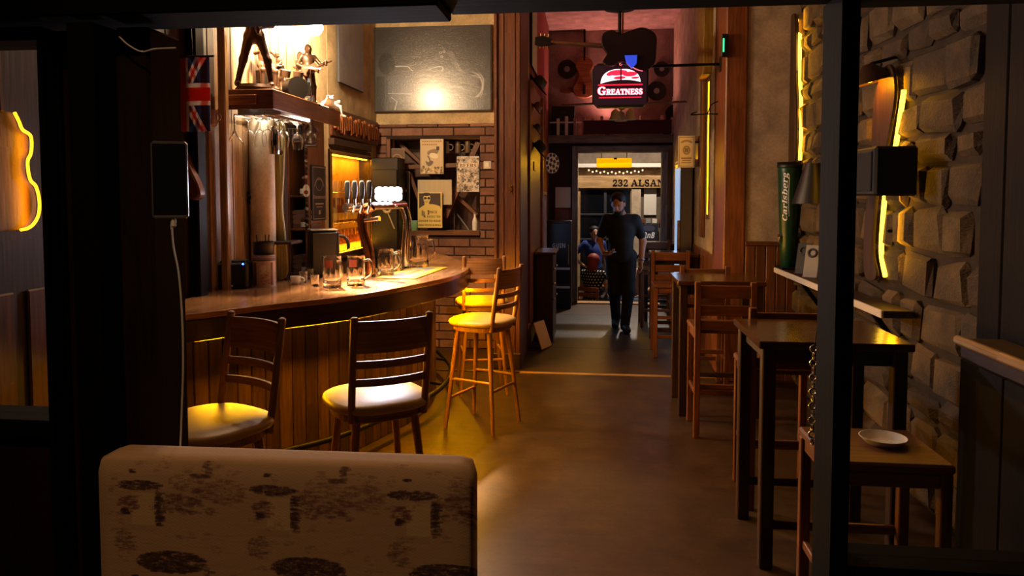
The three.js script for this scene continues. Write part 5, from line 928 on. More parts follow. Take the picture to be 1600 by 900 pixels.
// ================================================================== AISLE AND END OF THE ROOM
const font = await new FontLoader().loadAsync('fonts/droid/droid_sans_bold.typeface.json');
const serif = await new FontLoader().loadAsync('fonts/droid/droid_serif_bold.typeface.json');
{
  // hats on hooks along the boarded wall
  const hat = (label, px, py, d, sc, m, cat = 'hat') => { const p = P(px, py, { d }), t = thing('hanging_hat', label, cat, [X_AL + 0.03, p.y, -d], Math.PI / 2, 'hats hung on the boarded wall'); obj('brim', place(lathe([[0.075, 0], [0.16, 0.012], [0.163, 0.02], [0.075, 0.01]], 30), [0, 0, 0.035], [0.9, 0, 0]).scale(sc, sc, sc), m, t); obj('crown', place(lathe([[0.078, 0], [0.074, 0.08], [0.055, 0.11], [0, 0.105]], 26), [0, 0, 0.035], [0.9, 0, 0]).scale(sc, sc, sc), m, t); obj('hook', taper(V(0, 0.03, 0), V(0, 0.05, 0.08), 0.006, 0.006), M.brass, t); return t; };
  hat('dark hat with an upturned brim, highest on the boarded wall', 828, 133, 8.35, 1.0, M.charcoal); hat('narrow brown hat below the highest hat', 824, 170, 8.3, 0.7, M.leather); hat('grey cap low on the boarded wall', 826, 202, 8.4, 0.6, M.charcoal); hat('dark pointed hat lowest on the boarded wall', 828, 233, 8.4, 0.95, M.blackMatt);
  // framed photo strips on boards
  const fr = thing('wall_photo', 'small reddish frame on the boards below the pointed hat', 'frame', [X_AL + 0.032, P(825, 260, { d: 8.5 }).y, -8.5], Math.PI / 2); obj('frame', box(0.26, 0.1, 0.016, [0, 0, 0]), M.redWood, fr); obj('print', box(0.22, 0.065, 0.018, [0, 0, 0]), M.leather, fr);
  // brass lamp hook on pillar
  const bh = P(798, 295, { d: 7.08 }), hk = thing('brass_hook', 'brass double hook on the dark pillar', 'hook', [bh.x, bh.y, -D_PIL + 0.006]); obj('plate', box(0.03, 0.07, 0.008, [0, 0, 0.002]), M.brass, hk); obj('prong', tube([V(0, 0.02, 0.005), V(0, 0.015, 0.05), V(0, 0.05, 0.06)], 0.006), M.brass, hk); obj('prong', tube([V(0, -0.02, 0.005), V(0, -0.04, 0.04), V(0, -0.02, 0.05)], 0.006), M.brass, hk);
  // cloth banner: white and red, hung high on the aisle wall
  const bp = (px, dd) => P(px, 118, { d: dd });
  const y0 = P(845, 118, { d: 8.9 }).y, bn = thing('banner', 'long white and red cloth banner above the boarded wall', 'banner', [X_AL + 0.02, y0, 0]);
  obj('white_half', box(0.008, 1.0, 0.62, [0.01, 0.5, -8.5]), M.offwhite, bn); obj('red_half', box(0.008, 1.0, 1.25, [0.01, 0.5, -9.44]), M.red, bn); obj('pole', taper(V(0.012, 1.02, -8.15), V(0.012, 1.02, -10.1), 0.012, 0.012), M.darkWood, bn);
  // clock with a football face
  const fc = P(864, 255, { x: X_AL + 0.05 }), cl = thing('wall_clock', 'black and white patterned disc mounted on the dark red wall', 'clock', [P(862, 255, { d: 10.9 }).x, P(862, 255, { d: 10.9 }).y, -10.9], 0.9);
  obj('disc', cyl(0.15, 0.15, 0.03, [0, 0, 0], [Math.PI / 2, 0, 0], 32), M.white, cl); for (let k = 0; k < 10; k++) { const a = k / 10 * 6.283; obj('patch', box(0.045, 0.05, 0.006, [Math.cos(a) * 0.12, Math.sin(a) * 0.12, 0.016], [0, 0, a]), M.black, cl); } for (let k = 0; k < 4; k++) { const a = k / 4 * 6.283 + 0.5; obj('patch', box(0.05, 0.05, 0.006, [Math.cos(a) * 0.05, Math.sin(a) * 0.05, 0.016], [0, 0, a]), M.black, cl); } obj('bracket', box(0.02, 0.02, 0.2, [-0.03, 0, -0.1]), M.iron, cl);
  // lit window in the aisle wall
  const wy0 = P(843, 400, { d: 9.8 }).y, wy1 = P(843, 305, { d: 9.8 }).y;
  const wn = struct('window_3', [span(X_AL, X_AL + 0.05, wy0 - 0.05, wy0, -9.62, -10.42), span(X_AL, X_AL + 0.05, wy1, wy1 + 0.05, -9.62, -10.42), span(X_AL, X_AL + 0.05, wy0, wy1, -9.62, -9.67), span(X_AL, X_AL + 0.05, wy0, wy1, -10.37, -10.42), span(X_AL, X_AL + 0.04, wy0, wy1, -10.0, -10.03)], M.orangeWood);
  obj('window_light', span(X_AL + 0.002, X_AL + 0.012, wy0, wy1, -9.67, -10.37), glow(0x9ec0ff, 1.0), wn);
  area(0xb8d0ff, POW.fridge, 0.7, wy1 - wy0, [X_AL + 0.055, (wy0 + wy1) / 2, -10.02], [2, 1.2, -10.02]);
  // pinboard of pale papers by the end wall and black drinks board
  const pb = thing('picture_board', 'pale picture above a red-framed print by the black board', 'picture', [-0.5, P(875, 345, { d: 11.4 }).y, -D_END + 0.02]); obj('pale_sheet', box(0.24, 0.32, 0.02, [0, 0.36, 0]), M.offwhite, pb); obj('red_frame', box(0.26, 0.2, 0.02, [0, 0.09, 0]), M.rust, pb); obj('inner_print', box(0.2, 0.15, 0.024, [0, 0.09, 0]), M.leather, pb);
  const bt = print(256, 768, (x, w, h) => { x.fillStyle = '#0c0c10'; x.fillRect(0, 0, w, h); x.fillStyle = '#b8b4ac'; x.fillRect(0, 420, w, 22); x.fillRect(0, 600, w, 22); x.font = 'bold 60px sans-serif'; x.textAlign = 'center'; x.fillText('GUIN', w / 2, 230); });
  const ba = P(852, 475, { d: 10.9 }), bb = P(890, 345, { d: 10.9 }), bd = thing('black_fridge', 'black drinks fridge with white stripes beside the street door', 'fridge', [(ba.x + bb.x) / 2 + 0.02, 0, -10.95]);
  obj('body', box(0.36, bb.y, 0.4, [0, bb.y / 2, -0.2], undefined, 0.01), M.black, bd); const fdr = obj('door', box(0.34, bb.y - 0.12, 0.03, [0, bb.y / 2 + 0.02, 0.012], undefined, 0.006), M.charcoal, bd); obj('door_print', sheet(0.33, bb.y - 0.14, [0, bb.y / 2 + 0.02, 0.0282]), printed(bt, { roughness: 0.35 }), fdr); obj('handle', box(0.016, 0.3, 0.03, [0.14, bb.y * 0.62, 0.04]), M.chrome, fdr);
  // yellow tray leaning at the foot of the boarded wall
  const yt = P(845, 545, { y: 0 }), ys = thing('yellow_sign', 'yellow folding floor sign leaning by the boarded wall', 'floor sign', [yt.x + 0.02, 0, yt.z], 1.2); obj('panel', box(0.26, 0.3, 0.012, [0, 0.16, 0.0], [-0.35, 0, 0]), M.yellow, ys); obj('panel', box(0.26, 0.3, 0.012, [0, 0.15, -0.16], [0.35, 0, 0]), M.yellow, ys); obj('hinge', box(0.2, 0.012, 0.03, [0, 0.298, -0.08]), M.black, ys);
  // small dark cabinet and pipework beneath the boards
  const kg = thing('low_cabinet', 'dark low cabinet with pale handles against the boarded wall', 'cabinet', [X_AL + 0.165, 0, -8.75], Math.PI / 2); obj('body', box(0.68, 1.02, 0.2, [0, 0.51, -0.01], undefined, 0.008), M.darkWood, kg); obj('top', box(0.72, 0.025, 0.24, [0, 1.034, 0]), M.redWood, kg); for (const [x, y] of [[-0.3, 0.85], [-0.3, 0.68], [-0.3, 0.5], [0.15, 0.85], [0.15, 0.5]]) obj('knob', ball(0.016, [x, y, 0.1]), M.chrome, kg);

  // ---------------- high end of the room
  const ze = -D_END - 0.35;
  const bx = thing('balustrade', 'row of short white posts on the ledge above the street door', 'balustrade', [0, 2.62, -D_END + 0.06]);
  const posts = [872, 885, 898, 912, 926, 940, 955, 970, 986, 1002, 1018, 1034, 1050, 1066]; posts.forEach((px, i) => obj('post', box(0.045, 0.26 + 0.03 * (i % 2), 0.045, [P(px, 210, { d: 11.44 }).x, 0.13 + 0.015 * (i % 2), 0]), i < 2 || i > 10 ? M.offwhite : M.mauve, bx)); obj('rail', box(1.86, 0.022, 0.03, [0.22, 0.2, -0.005]), M.offwhite, bx);
  const mbx = thing('maroon_banner', 'maroon cloth banner stretched along the balustrade', 'banner', [P(980, 215, { d: 11.4 }).x, 2.63, -D_END + 0.125]); obj('cloth_panel', box(1.32, 0.2, 0.01, [0.0, 0.1, 0]), M.maroon, mbx); obj('hem', box(1.34, 0.018, 0.014, [0, 0.2, 0]), M.maroon, mbx);
  const rec = (px, py, r, lab) => { const p = P(px, py, { d: 11.84 }), t = thing('vinyl_record', lab, 'record', [p.x, p.y, ze + 0.01]); obj('disc', cyl(r, r, 0.008, [0, 0, 0], [Math.PI / 2, 0, 0], 40), std(0x0c0a0c, { roughness: 0.25 }), t); obj('label_disc', cyl(r * 0.3, r * 0.3, 0.01, [0, 0, 0.001], [Math.PI / 2, 0, 0], 24), M.grey, t); return t; };
  rec(886, 108, 0.15, 'black vinyl record on the wall above the brown violin'); rec(1026, 142, 0.15, 'black vinyl record right of the lit pub sign'); rec(1034, 108, 0.12, 'reddish vinyl record high by the corner of the end wall');
  const cap = thing('brown_mask', 'small brown carved mask under the left record', 'ornament', [P(888, 140, { d: 11.8 }).x, P(888, 142, { d: 11.8 }).y, ze + 0.02]); obj('carving', extr(smoothShape([[-0.13, 0], [-0.08, 0.05], [0, 0.06], [0.1, 0.05], [0.13, 0], [0.04, -0.03], [-0.05, -0.03]], 40), 0.03, 0.006), M.redWood, cap);
  const vc = P(913, 120, { d: 11.75 }), vi = thing('violin', 'brown string instrument hanging on the end wall left of the lit sign', 'violin', [vc.x, vc.y, ze + 0.04], 0);
  obj('body', place(extr(smoothShape([[0, 0.3], [0.09, 0.27], [0.13, 0.18], [0.085, 0.06], [0.1, -0.05], [0.17, -0.18], [0.12, -0.29], [0, -0.32], [-0.12, -0.29], [-0.17, -0.18], [-0.1, -0.05], [-0.085, 0.06], [-0.13, 0.18], [-0.09, 0.27]], 70), 0.05, 0.012), [0, 0, 0]), M.orangeWood, vi); obj('neck', box(0.03, 0.5, 0.025, [0, 0.5, 0.05]), M.blackWood, vi); obj('tailpiece', box(0.04, 0.16, 0.012, [0, -0.2, 0.07]), M.black, vi);
  const spk = thing('loudspeaker', 'black loudspeaker on the ledge at the left end of the balustrade', 'loudspeaker', [P(881, 200, { d: 11.65 }).x, 2.62, -D_END - 0.15]); obj('cabinet', box(0.36, 0.46, 0.28, [0, 0.23, 0], undefined, 0.012), M.black, spk); obj('woofer', place(lathe([[0, 0], [0.05, 0.005], [0.12, 0.03], [0.13, 0.03], [0.13, 0.02]], 28), [0, 0.17, 0.12], [Math.PI / 2, 0, 0]), M.charcoal, spk); obj('tweeter', cyl(0.04, 0.04, 0.02, [0, 0.36, 0.135], [Math.PI / 2, 0, 0]), M.charcoal, spk);
  const gb = P(1056, 200, { d: 11.5 }), gc = thing('guitar_case', 'black guitar case leaning on the ledge by the right corner', 'guitar case', [gb.x, 2.62, -D_END - 0.12], -0.2); obj('case', place(extr(smoothShape([[-0.17, 0.02], [-0.2, 0.14], [-0.12, 0.25], [-0.13, 0.36], [0.0, 0.46], [0.14, 0.44], [0.17, 0.3], [0.17, 0.08], [0.1, 0.0]], 60), 0.1, 0.012), [0, 0.012, -0.05]), M.blackMatt, gc); obj('latch', box(0.03, 0.02, 0.01, [-0.05, 0.2, 0.066]), M.chrome, gc);
  const tk = thing('ledge_jug', 'little white jug on the ledge behind the balustrade', 'jug', [P(1052, 160, { d: 11.7 }).x + 0.02, 2.62 + 0.46, -D_END - 0.14]); obj('jug_body', lathe([[0, 0], [0.045, 0], [0.06, 0.05], [0.035, 0.1], [0.045, 0.13], [0.04, 0.13], [0, 0.02]], 20), M.offwhite, tk); obj('jug_handle', place(new THREE.TorusGeometry(0.03, 0.007, 8, 16), [0.06, 0.07, 0]), M.offwhite, tk);

  // chandelier with tulip shades
  const cc = P(972, 172, { d: 9.6 }), ch = thing('chandelier', 'ceiling lamp with two pale tulip glass shades', 'ceiling lamp', cc.toArray());
  obj('rod', taper(V(0, 0.05, 0), V(0, H_CEIL - cc.y, 0), 0.012, 0.012), M.brass, ch); obj('hub', ball(0.045, [0, 0.03, 0], 1, 0.7, 1), M.brass, ch);
  for (const a of [0.4, 2.5, 4.6]) { const x = Math.cos(a) * 0.11, z = Math.sin(a) * 0.11; const am = obj('arm', tube([V(0, 0.03, 0), V(x * 0.6, 0.05, z * 0.6), V(x, 0.0, z)], 0.008), M.brass, ch); obj('tulip_shade', place(lathe([[0.018, 0], [0.05, -0.03], [0.062, -0.09], [0.08, -0.13], [0.076, -0.13], [0.058, -0.09], [0.046, -0.03], [0.016, -0.004]], 22), [x, 0, z]), phy(0xd8cca8, { roughness: 0.5, transmission: 0.4, thickness: 0, side: THREE.DoubleSide }), am); }
  for (const [px0, py0, px1, py1] of [[880, 172, 962, 168], [985, 168, 1072, 174]]) obj('fan_blade', bar(P(px0, py0, { d: 9.75 }).sub(cc).setY(0.09), P(px1, py1, { d: 9.55 }).sub(cc).setY(0.09), 0.13, 0.012), M.midWood, ch);

  // ---------------- hanging guitar and the lit pub sign on their iron bracket
  const DG = 6.98, gA = P(1022, 78, { d: DG }), gN = P(838, 66, { d: DG }), g = thing('hanging_guitar', 'dark electric guitar hanging flat below the ceiling, neck to the left', 'guitar', P(982, 76, { d: DG }).toArray());
  g.rotation.set(0, Math.PI, -0.06 * -1, 'YXZ');
  const bodyG = extr(smoothShape([[-0.245, 0.0], [-0.23, 0.13], [-0.12, 0.185], [0.0, 0.15], [0.08, 0.12], [0.16, 0.15], [0.235, 0.12], [0.24, 0.02], [0.19, -0.06], [0.22, -0.14], [0.14, -0.16], [0.06, -0.12], [-0.04, -0.16], [-0.15, -0.19], [-0.235, -0.13]], 80), 0.045, 0.008); bodyG.translate(0, 0, -0.022);
  obj('body', bodyG, std(0x1a1014, { roughness: 0.25 }), g);
  obj('neck', [bar(V(0.2, 0.02, 0), V(0.72, 0.035, 0), 0.045, 0.022)], M.redWood, g); obj('fretboard', bar(V(0.14, 0.018, 0.024), V(0.72, 0.035, 0.018), 0.012, 0.044), M.darkWood, g);
  obj('headstock', place(extr([[0, -0.03], [0.1, -0.045], [0.15, -0.03], [0.15, 0.035], [0.08, 0.05], [0, 0.025]], 0.018, 0.003), [0.72, 0.035, -0.01]), M.blackWood, g);
  for (let k = 0; k < 6; k++) obj('tuning_peg', taper(V(0.75 + (k % 3) * 0.035, 0.035 + (k < 3 ? 0.045 : -0.04), 0), V(0.75 + (k % 3) * 0.035, 0.035 + (k < 3 ? 0.072 : -0.066), 0), 0.006, 0.008, 8), M.brass, g);
  for (const x of [-0.06, 0.05]) obj('pickup', box(0.035, 0.08, 0.014, [x, 0.01, 0.028]), M.chrome, g); obj('bridge', box(0.02, 0.09, 0.014, [-0.13, 0.005, 0.03]), M.chrome, g); for (const [x, y] of [[-0.16, -0.1], [-0.11, -0.12]]) obj('knob', cyl(0.014, 0.014, 0.016, [x, y, 0.036], [Math.PI / 2, 0, 0]), M.brass, g);
  const rodT = P(968, 55, { d: DG }); const rd = thing('iron_rod', 'iron rod from the ceiling that carries the guitar', 'rod', [rodT.x, rodT.y, rodT.z]); obj('rod', taper(V(0, 0, 0), V(0, H_CEIL - rodT.y, 0), 0.017, 0.017), M.iron, rd); const rz = P(967, 20, { d: DG }).y - rodT.y; obj('ceiling_cup', place(lathe([[0, 0], [0.14, 0.03], [0.15, 0.06], [0, 0.07]], 28), [0, rz, 0]), M.iron, rd);
  const brk = thing('iron_bracket', 'black iron arm from the timber pillar to the lit sign', 'bracket', [0, 0, 0]); const ba2 = P(1128, 98, { d: 7.0 }), bb2 = P(1005, 101, { d: DG }); obj('arm', bar(V(X_AR - 0.02, ba2.y, -7.08), V(bb2.x, bb2.y, -7.08), 0.025), M.iron, brk); obj('wall_plate', box(0.012, 0.14, 0.08, [X_AR - 0.026, ba2.y, -7.08]), M.iron, brk);
  // lit sign
  const sp = print(512, 416, (x, w, h) => {
    x.fillStyle = '#14060a'; x.fillRect(0, 0, w, h);
    x.save(); x.beginPath(); x.moveTo(66, 190); x.quadraticCurveTo(70, 60, 210, 40); x.lineTo(320, 40); x.quadraticCurveTo(446, 62, 452, 176); x.quadraticCurveTo(260, 120, 66, 190); x.closePath(); x.fillStyle = '#ffe6e2'; x.fill(); x.clip();
    x.fillStyle = '#e01c34'; for (const [a, b, c, d] of [[230, 76, 96, 30], [350, 92, 70, 26], [150, 92, 30, 18], [250, 130, 60, 16], [400, 132, 40, 12]]) { x.beginPath(); x.ellipse(a, b, c, d, -0.06, 0, 7); x.fill(); } x.restore();
    x.fillStyle = '#14060a'; x.fillRect(256, 30, 14, 150);
    x.fillStyle = '#b01024'; x.fillRect(40, 196, 432, 16); x.fillRect(50, 330, 412, 14);
    x.textAlign = 'left'; x.lineJoin = 'round'; const T = (s, f, X) => { x.font = f; x.strokeStyle = '#ff4058'; x.lineWidth = 12; x.strokeText(s, X, 306); x.fillStyle = '#fff4f4'; x.fillText(s, X, 306); return X + x.measureText(s).width; };
    x.font = 'bold 112px serif'; let X0 = 34; X0 = T('G', 'bold 112px serif', X0); x.save(); x.scale(0.92, 1); x.restore(); const f = 'bold 78px serif'; x.font = f; const k = (474 - X0) / x.measureText('REATNESS').width; x.save(); x.translate(X0, 0); x.scale(k, 1); T('REATNESS', f, 0); x.restore();
  });
  const sa = P(926, 168, { d: 7.1 }), sb = P(1012, 100, { d: 7.1 }), sW = sb.x - sa.x, sH = sb.y - sa.y, sn = thing('lit_pub_sign', 'glowing red pub sign reading GREATNESS under the guitar', 'sign', [(sa.x + sb.x) / 2, sa.y, -7.1]);
  const oct = (W, H, c) => [[-W / 2 + c, 0], [W / 2 - c, 0], [W / 2, c], [W / 2, H - c], [W / 2 - c, H], [-W / 2 + c, H], [-W / 2, H - c], [-W / 2, c]];
  obj('sign_case', place(extr(oct(sW, sH, 0.05), 0.09, 0.006), [0, 0, -0.05]), M.black, sn);
  obj('sign_face', sheet(sW * 0.96, sH * 0.92, [0, sH / 2, 0.0475]), std(0x101010, { map: sp, emissive: 0xffffff, emissiveMap: sp, emissiveIntensity: 2.6, roughness: 0.4 }), sn);
  obj('hanger', [taper(V(-0.1, sH, 0), V(-0.1, sH + 0.06, 0), 0.006, 0.006), taper(V(0.1, sH, 0), V(0.1, sH + 0.06, 0), 0.006, 0.006)], M.iron, sn);
  area(0xff5060, POW.neon, sW * 0.8, sH * 0.7, [(sa.x + sb.x) / 2, sa.y + sH / 2, -7.1 + 0.06], [0.1, 1.2, 0]);
  // blue sticker on the guitar and a clip lamp
  const bs = P(985, 97, { d: DG }), st = thing('blue_spotlight', 'small lamp with a blue lens between the guitar and the lit sign', 'lamp', bs.toArray()); obj('lens', place(extr([[-0.05, 0.05], [0.055, 0.05], [0.05, -0.02], [0.01, -0.06], [-0.035, -0.01]], 0.02, 0.004), [0, 0, 0.03]), glow(0x3048d0, 1.1), st); obj('clip', ball(0.016, [-0.09, -0.02, 0.04]), M.chrome, st); obj('holder', box(0.12, 0.05, 0.03, [-0.01, 0.0, 0.005]), M.iron, st);
  // red flood lamp that washes the ceiling pink
  const fl = thing('red_floodlight', 'red floodlight on the ledge that colours the ceiling', 'floodlight', [0.2, 2.62, -D_END - 0.2]); obj('housing', place(lathe([[0, 0], [0.05, 0], [0.065, 0.07], [0.058, 0.07], [0.045, 0.01], [0, 0.01]], 22), [0, 0.03, 0]), M.black, fl); obj('lens_light', cyl(0.056, 0.056, 0.008, [0, 0.088, 0]), glow(0xff5040, 6), fl); obj('foot', box(0.1, 0.03, 0.06, [0, 0.015, 0]), M.black, fl);
  spotL(0xffa498, POW.pink, [0.2, 2.74, -D_END - 0.2], [0.15, H_CEIL, -D_END + 0.9], 1.35, 0.7, 3);

  // ---------------- right side of the aisle
  // amber slot: LED strip between two timbers
  const sl = thing('amber_light_slot', 'narrow ragged amber light slot in the aisle wall past the timber pillar', 'wall light', [X_AR - 0.005, 0, -7.88]); const a1 = P(1112, 335, { d: 7.9 }).y, a0 = P(1112, 128, { d: 7.9 }).y;
  seed(12); const sh = []; for (let k = 0; k <= 20; k++) sh.push([-0.028 - rnd(0.014), a1 + (a0 - a1) * k / 20]); for (let k = 20; k >= 0; k--) sh.push([0.028 + rnd(0.018), a1 + (a0 - a1) * k / 20]);
  obj('light_face', place(extr(sh, 0.004, 0), [0, 0, 0], [0, -Math.PI / 2, 0]), glow(0xffb818, 3.2), sl); obj('backing', box(0.006, a0 - a1 + 0.1, 0.2, [0.0025, (a0 + a1) / 2, 0]), M.midWood, sl);
  area(0xffa810, POW.ledWall, 0.05, a0 - a1, [X_AR - 0.02, (a0 + a1) / 2, -7.88], [-1, (a0 + a1) / 2, -7.88]);
  // small green-lit device on the post
  const ex = P(1128, 72, { d: 6.8 }), ed = thing('green_indicator', 'small black device with a green light bar on the timber post', 'device', [ex.x + 0.02, ex.y, -6.79]); obj('housing', box(0.06, 0.2, 0.04, [0, 0, 0.012], undefined, 0.006), M.black, ed); obj('green_light', box(0.012, 0.12, 0.004, [-0.012, 0, 0.034]), glow(0x40ff90, 2.2), ed);
  const hp = P(1100, 182, { d: 7.4 }), hkk = thing('iron_wall_hook', 'thin curled iron hook on the pillar side', 'hook', [X_AR - 0.02, hp.y, -7.2]); obj('wire', [tube([V(0, 0, 0), V(-0.1, 0.0, 0.02), V(-0.26, -0.005, 0.04), V(-0.2, 0.02, 0.04)], 0.006), tube([V(0, 0.12, 0), V(-0.06, 0.09, 0.01), V(-0.1, 0.0, 0.02)], 0.005)], M.iron, hkk);
  // cream emblem plaque
  const em = print(256, 420, (x, w, h) => { x.fillStyle = '#d8c6a8'; x.fillRect(0, 0, w, h); x.strokeStyle = '#7a624a'; x.lineWidth = 6; x.strokeRect(14, 14, w - 28, h - 28); x.fillStyle = '#9a8464'; x.beginPath(); x.moveTo(30, 80); x.quadraticCurveTo(128, 20, 226, 80); x.lineTo(200, 96); x.quadraticCurveTo(128, 50, 56, 96); x.fill(); x.beginPath(); x.arc(128, 190, 62, 0, 7); x.fill(); x.fillStyle = '#d8c6a8'; x.beginPath(); x.arc(128, 190, 40, 0, 7); x.fill(); x.fillStyle = '#8a7454'; for (let i = 0; i < 12; i++) { const a = i / 12 * 6.28; x.fillRect(124 + Math.cos(a) * 48, 186 + Math.sin(a) * 48, 10, 10); } x.fillRect(96, 160, 64, 60); x.fillRect(44, 290, 168, 18); x.fillRect(60, 322, 136, 14); x.fillRect(50, 352, 156, 12); });
  const e0 = P(1059, 262, { d: 8.4 }), e1 = P(1086, 212, { d: 8.4 }), ep = thing('emblem_plaque', 'cream plaque with a brown emblem, projecting from the aisle wall', 'sign', [(e0.x + e1.x) / 2, e0.y, -8.4]); const eW = e1.x - e0.x, eH = e1.y - e0.y; obj('board', box(eW, eH, 0.02, [0, eH / 2, 0]), M.offwhite, ep); obj('print', sheet(eW - 0.01, eH - 0.01, [0, eH / 2, 0.0106]), printed(em), ep); obj('bracket', bar(V(eW / 2, eH * 0.8, 0), V(X_AR - (e0.x + e1.x) / 2, eH * 0.8, 0), 0.02), M.iron, ep);
  const eo = thing('rust_plaque', 'rusty brown plaque behind the cream emblem plaque', 'sign', [X_AR - 0.012, e0.y + 0.02, -8.62]); obj('board', box(0.02, 0.34, 0.22, [0, 0.17, 0]), M.orangeWood, eo); obj('rivet', [ball(0.012, [-0.012, 0.3, 0.07]), ball(0.012, [-0.012, 0.3, -0.07])], M.brass, eo);
  // pale door panel in fridge form, with a cool glow added
  const f0 = P(1079, 375, { d: 9.0 }).y, f1 = P(1079, 262, { d: 9.0 }).y, fg = thing('glowing_panel', 'pale door panel with an added cool white glow, modelled like a tall fridge', 'fridge', [X_AR - 0.095, 0, -9.22]);
  obj('body', box(0.14, f1 + 0.06, 0.62, [0, (f1 + 0.06) / 2, 0], undefined, 0.01), M.steel, fg); obj('panel_glow', box(0.006, f1 - 0.25, 0.5, [-0.074, (f1 + 0.25) / 2, 0]), glow(0xa8c8f0, 0.75), fg); obj('handle', box(0.03, 0.4, 0.02, [-0.085, 1.2, 0.27]), M.chrome, fg);
  obj('top_edge', box(0.15, 0.03, 0.64, [0, f1 + 0.075, 0]), M.white, fg);
  area(0xb4d0ff, POW.fridge, 0.5, f1 - 0.25, [X_AR - 0.18, (f1 + 0.25) / 2, -9.22], [-1, 1, -9.22]);
}

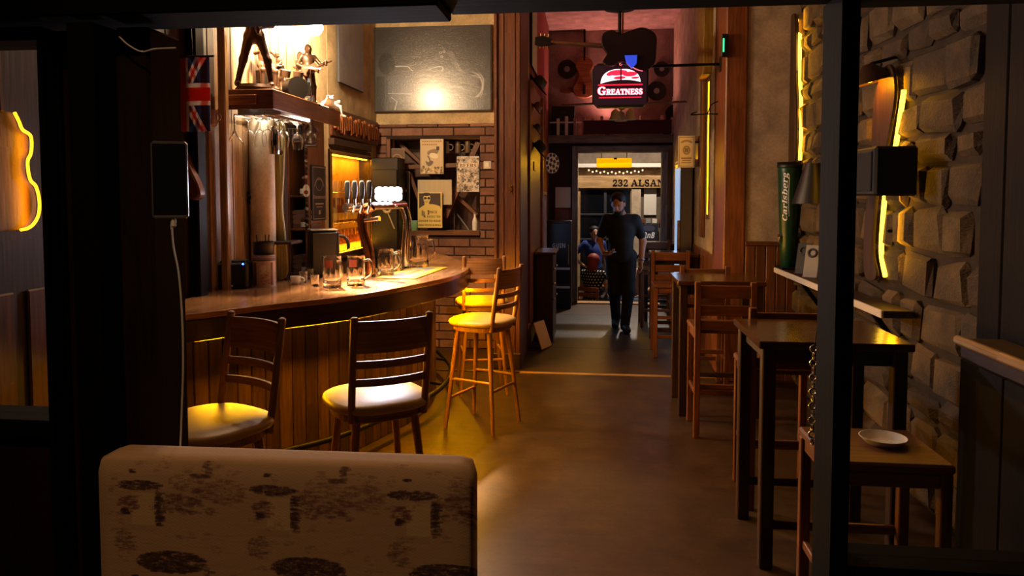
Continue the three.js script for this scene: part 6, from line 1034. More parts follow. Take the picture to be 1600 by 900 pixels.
// ================================================================== RIGHT STONE WALL: light panels, ledge, tap column
{
  // bottle-shaped board standing off the stones, amber strip along its far edge
  function litBoard(name, label, outline, d, yBase, lit, litK, glints) {
    const t = thing(name, label, 'wall light', [X_R - 0.075, yBase, -d]);
    // outline in (z along the wall towards the camera, y)
    const g = place(extr(outline instanceof THREE.Shape ? outline : smoothShape(outline, 90), 0.016, 0.002), [0, 0, 0], [0, -Math.PI / 2, 0]);
    obj('board', boxUV(g), wood(0x4a3010, 0.5), t);
    const l = obj('light_strip', tube(lit.map(p => V(0.031, p[1], p[0])), 0.015, 60, 6), glow(0xffc030, 8), t);
    obj('standoff', [box(0.05, 0.02, 0.02, [0.035, outline[0][1] + 0.3, 0]), box(0.05, 0.02, 0.02, [0.035, outline[0][1] + 0.8, 0])], M.iron, t);
    return t;
  }
  // first board: tall bottle, photo x 1222-1245, y 25-490
  const wallP = (px, py) => P(px, py, { x: X_R - 0.08 });
  const D1 = -wallP(1236, 250).z, yb = wallP(1236, 255).y, yt = wallP(1236, 28).y, H1 = yt - yb;
  const bo = [[-0.1, 0], [-0.11, 0.2], [-0.105, 0.5], [-0.09, 0.75], [-0.075, 1.0], [-0.07, H1 - 0.05], [-0.05, H1], [0.05, H1], [0.07, H1 - 0.05], [0.075, 1.0], [0.1, 0.75], [0.16, 0.5], [0.17, 0.2], [0.16, 0]];
  const lit1 = [[0.155, 0.02], [0.168, 0.2], [0.155, 0.5], [0.1, 0.76], [0.078, 1.0], [0.072, H1 - 0.05]];
  litBoard('bottle_light_board', 'bottle-shaped wooden board with an amber light strip on the stone wall', bo, D1, yb, lit1);
  const D1l = D1 - 0.12;
  area(0xffa810, POW.ledWall * 0.8, 0.06, H1, [X_R - 0.055, yb + H1 / 2, -D1 + 0.19], [X_R - 0.05, yb + H1 / 2, 3]);
  area(0xffa810, POW.ledWall * 0.5, 0.04, H1 * 0.9, [X_R - 0.06, yb + H1 / 2, -D1 + 0.1], [X_R + 1, yb + H1 / 2, -D1 + 0.3]);
  // paddle leaning before it: rod and oval blade
  const pa = wallP(1222, 250), pd = thing('wooden_paddle', 'pale long-handled wooden paddle hung before the bottle-shaped board', 'paddle', [X_R - 0.2, pa.y, pa.z - 0.1]);
  obj('blade', place(extr(smoothShape([[-0.07, 0], [-0.085, 0.2], [-0.07, 0.42], [0, 0.54], [0.07, 0.42], [0.085, 0.2], [0.07, 0]], 60), 0.02, 0.005), [0, 0, 0], [0, -0.9, 0]), wood(0xc09030, 0.4), pd); obj('shaft', taper(V(0, 0.5, 0), V(0.01, 1.32, 0.05), 0.014, 0.011), M.paleWood, pd); obj('hook', taper(V(0, 1.2, 0.04), V(0.13, 1.2, 0.04), 0.006, 0.006), M.iron, pd);

  // second board behind the glass: guitar-like curve, photo x 1350-1410
  const D2 = -wallP(1384, 270).z, y2 = wallP(1384, 440).y, y3 = wallP(1384, 108).y, H2 = y3 - y2;
  const bo2 = [[-0.26, 0], [-0.3, 0.22], [-0.26, 0.5], [-0.2, 0.75], [-0.2, 1.0], [-0.16, H2 - 0.12], [-0.06, H2], [0.06, H2], [0.13, H2 - 0.15], [0.04, H2 * 0.66], [-0.03, H2 * 0.52], [-0.11, H2 * 0.42], [-0.14, H2 * 0.3], [-0.15, 0.15], [-0.08, 0.03], [-0.1, 0]];
  const lit2 = [[-0.06, 0.02], [-0.13, 0.15], [-0.12, H2 * 0.3], [-0.09, H2 * 0.42], [-0.01, H2 * 0.52], [0.055, H2 * 0.66], [0.14, H2 - 0.15]];
  litBoard('curved_light_board', 'curved wooden board edged with amber light, seen through the window', bo2, D2, y2, lit2);
  area(0xffa810, POW.ledWall, 0.06, H2 * 0.9, [X_R - 0.055, y2 + H2 / 2, -D2 + 0.1], [X_R + 0.4, y2 + H2 / 2, 3]);
  // plain dark box across the middle of the board
  const xb0 = P(1350, 270, { d: 4.2 }), db = thing('dark_wall_box', 'dark box crossing the curved light board on the stone wall', 'dark_box', [X_R - 0.2, wallP(1384, 306).y, -D2 + 0.12]); const dH = wallP(1384, 236).y - wallP(1384, 306).y; obj('cabinet', box(0.22, dH, 0.7, [0, dH / 2, 0], undefined, 0.012), M.black, db); obj('front_inset', box(0.012, dH - 0.05, 0.62, [-0.112, dH / 2, 0], undefined, 0.004), M.blackMatt, db);
  // shade of the wall lamp above it
  const ls = wallP(1378, 118), lm = thing('wall_lamp', 'amber wall lamp with a dark shade above the curved board', 'wall lamp', [X_R - 0.17, ls.y, ls.z + 0.05]); obj('shade', place(lathe([[0.03, 0.06], [0.1, 0.0], [0.13, -0.05], [0.124, -0.052], [0.095, -0.004], [0.02, 0.05]], 26), [0, 0, 0], [0, 0, 0.25]), M.bronze, lm); obj('bulb', ball(0.03, [0, -0.02, 0]), glow(0xffb020, 7), lm); obj('wall_arm', taper(V(0, 0.06, 0), V(0.15, 0.1, 0), 0.01, 0.01), M.iron, lm);
  point(0xffa818, POW.glint * 0.12, [X_R - 0.17, ls.y - 0.02, ls.z + 0.05], 1.5);

  // ledge along the wall and what stands on it
  const la = P(1200, 412, { d: 6.7 }), ly = 1.06, xl = X_R - 0.22;
  const lg = thing('wall_ledge', 'white-edged drinks ledge along the stone wall', 'ledge'); obj('ledge_board', span(xl + 0.01, X_R - 0.05, ly - 0.04, ly, -4.25, -6.72), M.darkWood, lg); obj('ledge_edge', span(xl - 0.005, xl + 0.012, ly - 0.042, ly + 0.002, -4.25, -6.72), M.offwhite, lg); for (const d of [4.5, 6.0]) obj('ledge_bracket', bar(V(X_R - 0.05, ly - 0.22, -d), V(xl + 0.04, ly - 0.045, -d), 0.03), M.iron, lg);
  // tall green tap column with white lettering
  const b0 = P(1231, 415, { x: X_R - 0.13 }), ct = thing('green_tap_column', 'tall dark green column with white Carlsberg lettering on the wall ledge', 'beer column', [xl + 0.09, ly, b0.z]);
  const hC = P(1233, 252, { d: 6.1 }).y - ly; obj('foot', place(cbox(0.16, 0.02, 0.2, 0.008), [0, 0.01, 0]), M.black, ct);
  obj('column', lathe([[0, 0.02], [0.062, 0.02], [0.07, 0.2], [0.085, 0.5], [0.098, hC - 0.06], [0.1, hC], [0, hC]], 36), M.green, ct); obj('cap_ring', lathe([[0.1, hC - 0.03], [0.104, hC - 0.03], [0.104, hC + 0.015], [0, hC + 0.016]], 36), M.black, ct);
  const tp = print(512, 128, (x, w, h) => { x.clearRect(0, 0, w, h); x.fillStyle = '#e8ece8'; x.font = 'italic bold 104px serif'; x.textAlign = 'center'; x.fillText('Carlsberg', w / 2, 88); x.beginPath(); x.moveTo(60, 116); x.quadraticCurveTo(256, 96, 460, 112); x.lineWidth = 7; x.strokeStyle = '#e8ece8'; x.stroke(); });
  const cw = place(new THREE.CylinderGeometry(0.0985, 0.0885, 0.42, 20, 1, true, -0.4, 0.8), [0, 0.62, 0]);
  { const uv = cw.attributes.uv; for (let i = 0; i < uv.count; i++) { const u = uv.getX(i), v = uv.getY(i); uv.setXY(i, v, 1 - u); } }
  obj('lettering', cw.rotateY(-0.55), std(0xffffff, { map: tp, transparent: true, alphaTest: 0.4, roughness: 0.5 }), ct);
  // dark funnel lamp / hat beside it, card holders
  const fu = P(1283, 275, { d: 5.75 }), fh = thing('dark_lampshade', 'dark tapered lampshade beside the green column', 'lampshade', [X_R - 0.17, P(1270, 318, { x: X_R - 0.17 }).y, P(1270, 318, { x: X_R - 0.17 }).z]); obj('shade', lathe([[0.15, 0], [0.06, 0.3], [0.056, 0.3], [0.145, 0]], 28), M.black, fh); obj('wall_arm', taper(V(0, 0.29, 0), V(0.15, 0.33, 0), 0.008, 0.008), M.iron, fh);
  const card = (n, lab, px, py, d, tilt, m) => { const p = P(px, py, { x: xl + 0.1 }), t = thing(n, lab, 'menu', [xl + 0.1, ly, p.z], -0.6); obj('card', place(cbox(0.11, 0.26, 0.012, 0.003), [0, 0.125, 0], [-0.3, 0, 0]), m, t); obj('round_mark', place(new THREE.TorusGeometry(0.03, 0.009, 8, 22), [0, 0.19, 0.0 - 0.012], [-0.3, 0, 0]), M.charcoal, t); obj('foot', box(0.13, 0.012, 0.12, [0, 0.006, -0.03]), M.red, t); return t; };
  card('menu_card', 'white menu card with a round mark leaning on the wall ledge', 1268, 430, 5.55, 0.3, M.grey); card('menu_card', 'dark menu card behind the white one on the wall ledge', 1255, 415, 5.82, 0.3, M.black);
  const sc = P(1208, 368, { d: 6.6 }), sp = thing('tap_lever', 'small steel tap sticking out of the stone by the pillar', 'tap', [X_R - 0.15, sc.y, -6.6]); obj('spout', [taper(V(0.1, 0, 0), V(-0.08, 0.0, 0.02), 0.012, 0.012), taper(V(-0.06, 0, 0.02), V(-0.07, -0.06, 0.02), 0.01, 0.01)], M.chrome, sp);
  const ab = P(1205, 290, { d: 6.65 }), al = thing('amber_wall_glow', 'slim amber glow low on the stone beside the pillar, put in as a glowing plate', 'wall light', [X_R - 0.075, P(1208, 345, { d: 6.62 }).y, -6.62]); obj('light_face', place(extr([[-0.05, 0], [0.05, 0], [0.03, 0.4], [-0.02, 0.44]], 0.012, 0.002), [0, 0, 0], [0, -Math.PI / 2, 0]), glow(0xffa818, 1.3), al);  // amber glow on the stones, put in as an emissive plate
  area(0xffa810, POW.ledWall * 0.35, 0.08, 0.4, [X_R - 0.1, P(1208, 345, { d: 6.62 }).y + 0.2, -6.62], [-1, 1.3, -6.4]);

  // counter cabinet near the window with a pale wooden rail
  const k0 = P(1490, 523, { y: 1.1 }), cbt = thing('side_counter', 'dark counter with a pale wooden top edge behind the window', 'counter', [0, 0, 0]); obj('carcass', span(k0.x + 0.03, X_R - 0.06, 0, 1.0, -2.0, k0.z), M.blackWood, cbt); obj('top_edge', span(k0.x - 0.005, k0.x + 0.03, 1.062, 1.1, -2.0, k0.z, 0.01), M.paleWood, cbt); obj('worktop', span(k0.x + 0.03, X_R - 0.06, 1.0, 1.085, -2.0, k0.z), M.darkWood, cbt);
  for (let k = 0; k < 6; k++) obj('front_board', span(k0.x + 0.012, k0.x + 0.03, 0.05, 1.0, -2.02 - k * 0.19, -2.2 - k * 0.19, 0.004), M.blackWood, cbt);
  const glassRing = thing('crescent_reflection', 'white dish standing for a crescent glare on the window glass', 'reflection', [1.03 + 0.05, 0.77, -2.86]); obj('reflection_body', lathe([[0, 0], [0.06, 0], [0.085, 0.025], [0.08, 0.026], [0.055, 0.006], [0, 0.006]], 28), M.white, glassRing);  // crescent reflection of the window glass, modelled as a white saucer
  // chain of small crystals hanging under the near table edge (photo: bright links by the post)
  const cp = P(1271, 545, { d: 3.2 }), chn = thing('metal_chain', 'bright metal chain hanging beside the black post', 'chain', [cp.x, 0, -2.05]); const c2 = P(1272, 545, { d: 2.05 }), c3 = P(1272, 690, { d: 2.05 }); for (let k = 0; k < 14; k++) obj('link', place(new THREE.TorusGeometry(0.009, 0.003, 6, 12), [c2.x - cp.x, c2.y - 0.0196 * k, 0], [0, k % 2 ? 1.57 : 0, 0]), M.chrome, chn); obj('cord', taper(V(c2.x - cp.x, c2.y, 0), V(c2.x - cp.x, 2.1, 0.3), 0.0015, 0.0015, 6), M.black, chn);
}
// ================================================================== SHOP FRONT: phone, violin light, added street lamp
{
  const d = 1.62, pa = P(247, 340, { d }), pb = P(285, 222, { d }), w = 0.076, h = pb.y - pa.y, ph = thing('phone', 'black phone on charge hanging on the brown door post', 'phone', [(pa.x + pb.x) / 2, pa.y, -d], 0.35);
  obj('body', box(w, h, 0.011, [0, h / 2, 0], undefined, 0.005), std(0x17171a, { roughness: 0.25 }), ph); obj('frame_edge', place(extr([[-w / 2 - 0.001, 0.004], [-w / 2 + 0.004, -0.001], [w / 2 - 0.004, -0.001], [w / 2 + 0.001, 0.004], [w / 2 + 0.001, h - 0.004], [w / 2 - 0.004, h + 0.001], [-w / 2 + 0.004, h + 0.001], [-w / 2 - 0.001, h - 0.004]], 0.003, 0.0006, [[[-w / 2 + 0.002, 0.004], [-w / 2 + 0.002, h - 0.004], [w / 2 - 0.002, h - 0.004], [w / 2 - 0.002, 0.004]]]), [0, 0, 0.003]), M.steel, ph); obj('plug', box(0.012, 0.022, 0.008, [0.005, -0.012, 0]), M.white, ph);
  const cb = thing('charging_cable', 'white charging cable running down the door post', 'cable'); const cs = [[268, 345], [271, 385], [278, 420], [283, 470], [286, 560], [284, 640], [280, 740]].map(([x, y]) => P(x, y, { d: 1.625 })); obj('wire', tube(cs, 0.0022, 40, 6), M.cord, cb); obj('strain_relief', taper(cs[0], V(cs[0].x, cs[0].y - 0.02, cs[0].z), 0.0035, 0.0025, 8), M.white, cb);
  const cu = thing('thin_cable', 'thin pale cable sagging along the top of the door post', 'cable'); obj('wire', tube([[186, 57], [200, 70], [222, 81], [240, 77], [275, 75]].map(([x, y]) => P(x, y, { d: 1.64 })), 0.0022, 30, 6), M.cord, cu); obj('clip', box(0.008, 0.006, 0.006, P(222, 81, { d: 1.64 }).toArray()), M.white, cu);
  const lk = thing('door_latch', 'slim steel latch on the black folding leaf', 'latch', P(148, 755, { d: 1.62 }).toArray()); obj('plate', box(0.012, 0.05, 0.006, [0, 0, 0]), M.steel, lk); obj('bolt', cyl(0.004, 0.004, 0.04, [0, -0.04, 0.003]), M.steel, lk);

  // violin board with an amber line of light on the left wall, seen through the window
  const xv = X_L + 0.05, B = (px, py) => P(px, py, { x: xv }), vt = thing('violin_light', 'violin-shaped board outlined with amber light on the left wall', 'wall light', [xv, 0, 0]);
  const pts = [[10, 176], [17, 190], [22, 202], [35, 212], [37, 228], [35, 242], [31, 250], [32, 270], [36, 283], [43, 290], [49, 312], [48, 335], [40, 350], [30, 357], [20, 359]].map(([a, b]) => { const p = B(a, b); return [p.z, p.y]; });
  const mid = pts[0][0] + 0.05, left = pts.slice(1, -1).map(p => [2 * mid - p[0] + 0.02, p[1]]).reverse();
  const outl = [...pts, ...left];
  obj('board', boxUV(place(extr(smoothShape(outl.map(p => [-p[0], p[1]]), 100), 0.02, 0.002), [0, 0, 0], [0, Math.PI / 2, 0])), wood(0x7a5418, 0.45), vt);
  obj('light_strip', tube(pts.map(p => V(0.036, p[1], p[0])), 0.0065, 80, 6), glow(0xffa818, 4.5), vt);
  obj('neck', boxUV(bar(V(0.012, pts[0][1], mid), V(0.012, pts[0][1] + 0.55, mid + 0.02), 0.03, 0.02)), M.midWood, vt);
  const c = B(34, 280); area(0xffa010, POW.violin * 4, 0.02, 0.4, [xv + 0.05, c.y, c.z], [xv - 0.1, c.y, c.z + 0.2]);
  // carved wainscot below the violin
  const wp = struct('panelling_front', span(X_L, X_L + 0.03, 0, 3.3, -1.78, -3.28), M.darkWood); for (let k = 0; k < 3; k++) obj('raised_panel', span(X_L + 0.03, X_L + 0.045, 0.3, 1.3, -1.98 - k * 0.43, -2.34 - k * 0.43, 0.01), M.midWood, wp);

  // unseen street lamp, added behind the photographer to light the bench
  const sl = thing('added_street_lamp', 'unseen street lamp added on the pavement to light the bench', 'street lamp', [-1.5, 0, 0.35]); obj('pole', cyl(0.05, 0.035, 4.1, [0, 2.05, 0]), M.iron, sl); obj('arm', tube([V(0, 4.0, 0), V(0.2, 4.3, -0.1), V(0.6, 4.3, -0.25)], 0.025), M.iron, sl); obj('shade', place(lathe([[0.03, 0.1], [0.2, 0.0], [0.205, -0.02], [0.19, -0.02], [0.02, 0.08]], 24), [0.6, 4.25, -0.25]), M.iron, sl); obj('bulb', ball(0.09, [0.6, 4.22, -0.25]), glow(0xffc890, 6), sl);
  spotL(0xffc890, POW.front, [-0.9, 4.16, 0.1], [-0.7, 0.9, -1.5], 0.42, 0.8, 4);
}

// ================================================================== PEOPLE
function person(label, at, turn, pose, look, group) {
  const t = thing('person', label, 'person', at, turn, group), B = figureBones(pose), J = B.J;
  const skin = look.skin || M.skin, cell = look.cell || 0.014;
  const dirOf = (a, b) => V(...b).sub(V(...a)).normalize().toArray();
  const hands = [...handBones(J.haL, look.dirL || dirOf(J.elL, J.haL), look.nL || [-1, 0, 0], look.sL || 1, 0.6), ...handBones(J.haR, look.dirR || dirOf(J.elR, J.haR), look.nR || [1, 0, 0], look.sR || -1, look.curlR ?? 0.6)];
  // body: one skin surface; hands and head on finer grids are merged into it
  const shrink = b => b.map(q => q.e ? { e: q.e.map(e => e * 0.93), c: q.c } : [q[0], q[1], q[2] * 0.93, q[3] * 0.93]);
  const trunk = flat(meshBones([...shrink(B.torso), ...shrink(B.armU), ...B.armF, ...shrink(B.legs), ...shrink(B.feet)], 0.04, cell));
  const hl = flat(meshBones(hands.slice(0, hands.length / 2), 0.008, 0.0055)), hr = flat(meshBones(hands.slice(hands.length / 2), 0.008, 0.0055));
  const eyes = [-0.03, 0.03].map(x => ({ e: [0.014, 0.011, 0.01], c: [J.head[0] + x, J.head[1] + 0.012, J.head[2] + 0.088] }));
  const f = bonesSDF(B.headB, 0.02), [lo, hi] = boundsOf(B.headB, 0.03), p3 = (x, y, z) => [x, y, z];
  const head = flat(sdfMesh((x, y, z) => { let d = f(x, y, z); for (const e of eyes) d = Math.max(d, -(ell(p3(x, y, z), e.c, e.e) + 0.002)); return smin(d, ell([x, y, z], [J.head[0], J.head[1] - 0.052, J.head[2] + 0.088], [0.024, 0.006, 0.012]), 0.01); }, lo, hi, 0.007));
  const headG = [head], bodyG = [trunk, hl, hr];
  if (look.headTurn) headG.forEach(g => turnHead(g));
  function turnHead(g) { const m = new THREE.Matrix4().makeTranslation(...J.neck).multiply(new THREE.Matrix4().makeRotationFromEuler(new THREE.Euler(look.headTurn[0], look.headTurn[1], look.headTurn[2] || 0, 'YXZ'))).multiply(new THREE.Matrix4().makeTranslation(...J.neck.map(q => -q))); return g.applyMatrix4(m); }
  const body = obj('body', [...bodyG, ...headG], skin, t);
  const hd = (n, bones, k, m, clip) => { const g = meshBones(bones, k, 0.009, 0, clip); if (look.headTurn) turnHead(g); obj(n, g, m, t); };
  const h = J.head;
  hd('hair', look.hairBones ? look.hairBones(h) : [{ e: [0.096, 0.092, 0.108], c: [h[0], h[1] + 0.068, h[2] - 0.012] }, { e: [0.082, 0.09, 0.06], c: [h[0], h[1] + 0.02, h[2] - 0.06] }], 0.02, look.hair || M.hair, (x, y, z) => Math.min(z - (h[2] + 0.07), 1) > 0 ? z - (h[2] + 0.07) : (y < h[1] + 0.055 && z > h[2] + 0.03 ? 0.02 : -0.02));
  if (look.beard) hd('beard', [{ e: [0.06, 0.05, 0.05], c: [h[0], h[1] - 0.085, h[2] + 0.05] }, { e: [0.07, 0.045, 0.04], c: [h[0], h[1] - 0.06, h[2] + 0.02] }], 0.015, look.hair || M.hair, (x, y, z) => ((y > h[1] - 0.058 && Math.abs(x - h[0]) < 0.03 && z > h[2] + 0.06 && y < h[1] - 0.04) ? 0.01 : -0.02));
  hd('eye', eyes.map(e => ({ e: [0.011, 0.008, 0.007], c: [e.c[0], e.c[1], e.c[2] - 0.004] })), 0.001, M.black);
  // clothes
  const sleeve = q => [q[0], V(...q[0]).lerp(V(...q[1]), look.sleeve ?? 0.72).toArray(), q[2] + 0.008, q[3] + 0.011];
  obj('shirt', meshBones([...B.torso.map(q => q.e ? { e: q.e.map(e => e + 0.008), c: q.c } : [q[0], q[1], q[2] + 0.01, q[3] + 0.012]), ...B.armU.map(sleeve)], 0.04, cell * 0.9, 0.003, (x, y, z) => Math.max((look.hem ?? 0.86) - y, y - (look.neckY ?? 1.47) > 0 ? y - 1.47 : -0.05)), look.shirt || M.tee, t);
  obj('trousers', meshBones([...B.legs.map(q => [q[0], q[1], q[2] + 0.014, q[3] + 0.018]), { e: [0.165, 0.12, 0.125], c: J.hip }], 0.05, cell * 0.9, 0.002, (x, y, z) => y - (J.hip[1] + 0.09)), look.trousers || M.jeans, t);
  obj('shoe', meshBones([[B.feet[0][0], B.feet[0][1], 0.052, 0.042]], 0.03, 0.01, 0.004, (x, y, z) => (look.ground ?? 0) - y), look.shoes || M.shoe, t); obj('shoe', meshBones([[B.feet[1][0], B.feet[1][1], 0.052, 0.042]], 0.03, 0.01, 0.004, (x, y, z) => (look.ground ?? 0) - y), look.shoes || M.shoe, t);
  return { t, J };
}
{
  const g = P(968, 516, { y: 0 });
  const m = person('bearded person in black shirt and dark trousers walking in, holding a phone', [g.x + 0.01, 0, g.z], 0.02, {
    head: [-0.01, 1.6, 0.05], neck: [0.01, 1.45, 0], shL: [0.185, 1.4, -0.01], shR: [-0.185, 1.4, -0.01], chest: [0, 1.26, 0],
    elL: [0.275, 1.12, -0.04], haL: [0.255, 0.87, 0.03], elR: [-0.275, 1.13, -0.02], haR: [-0.215, 0.97, 0.19],
    hpL: [0.095, 0.93, 0], knL: [0.09, 0.5, 0.09], anL: [0.05, 0.095, 0.1], hpR: [-0.095, 0.93, 0], knR: [-0.075, 0.5, -0.02], anR: [-0.045, 0.12, -0.24], toR: [-0.06, 0.045, -0.1], toL: [0.07, 0.045, 0.26]
  }, { beard: true, headTurn: [0.28, -0.32, 0.02], dirR: [0.75, 0.1, 0.55], nR: [0, 1, 0.1], sR: -1, curlR: 0.9, dirL: [0, -1, 0.08], nL: [-1, 0, 0], sL: 1, cell: 0.014, shirt: M.tee });
  obj('wristwatch', place(new THREE.TorusGeometry(0.033, 0.009, 8, 20), [0.257, 0.9, 0.024], [1.45, 0, 0]), M.steel, m.t);
  const dc = print(128, 64, (x, w, h) => { x.clearRect(0, 0, w, h); x.fillStyle = '#23282e'; x.font = 'bold 40px sans-serif'; x.fillText('BEER', 8, 46); });
  // phone held in the hand: its own thing
  const hp = V(-0.215 + 0.07, 0.97 + 0.035, 0.19 + 0.05), ph = thing('held_phone', 'phone in the hand of the walking person', 'phone', [g.x + 0.01 + hp.x, hp.y, g.z + hp.z], 0.9); obj('body', box(0.072, 0.009, 0.15, [0, 0.004, 0], undefined, 0.003), M.steel, ph); obj('screen', box(0.066, 0.001, 0.142, [0, 0.0092, 0]), M.black, ph);
}
// ================================================================== STREET BEYOND THE DOOR
{
  const gy = -0.65, zf = -16;
  struct('facade', [span(-7, 8, gy, 2.2, zf, zf - 0.3), span(-7, 8, 2.2, 6, zf, zf - 0.3)], std(0x6a5c4c, { map: mottle, roughness: 0.85 }));
  const Fp = (px, py) => P(px, py, { d: 15.95 });
  // dark shop window and its frame
  const s0 = Fp(906, 470), s1 = Fp(985, 296); const sw = struct('window_4', [span(s0.x - 0.05, s1.x + 0.05, s1.y, s1.y + 0.06, zf + 0.08, zf), span(s0.x - 0.05, s0.x, gy, s1.y, zf + 0.08, zf), span(s1.x, s1.x + 0.12, gy, s1.y, zf + 0.08, zf)], M.paleWood);
  obj('pane', span(s0.x, s1.x, gy + 0.4, s1.y, zf + 0.03, zf + 0.02), std(0x0c0e12, { roughness: 0.1 }), sw); for (const y of [Fp(940, 374).y, Fp(940, 335).y]) obj('transom', span(s0.x, s1.x, y - 0.02, y + 0.02, zf + 0.06, zf + 0.03), M.charcoal, sw); obj('mullion', span((s0.x + s1.x) / 2 - 0.03, (s0.x + s1.x) / 2 + 0.03, gy + 0.4, s1.y, zf + 0.06, zf + 0.03), M.charcoal, sw);
  // sign band
  const b0 = Fp(890, 294), b1 = Fp(1060, 278), sg = thing('street_sign_band', 'cream shop band reading 232 ALSANCAK across the street', 'sign', [0, b0.y, zf + 0.13]); obj('band', span(-1.2, 3.2, 0, b1.y - b0.y + 0.04, 0, -0.12), wood(0xc09a66, 0.6), sg);
  const tx = new TextGeometry('232 ALSANCAK', { font: serif, size: 0.135, depth: 0.012, curveSegments: 3 }); const tl = Fp(957, 290); tx.scale(1.06, 1, 1); obj('lettering', tx.translate(tl.x, 0.045, 0.0), M.blackWood, sg);
  struct('cornice', span(-3, 4, Fp(960, 262).y, Fp(960, 256).y, zf + 0.2, zf), M.offwhite);
  struct('facade_plaster', span(-3, 4, Fp(960, 277).y + 0.02, Fp(960, 262).y, zf + 0.06, zf), M.cream);
  // column, white notice, sign with white letters
  const c0 = Fp(985, 470), c1 = Fp(1001, 296); struct('facade_column', span(c0.x, c1.x, gy, c1.y, zf + 0.14, zf), M.cream);
  const n0 = Fp(1006, 336), n1 = Fp(1026, 294), nt = thing('notice_sheet', 'white notice on the facade right of the column', 'notice', [(n0.x + n1.x) / 2, n0.y, zf + 0.03]); obj('sheet', box(n1.x - n0.x, n1.y - n0.y, 0.015, [0, (n1.y - n0.y) / 2, 0]), M.offwhite, nt); obj('pin', ball(0.012, [0, n1.y - n0.y - 0.03, 0.012]), M.grey, nt);
  const rp = print(256, 192, (x, w, h) => { x.fillStyle = '#1a1c28'; x.fillRect(0, 0, w, h); x.fillStyle = '#3c4058'; x.beginPath(); x.ellipse(128, 40, 90, 30, 0, 0, 7); x.fill(); x.fillStyle = '#e8e8ec'; x.font = 'italic bold 84px sans-serif'; x.textAlign = 'center'; x.fillText('RnB', 128, 140); });
  const r0 = Fp(998, 380), r1 = Fp(1028, 350), rs = thing('dark_letter_sign', 'dark sign with white RnB lettering across the street', 'sign', [(r0.x + r1.x) / 2, r0.y, zf + 0.1]); obj('board', box(r1.x - r0.x, r1.y - r0.y, 0.04, [0, (r1.y - r0.y) / 2, 0]), M.black, rs); obj('lettering', sheet(r1.x - r0.x - 0.01, r1.y - r0.y - 0.01, [0, (r1.y - r0.y) / 2, 0.021]), printed(rp), rs);
  // photo strip above the sign
  const pf = thing('photo_strip', 'row of small pale photographs above the RnB sign', 'photographs', [(r0.x + r1.x) / 2, Fp(1010, 349).y, zf + 0.05]); for (let k = 0; k < 5; k++) obj('photo', box(0.1, 0.1, 0.01, [-0.26 + k * 0.13, 0.05, 0]), [M.offwhite, M.leather, M.grey][k % 3], pf);
  // yellow lit sign hanging in the doorway
  const y0 = P(932, 262, { d: 11.9 }), y1 = P(987, 247, { d: 11.9 }), ys = thing('yellow_lit_sign', 'yellow lit sign hanging outside above the street door', 'sign', [(y0.x + y1.x) / 2, y0.y, -11.9]); const yw = y1.x - y0.x, yh = y1.y - y0.y; obj('sign_light', box(yw, yh, 0.08, [0, yh / 2, 0], undefined, 0.01), glow(0xffb400, 1.0), ys); obj('notch', box(0.05, 0.03, 0.084, [0.02, yh - 0.01, 0]), M.black, ys); for (const x of [-0.2, 0.2]) obj('hanger', taper(V(x, yh, 0), V(x, 2.66 - y0.y, 0.1), 0.006, 0.006), M.iron, ys);
  area(0xffb400, POW.yellowSign, yw, yh, [(y0.x + y1.x) / 2, y0.y + yh / 2, -11.9 + 0.05], [0.35, 0, -10.9]);
  const gr = thing('string_lights', 'string of tiny bulbs hanging below the yellow sign', 'string lights', [0, 0, 0]); const gp = Array.from({ length: 15 }, (_, i) => P(920 + i * 6, 266 + (i % 2) * 2 + 3 * Math.sin(i / 14 * Math.PI), { d: 11.715 })); obj('wire', tube(gp, 0.004, 40, 5), M.charcoal, gr); gp.forEach(p => obj('bulb', ball(0.014, p.toArray(), 1, 1, 1, 8), glow(0xffe0b0, 2), gr));

  // people outside
  const sit = { hip: [0, 0.5, 0], waist: [0, 0.65, 0.01], chest: [0, 0.84, 0.02], neck: [0, 1.02, 0.02], head: [0, 1.17, 0.05], shL: [0.18, 0.97, 0.01], shR: [-0.18, 0.97, 0.01], hpL: [0.09, 0.48, 0.02], hpR: [-0.09, 0.48, 0.02], knL: [0.12, 0.48, 0.42], knR: [-0.12, 0.48, 0.42], anL: [0.12, 0.09, 0.42], anR: [-0.12, 0.09, 0.42], elL: [0.24, 0.72, 0.1], haL: [0.14, 0.6, 0.32], elR: [-0.24, 0.72, 0.1], haR: [-0.14, 0.6, 0.32] };
  const dots = print(256, 256, (x, w, h) => { x.fillStyle = '#140c10'; x.fillRect(0, 0, w, h); x.fillStyle = '#e8dcd4'; for (let i = 0; i < 4; i++) for (let j = 0; j < 4; j++) { x.beginPath(); x.arc(i * 64 + (j % 2) * 32 + 16, j * 64 + 32, 13, 0, 7); x.fill(); } }); dots.wrapS = dots.wrapT = THREE.RepeatWrapping; dots.repeat.set(5, 5);
  const w0 = P(926, 410, { d: 13.0 });
  person('red-haired person in a polka dot top sitting outside the door', [w0.x, gy, -13.0], Math.PI - 0.4, sit, { skin: M.skinLight, hair: std(0x8a2a1c, { roughness: 0.6 }), hairBones: h => [{ e: [0.11, 0.11, 0.115], c: [h[0], h[1] + 0.05, h[2] - 0.015] }, { e: [0.1, 0.14, 0.07], c: [h[0], h[1] - 0.04, h[2] - 0.06] }], shirt: std(0xffffff, { map: dots, roughness: 0.9 }), hem: 0.42, neckY: 1.03, sleeve: 0.3, cell: 0.018, trousers: M.charcoal }, 'people in the street');
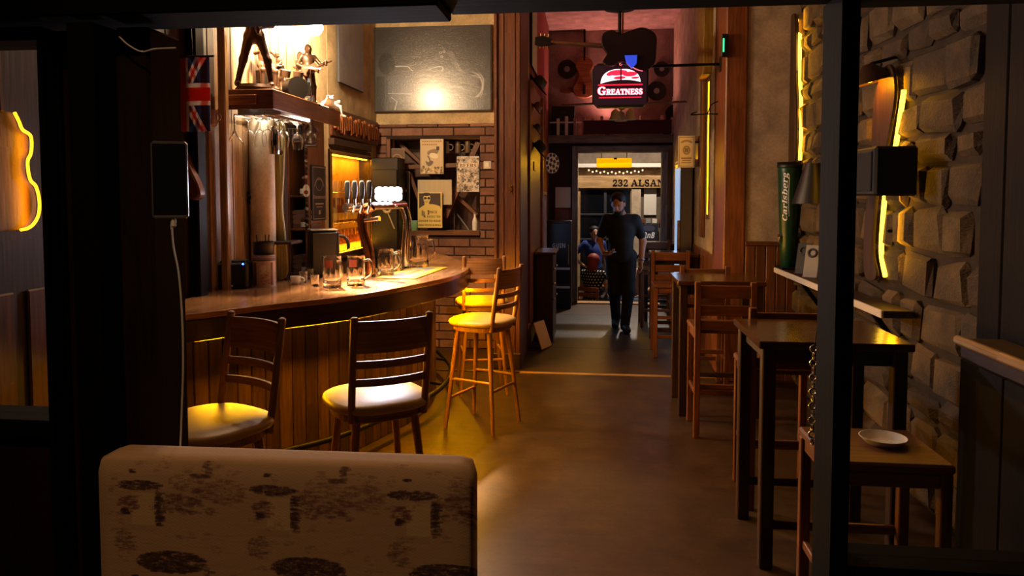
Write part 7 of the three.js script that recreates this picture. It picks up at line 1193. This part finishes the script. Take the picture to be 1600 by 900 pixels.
  const chr = (x, z, turn, lab) => { const t = thing('low_chair', lab, 'chair', [x, gy, z], turn); obj('seat', box(0.44, 0.04, 0.42, [0, 0.37, 0]), M.orangeWood, t); for (const a of [-1, 1]) for (const b of [-1, 1]) obj('leg', box(0.04, b < 0 ? 0.74 : 0.35, 0.04, [a * 0.19, b < 0 ? 0.37 : 0.175, b * 0.18 - (b < 0 ? 0.05 : 0)]), M.orangeWood, t); for (const y of [0.5, 0.62, 0.72]) obj('back_slat', box(0.42, 0.07, 0.02, [0, y, -0.23]), M.orangeWood, t); return t; };
  chr(w0.x, -13.0, Math.PI - 0.4, 'low wooden chair under the red-haired person');
  const q0 = P(928, 380, { d: 14.4 });
  person('person in a blue shirt standing outside with a hand on the hip', [q0.x, gy, -14.4], 0.3, { elL: [0.24, 1.12, -0.02], haL: [0.25, 0.9, 0.06], elR: [-0.42, 1.15, -0.1], haR: [-0.2, 0.98, 0.04] }, { shirt: std(0x28408c, { roughness: 0.9, map: cloth }), skin: M.skinLight, cell: 0.02 }, 'people in the street');
  const k0 = P(1000, 420, { d: 13.3 });
  person('person in a pale pink top and blue jeans sitting outside by the door jamb', [k0.x + 0.06, gy, -13.3], -0.6, sit, { shirt: std(0xb88c80, { roughness: 0.9, map: cloth }), trousers: std(0x50688c, { roughness: 0.9, map: cloth }), skin: M.skinLight, hem: 0.45, neckY: 1.03, cell: 0.018 }, 'people in the street');
  chr(k0.x + 0.06, -13.3, -0.6, 'low wooden chair under the person in blue jeans');
  const tb = thing('cafe_table', 'small wooden table outside between the two seated people', 'table', [P(965, 470, { d: 13.4 }).x, gy, -14.05]); obj('table_top', cyl(0.3, 0.3, 0.03, [0, 0.62, 0], undefined, 30), M.orangeWood, tb); obj('column', cyl(0.03, 0.03, 0.6, [0, 0.31, 0]), M.iron, tb); obj('foot', cyl(0.2, 0.18, 0.02, [0, 0.01, 0]), M.iron, tb);
  // street lamp outside: lights the alley
  const al = thing('alley_lamp', 'lamp on the far side of the alley, above the door view', 'lamp', [0.9, 4.3, -14.2]); obj('shade', lathe([[0.02, 0.12], [0.16, 0], [0.15, 0], [0.01, 0.1]], 22), M.iron, al); obj('bulb', ball(0.05, [0, 0.02, 0]), glow(0xfff0dc, 8), al); obj('bracket', bar(V(0, 0.1, 0), V(0, 0.2, -1.8), 0.03), M.iron, al);
  point(0xffeedd, POW.street * 1.4, [0.9, 4.3, -14.2], 3);
}

renderer.render(scene, camera);
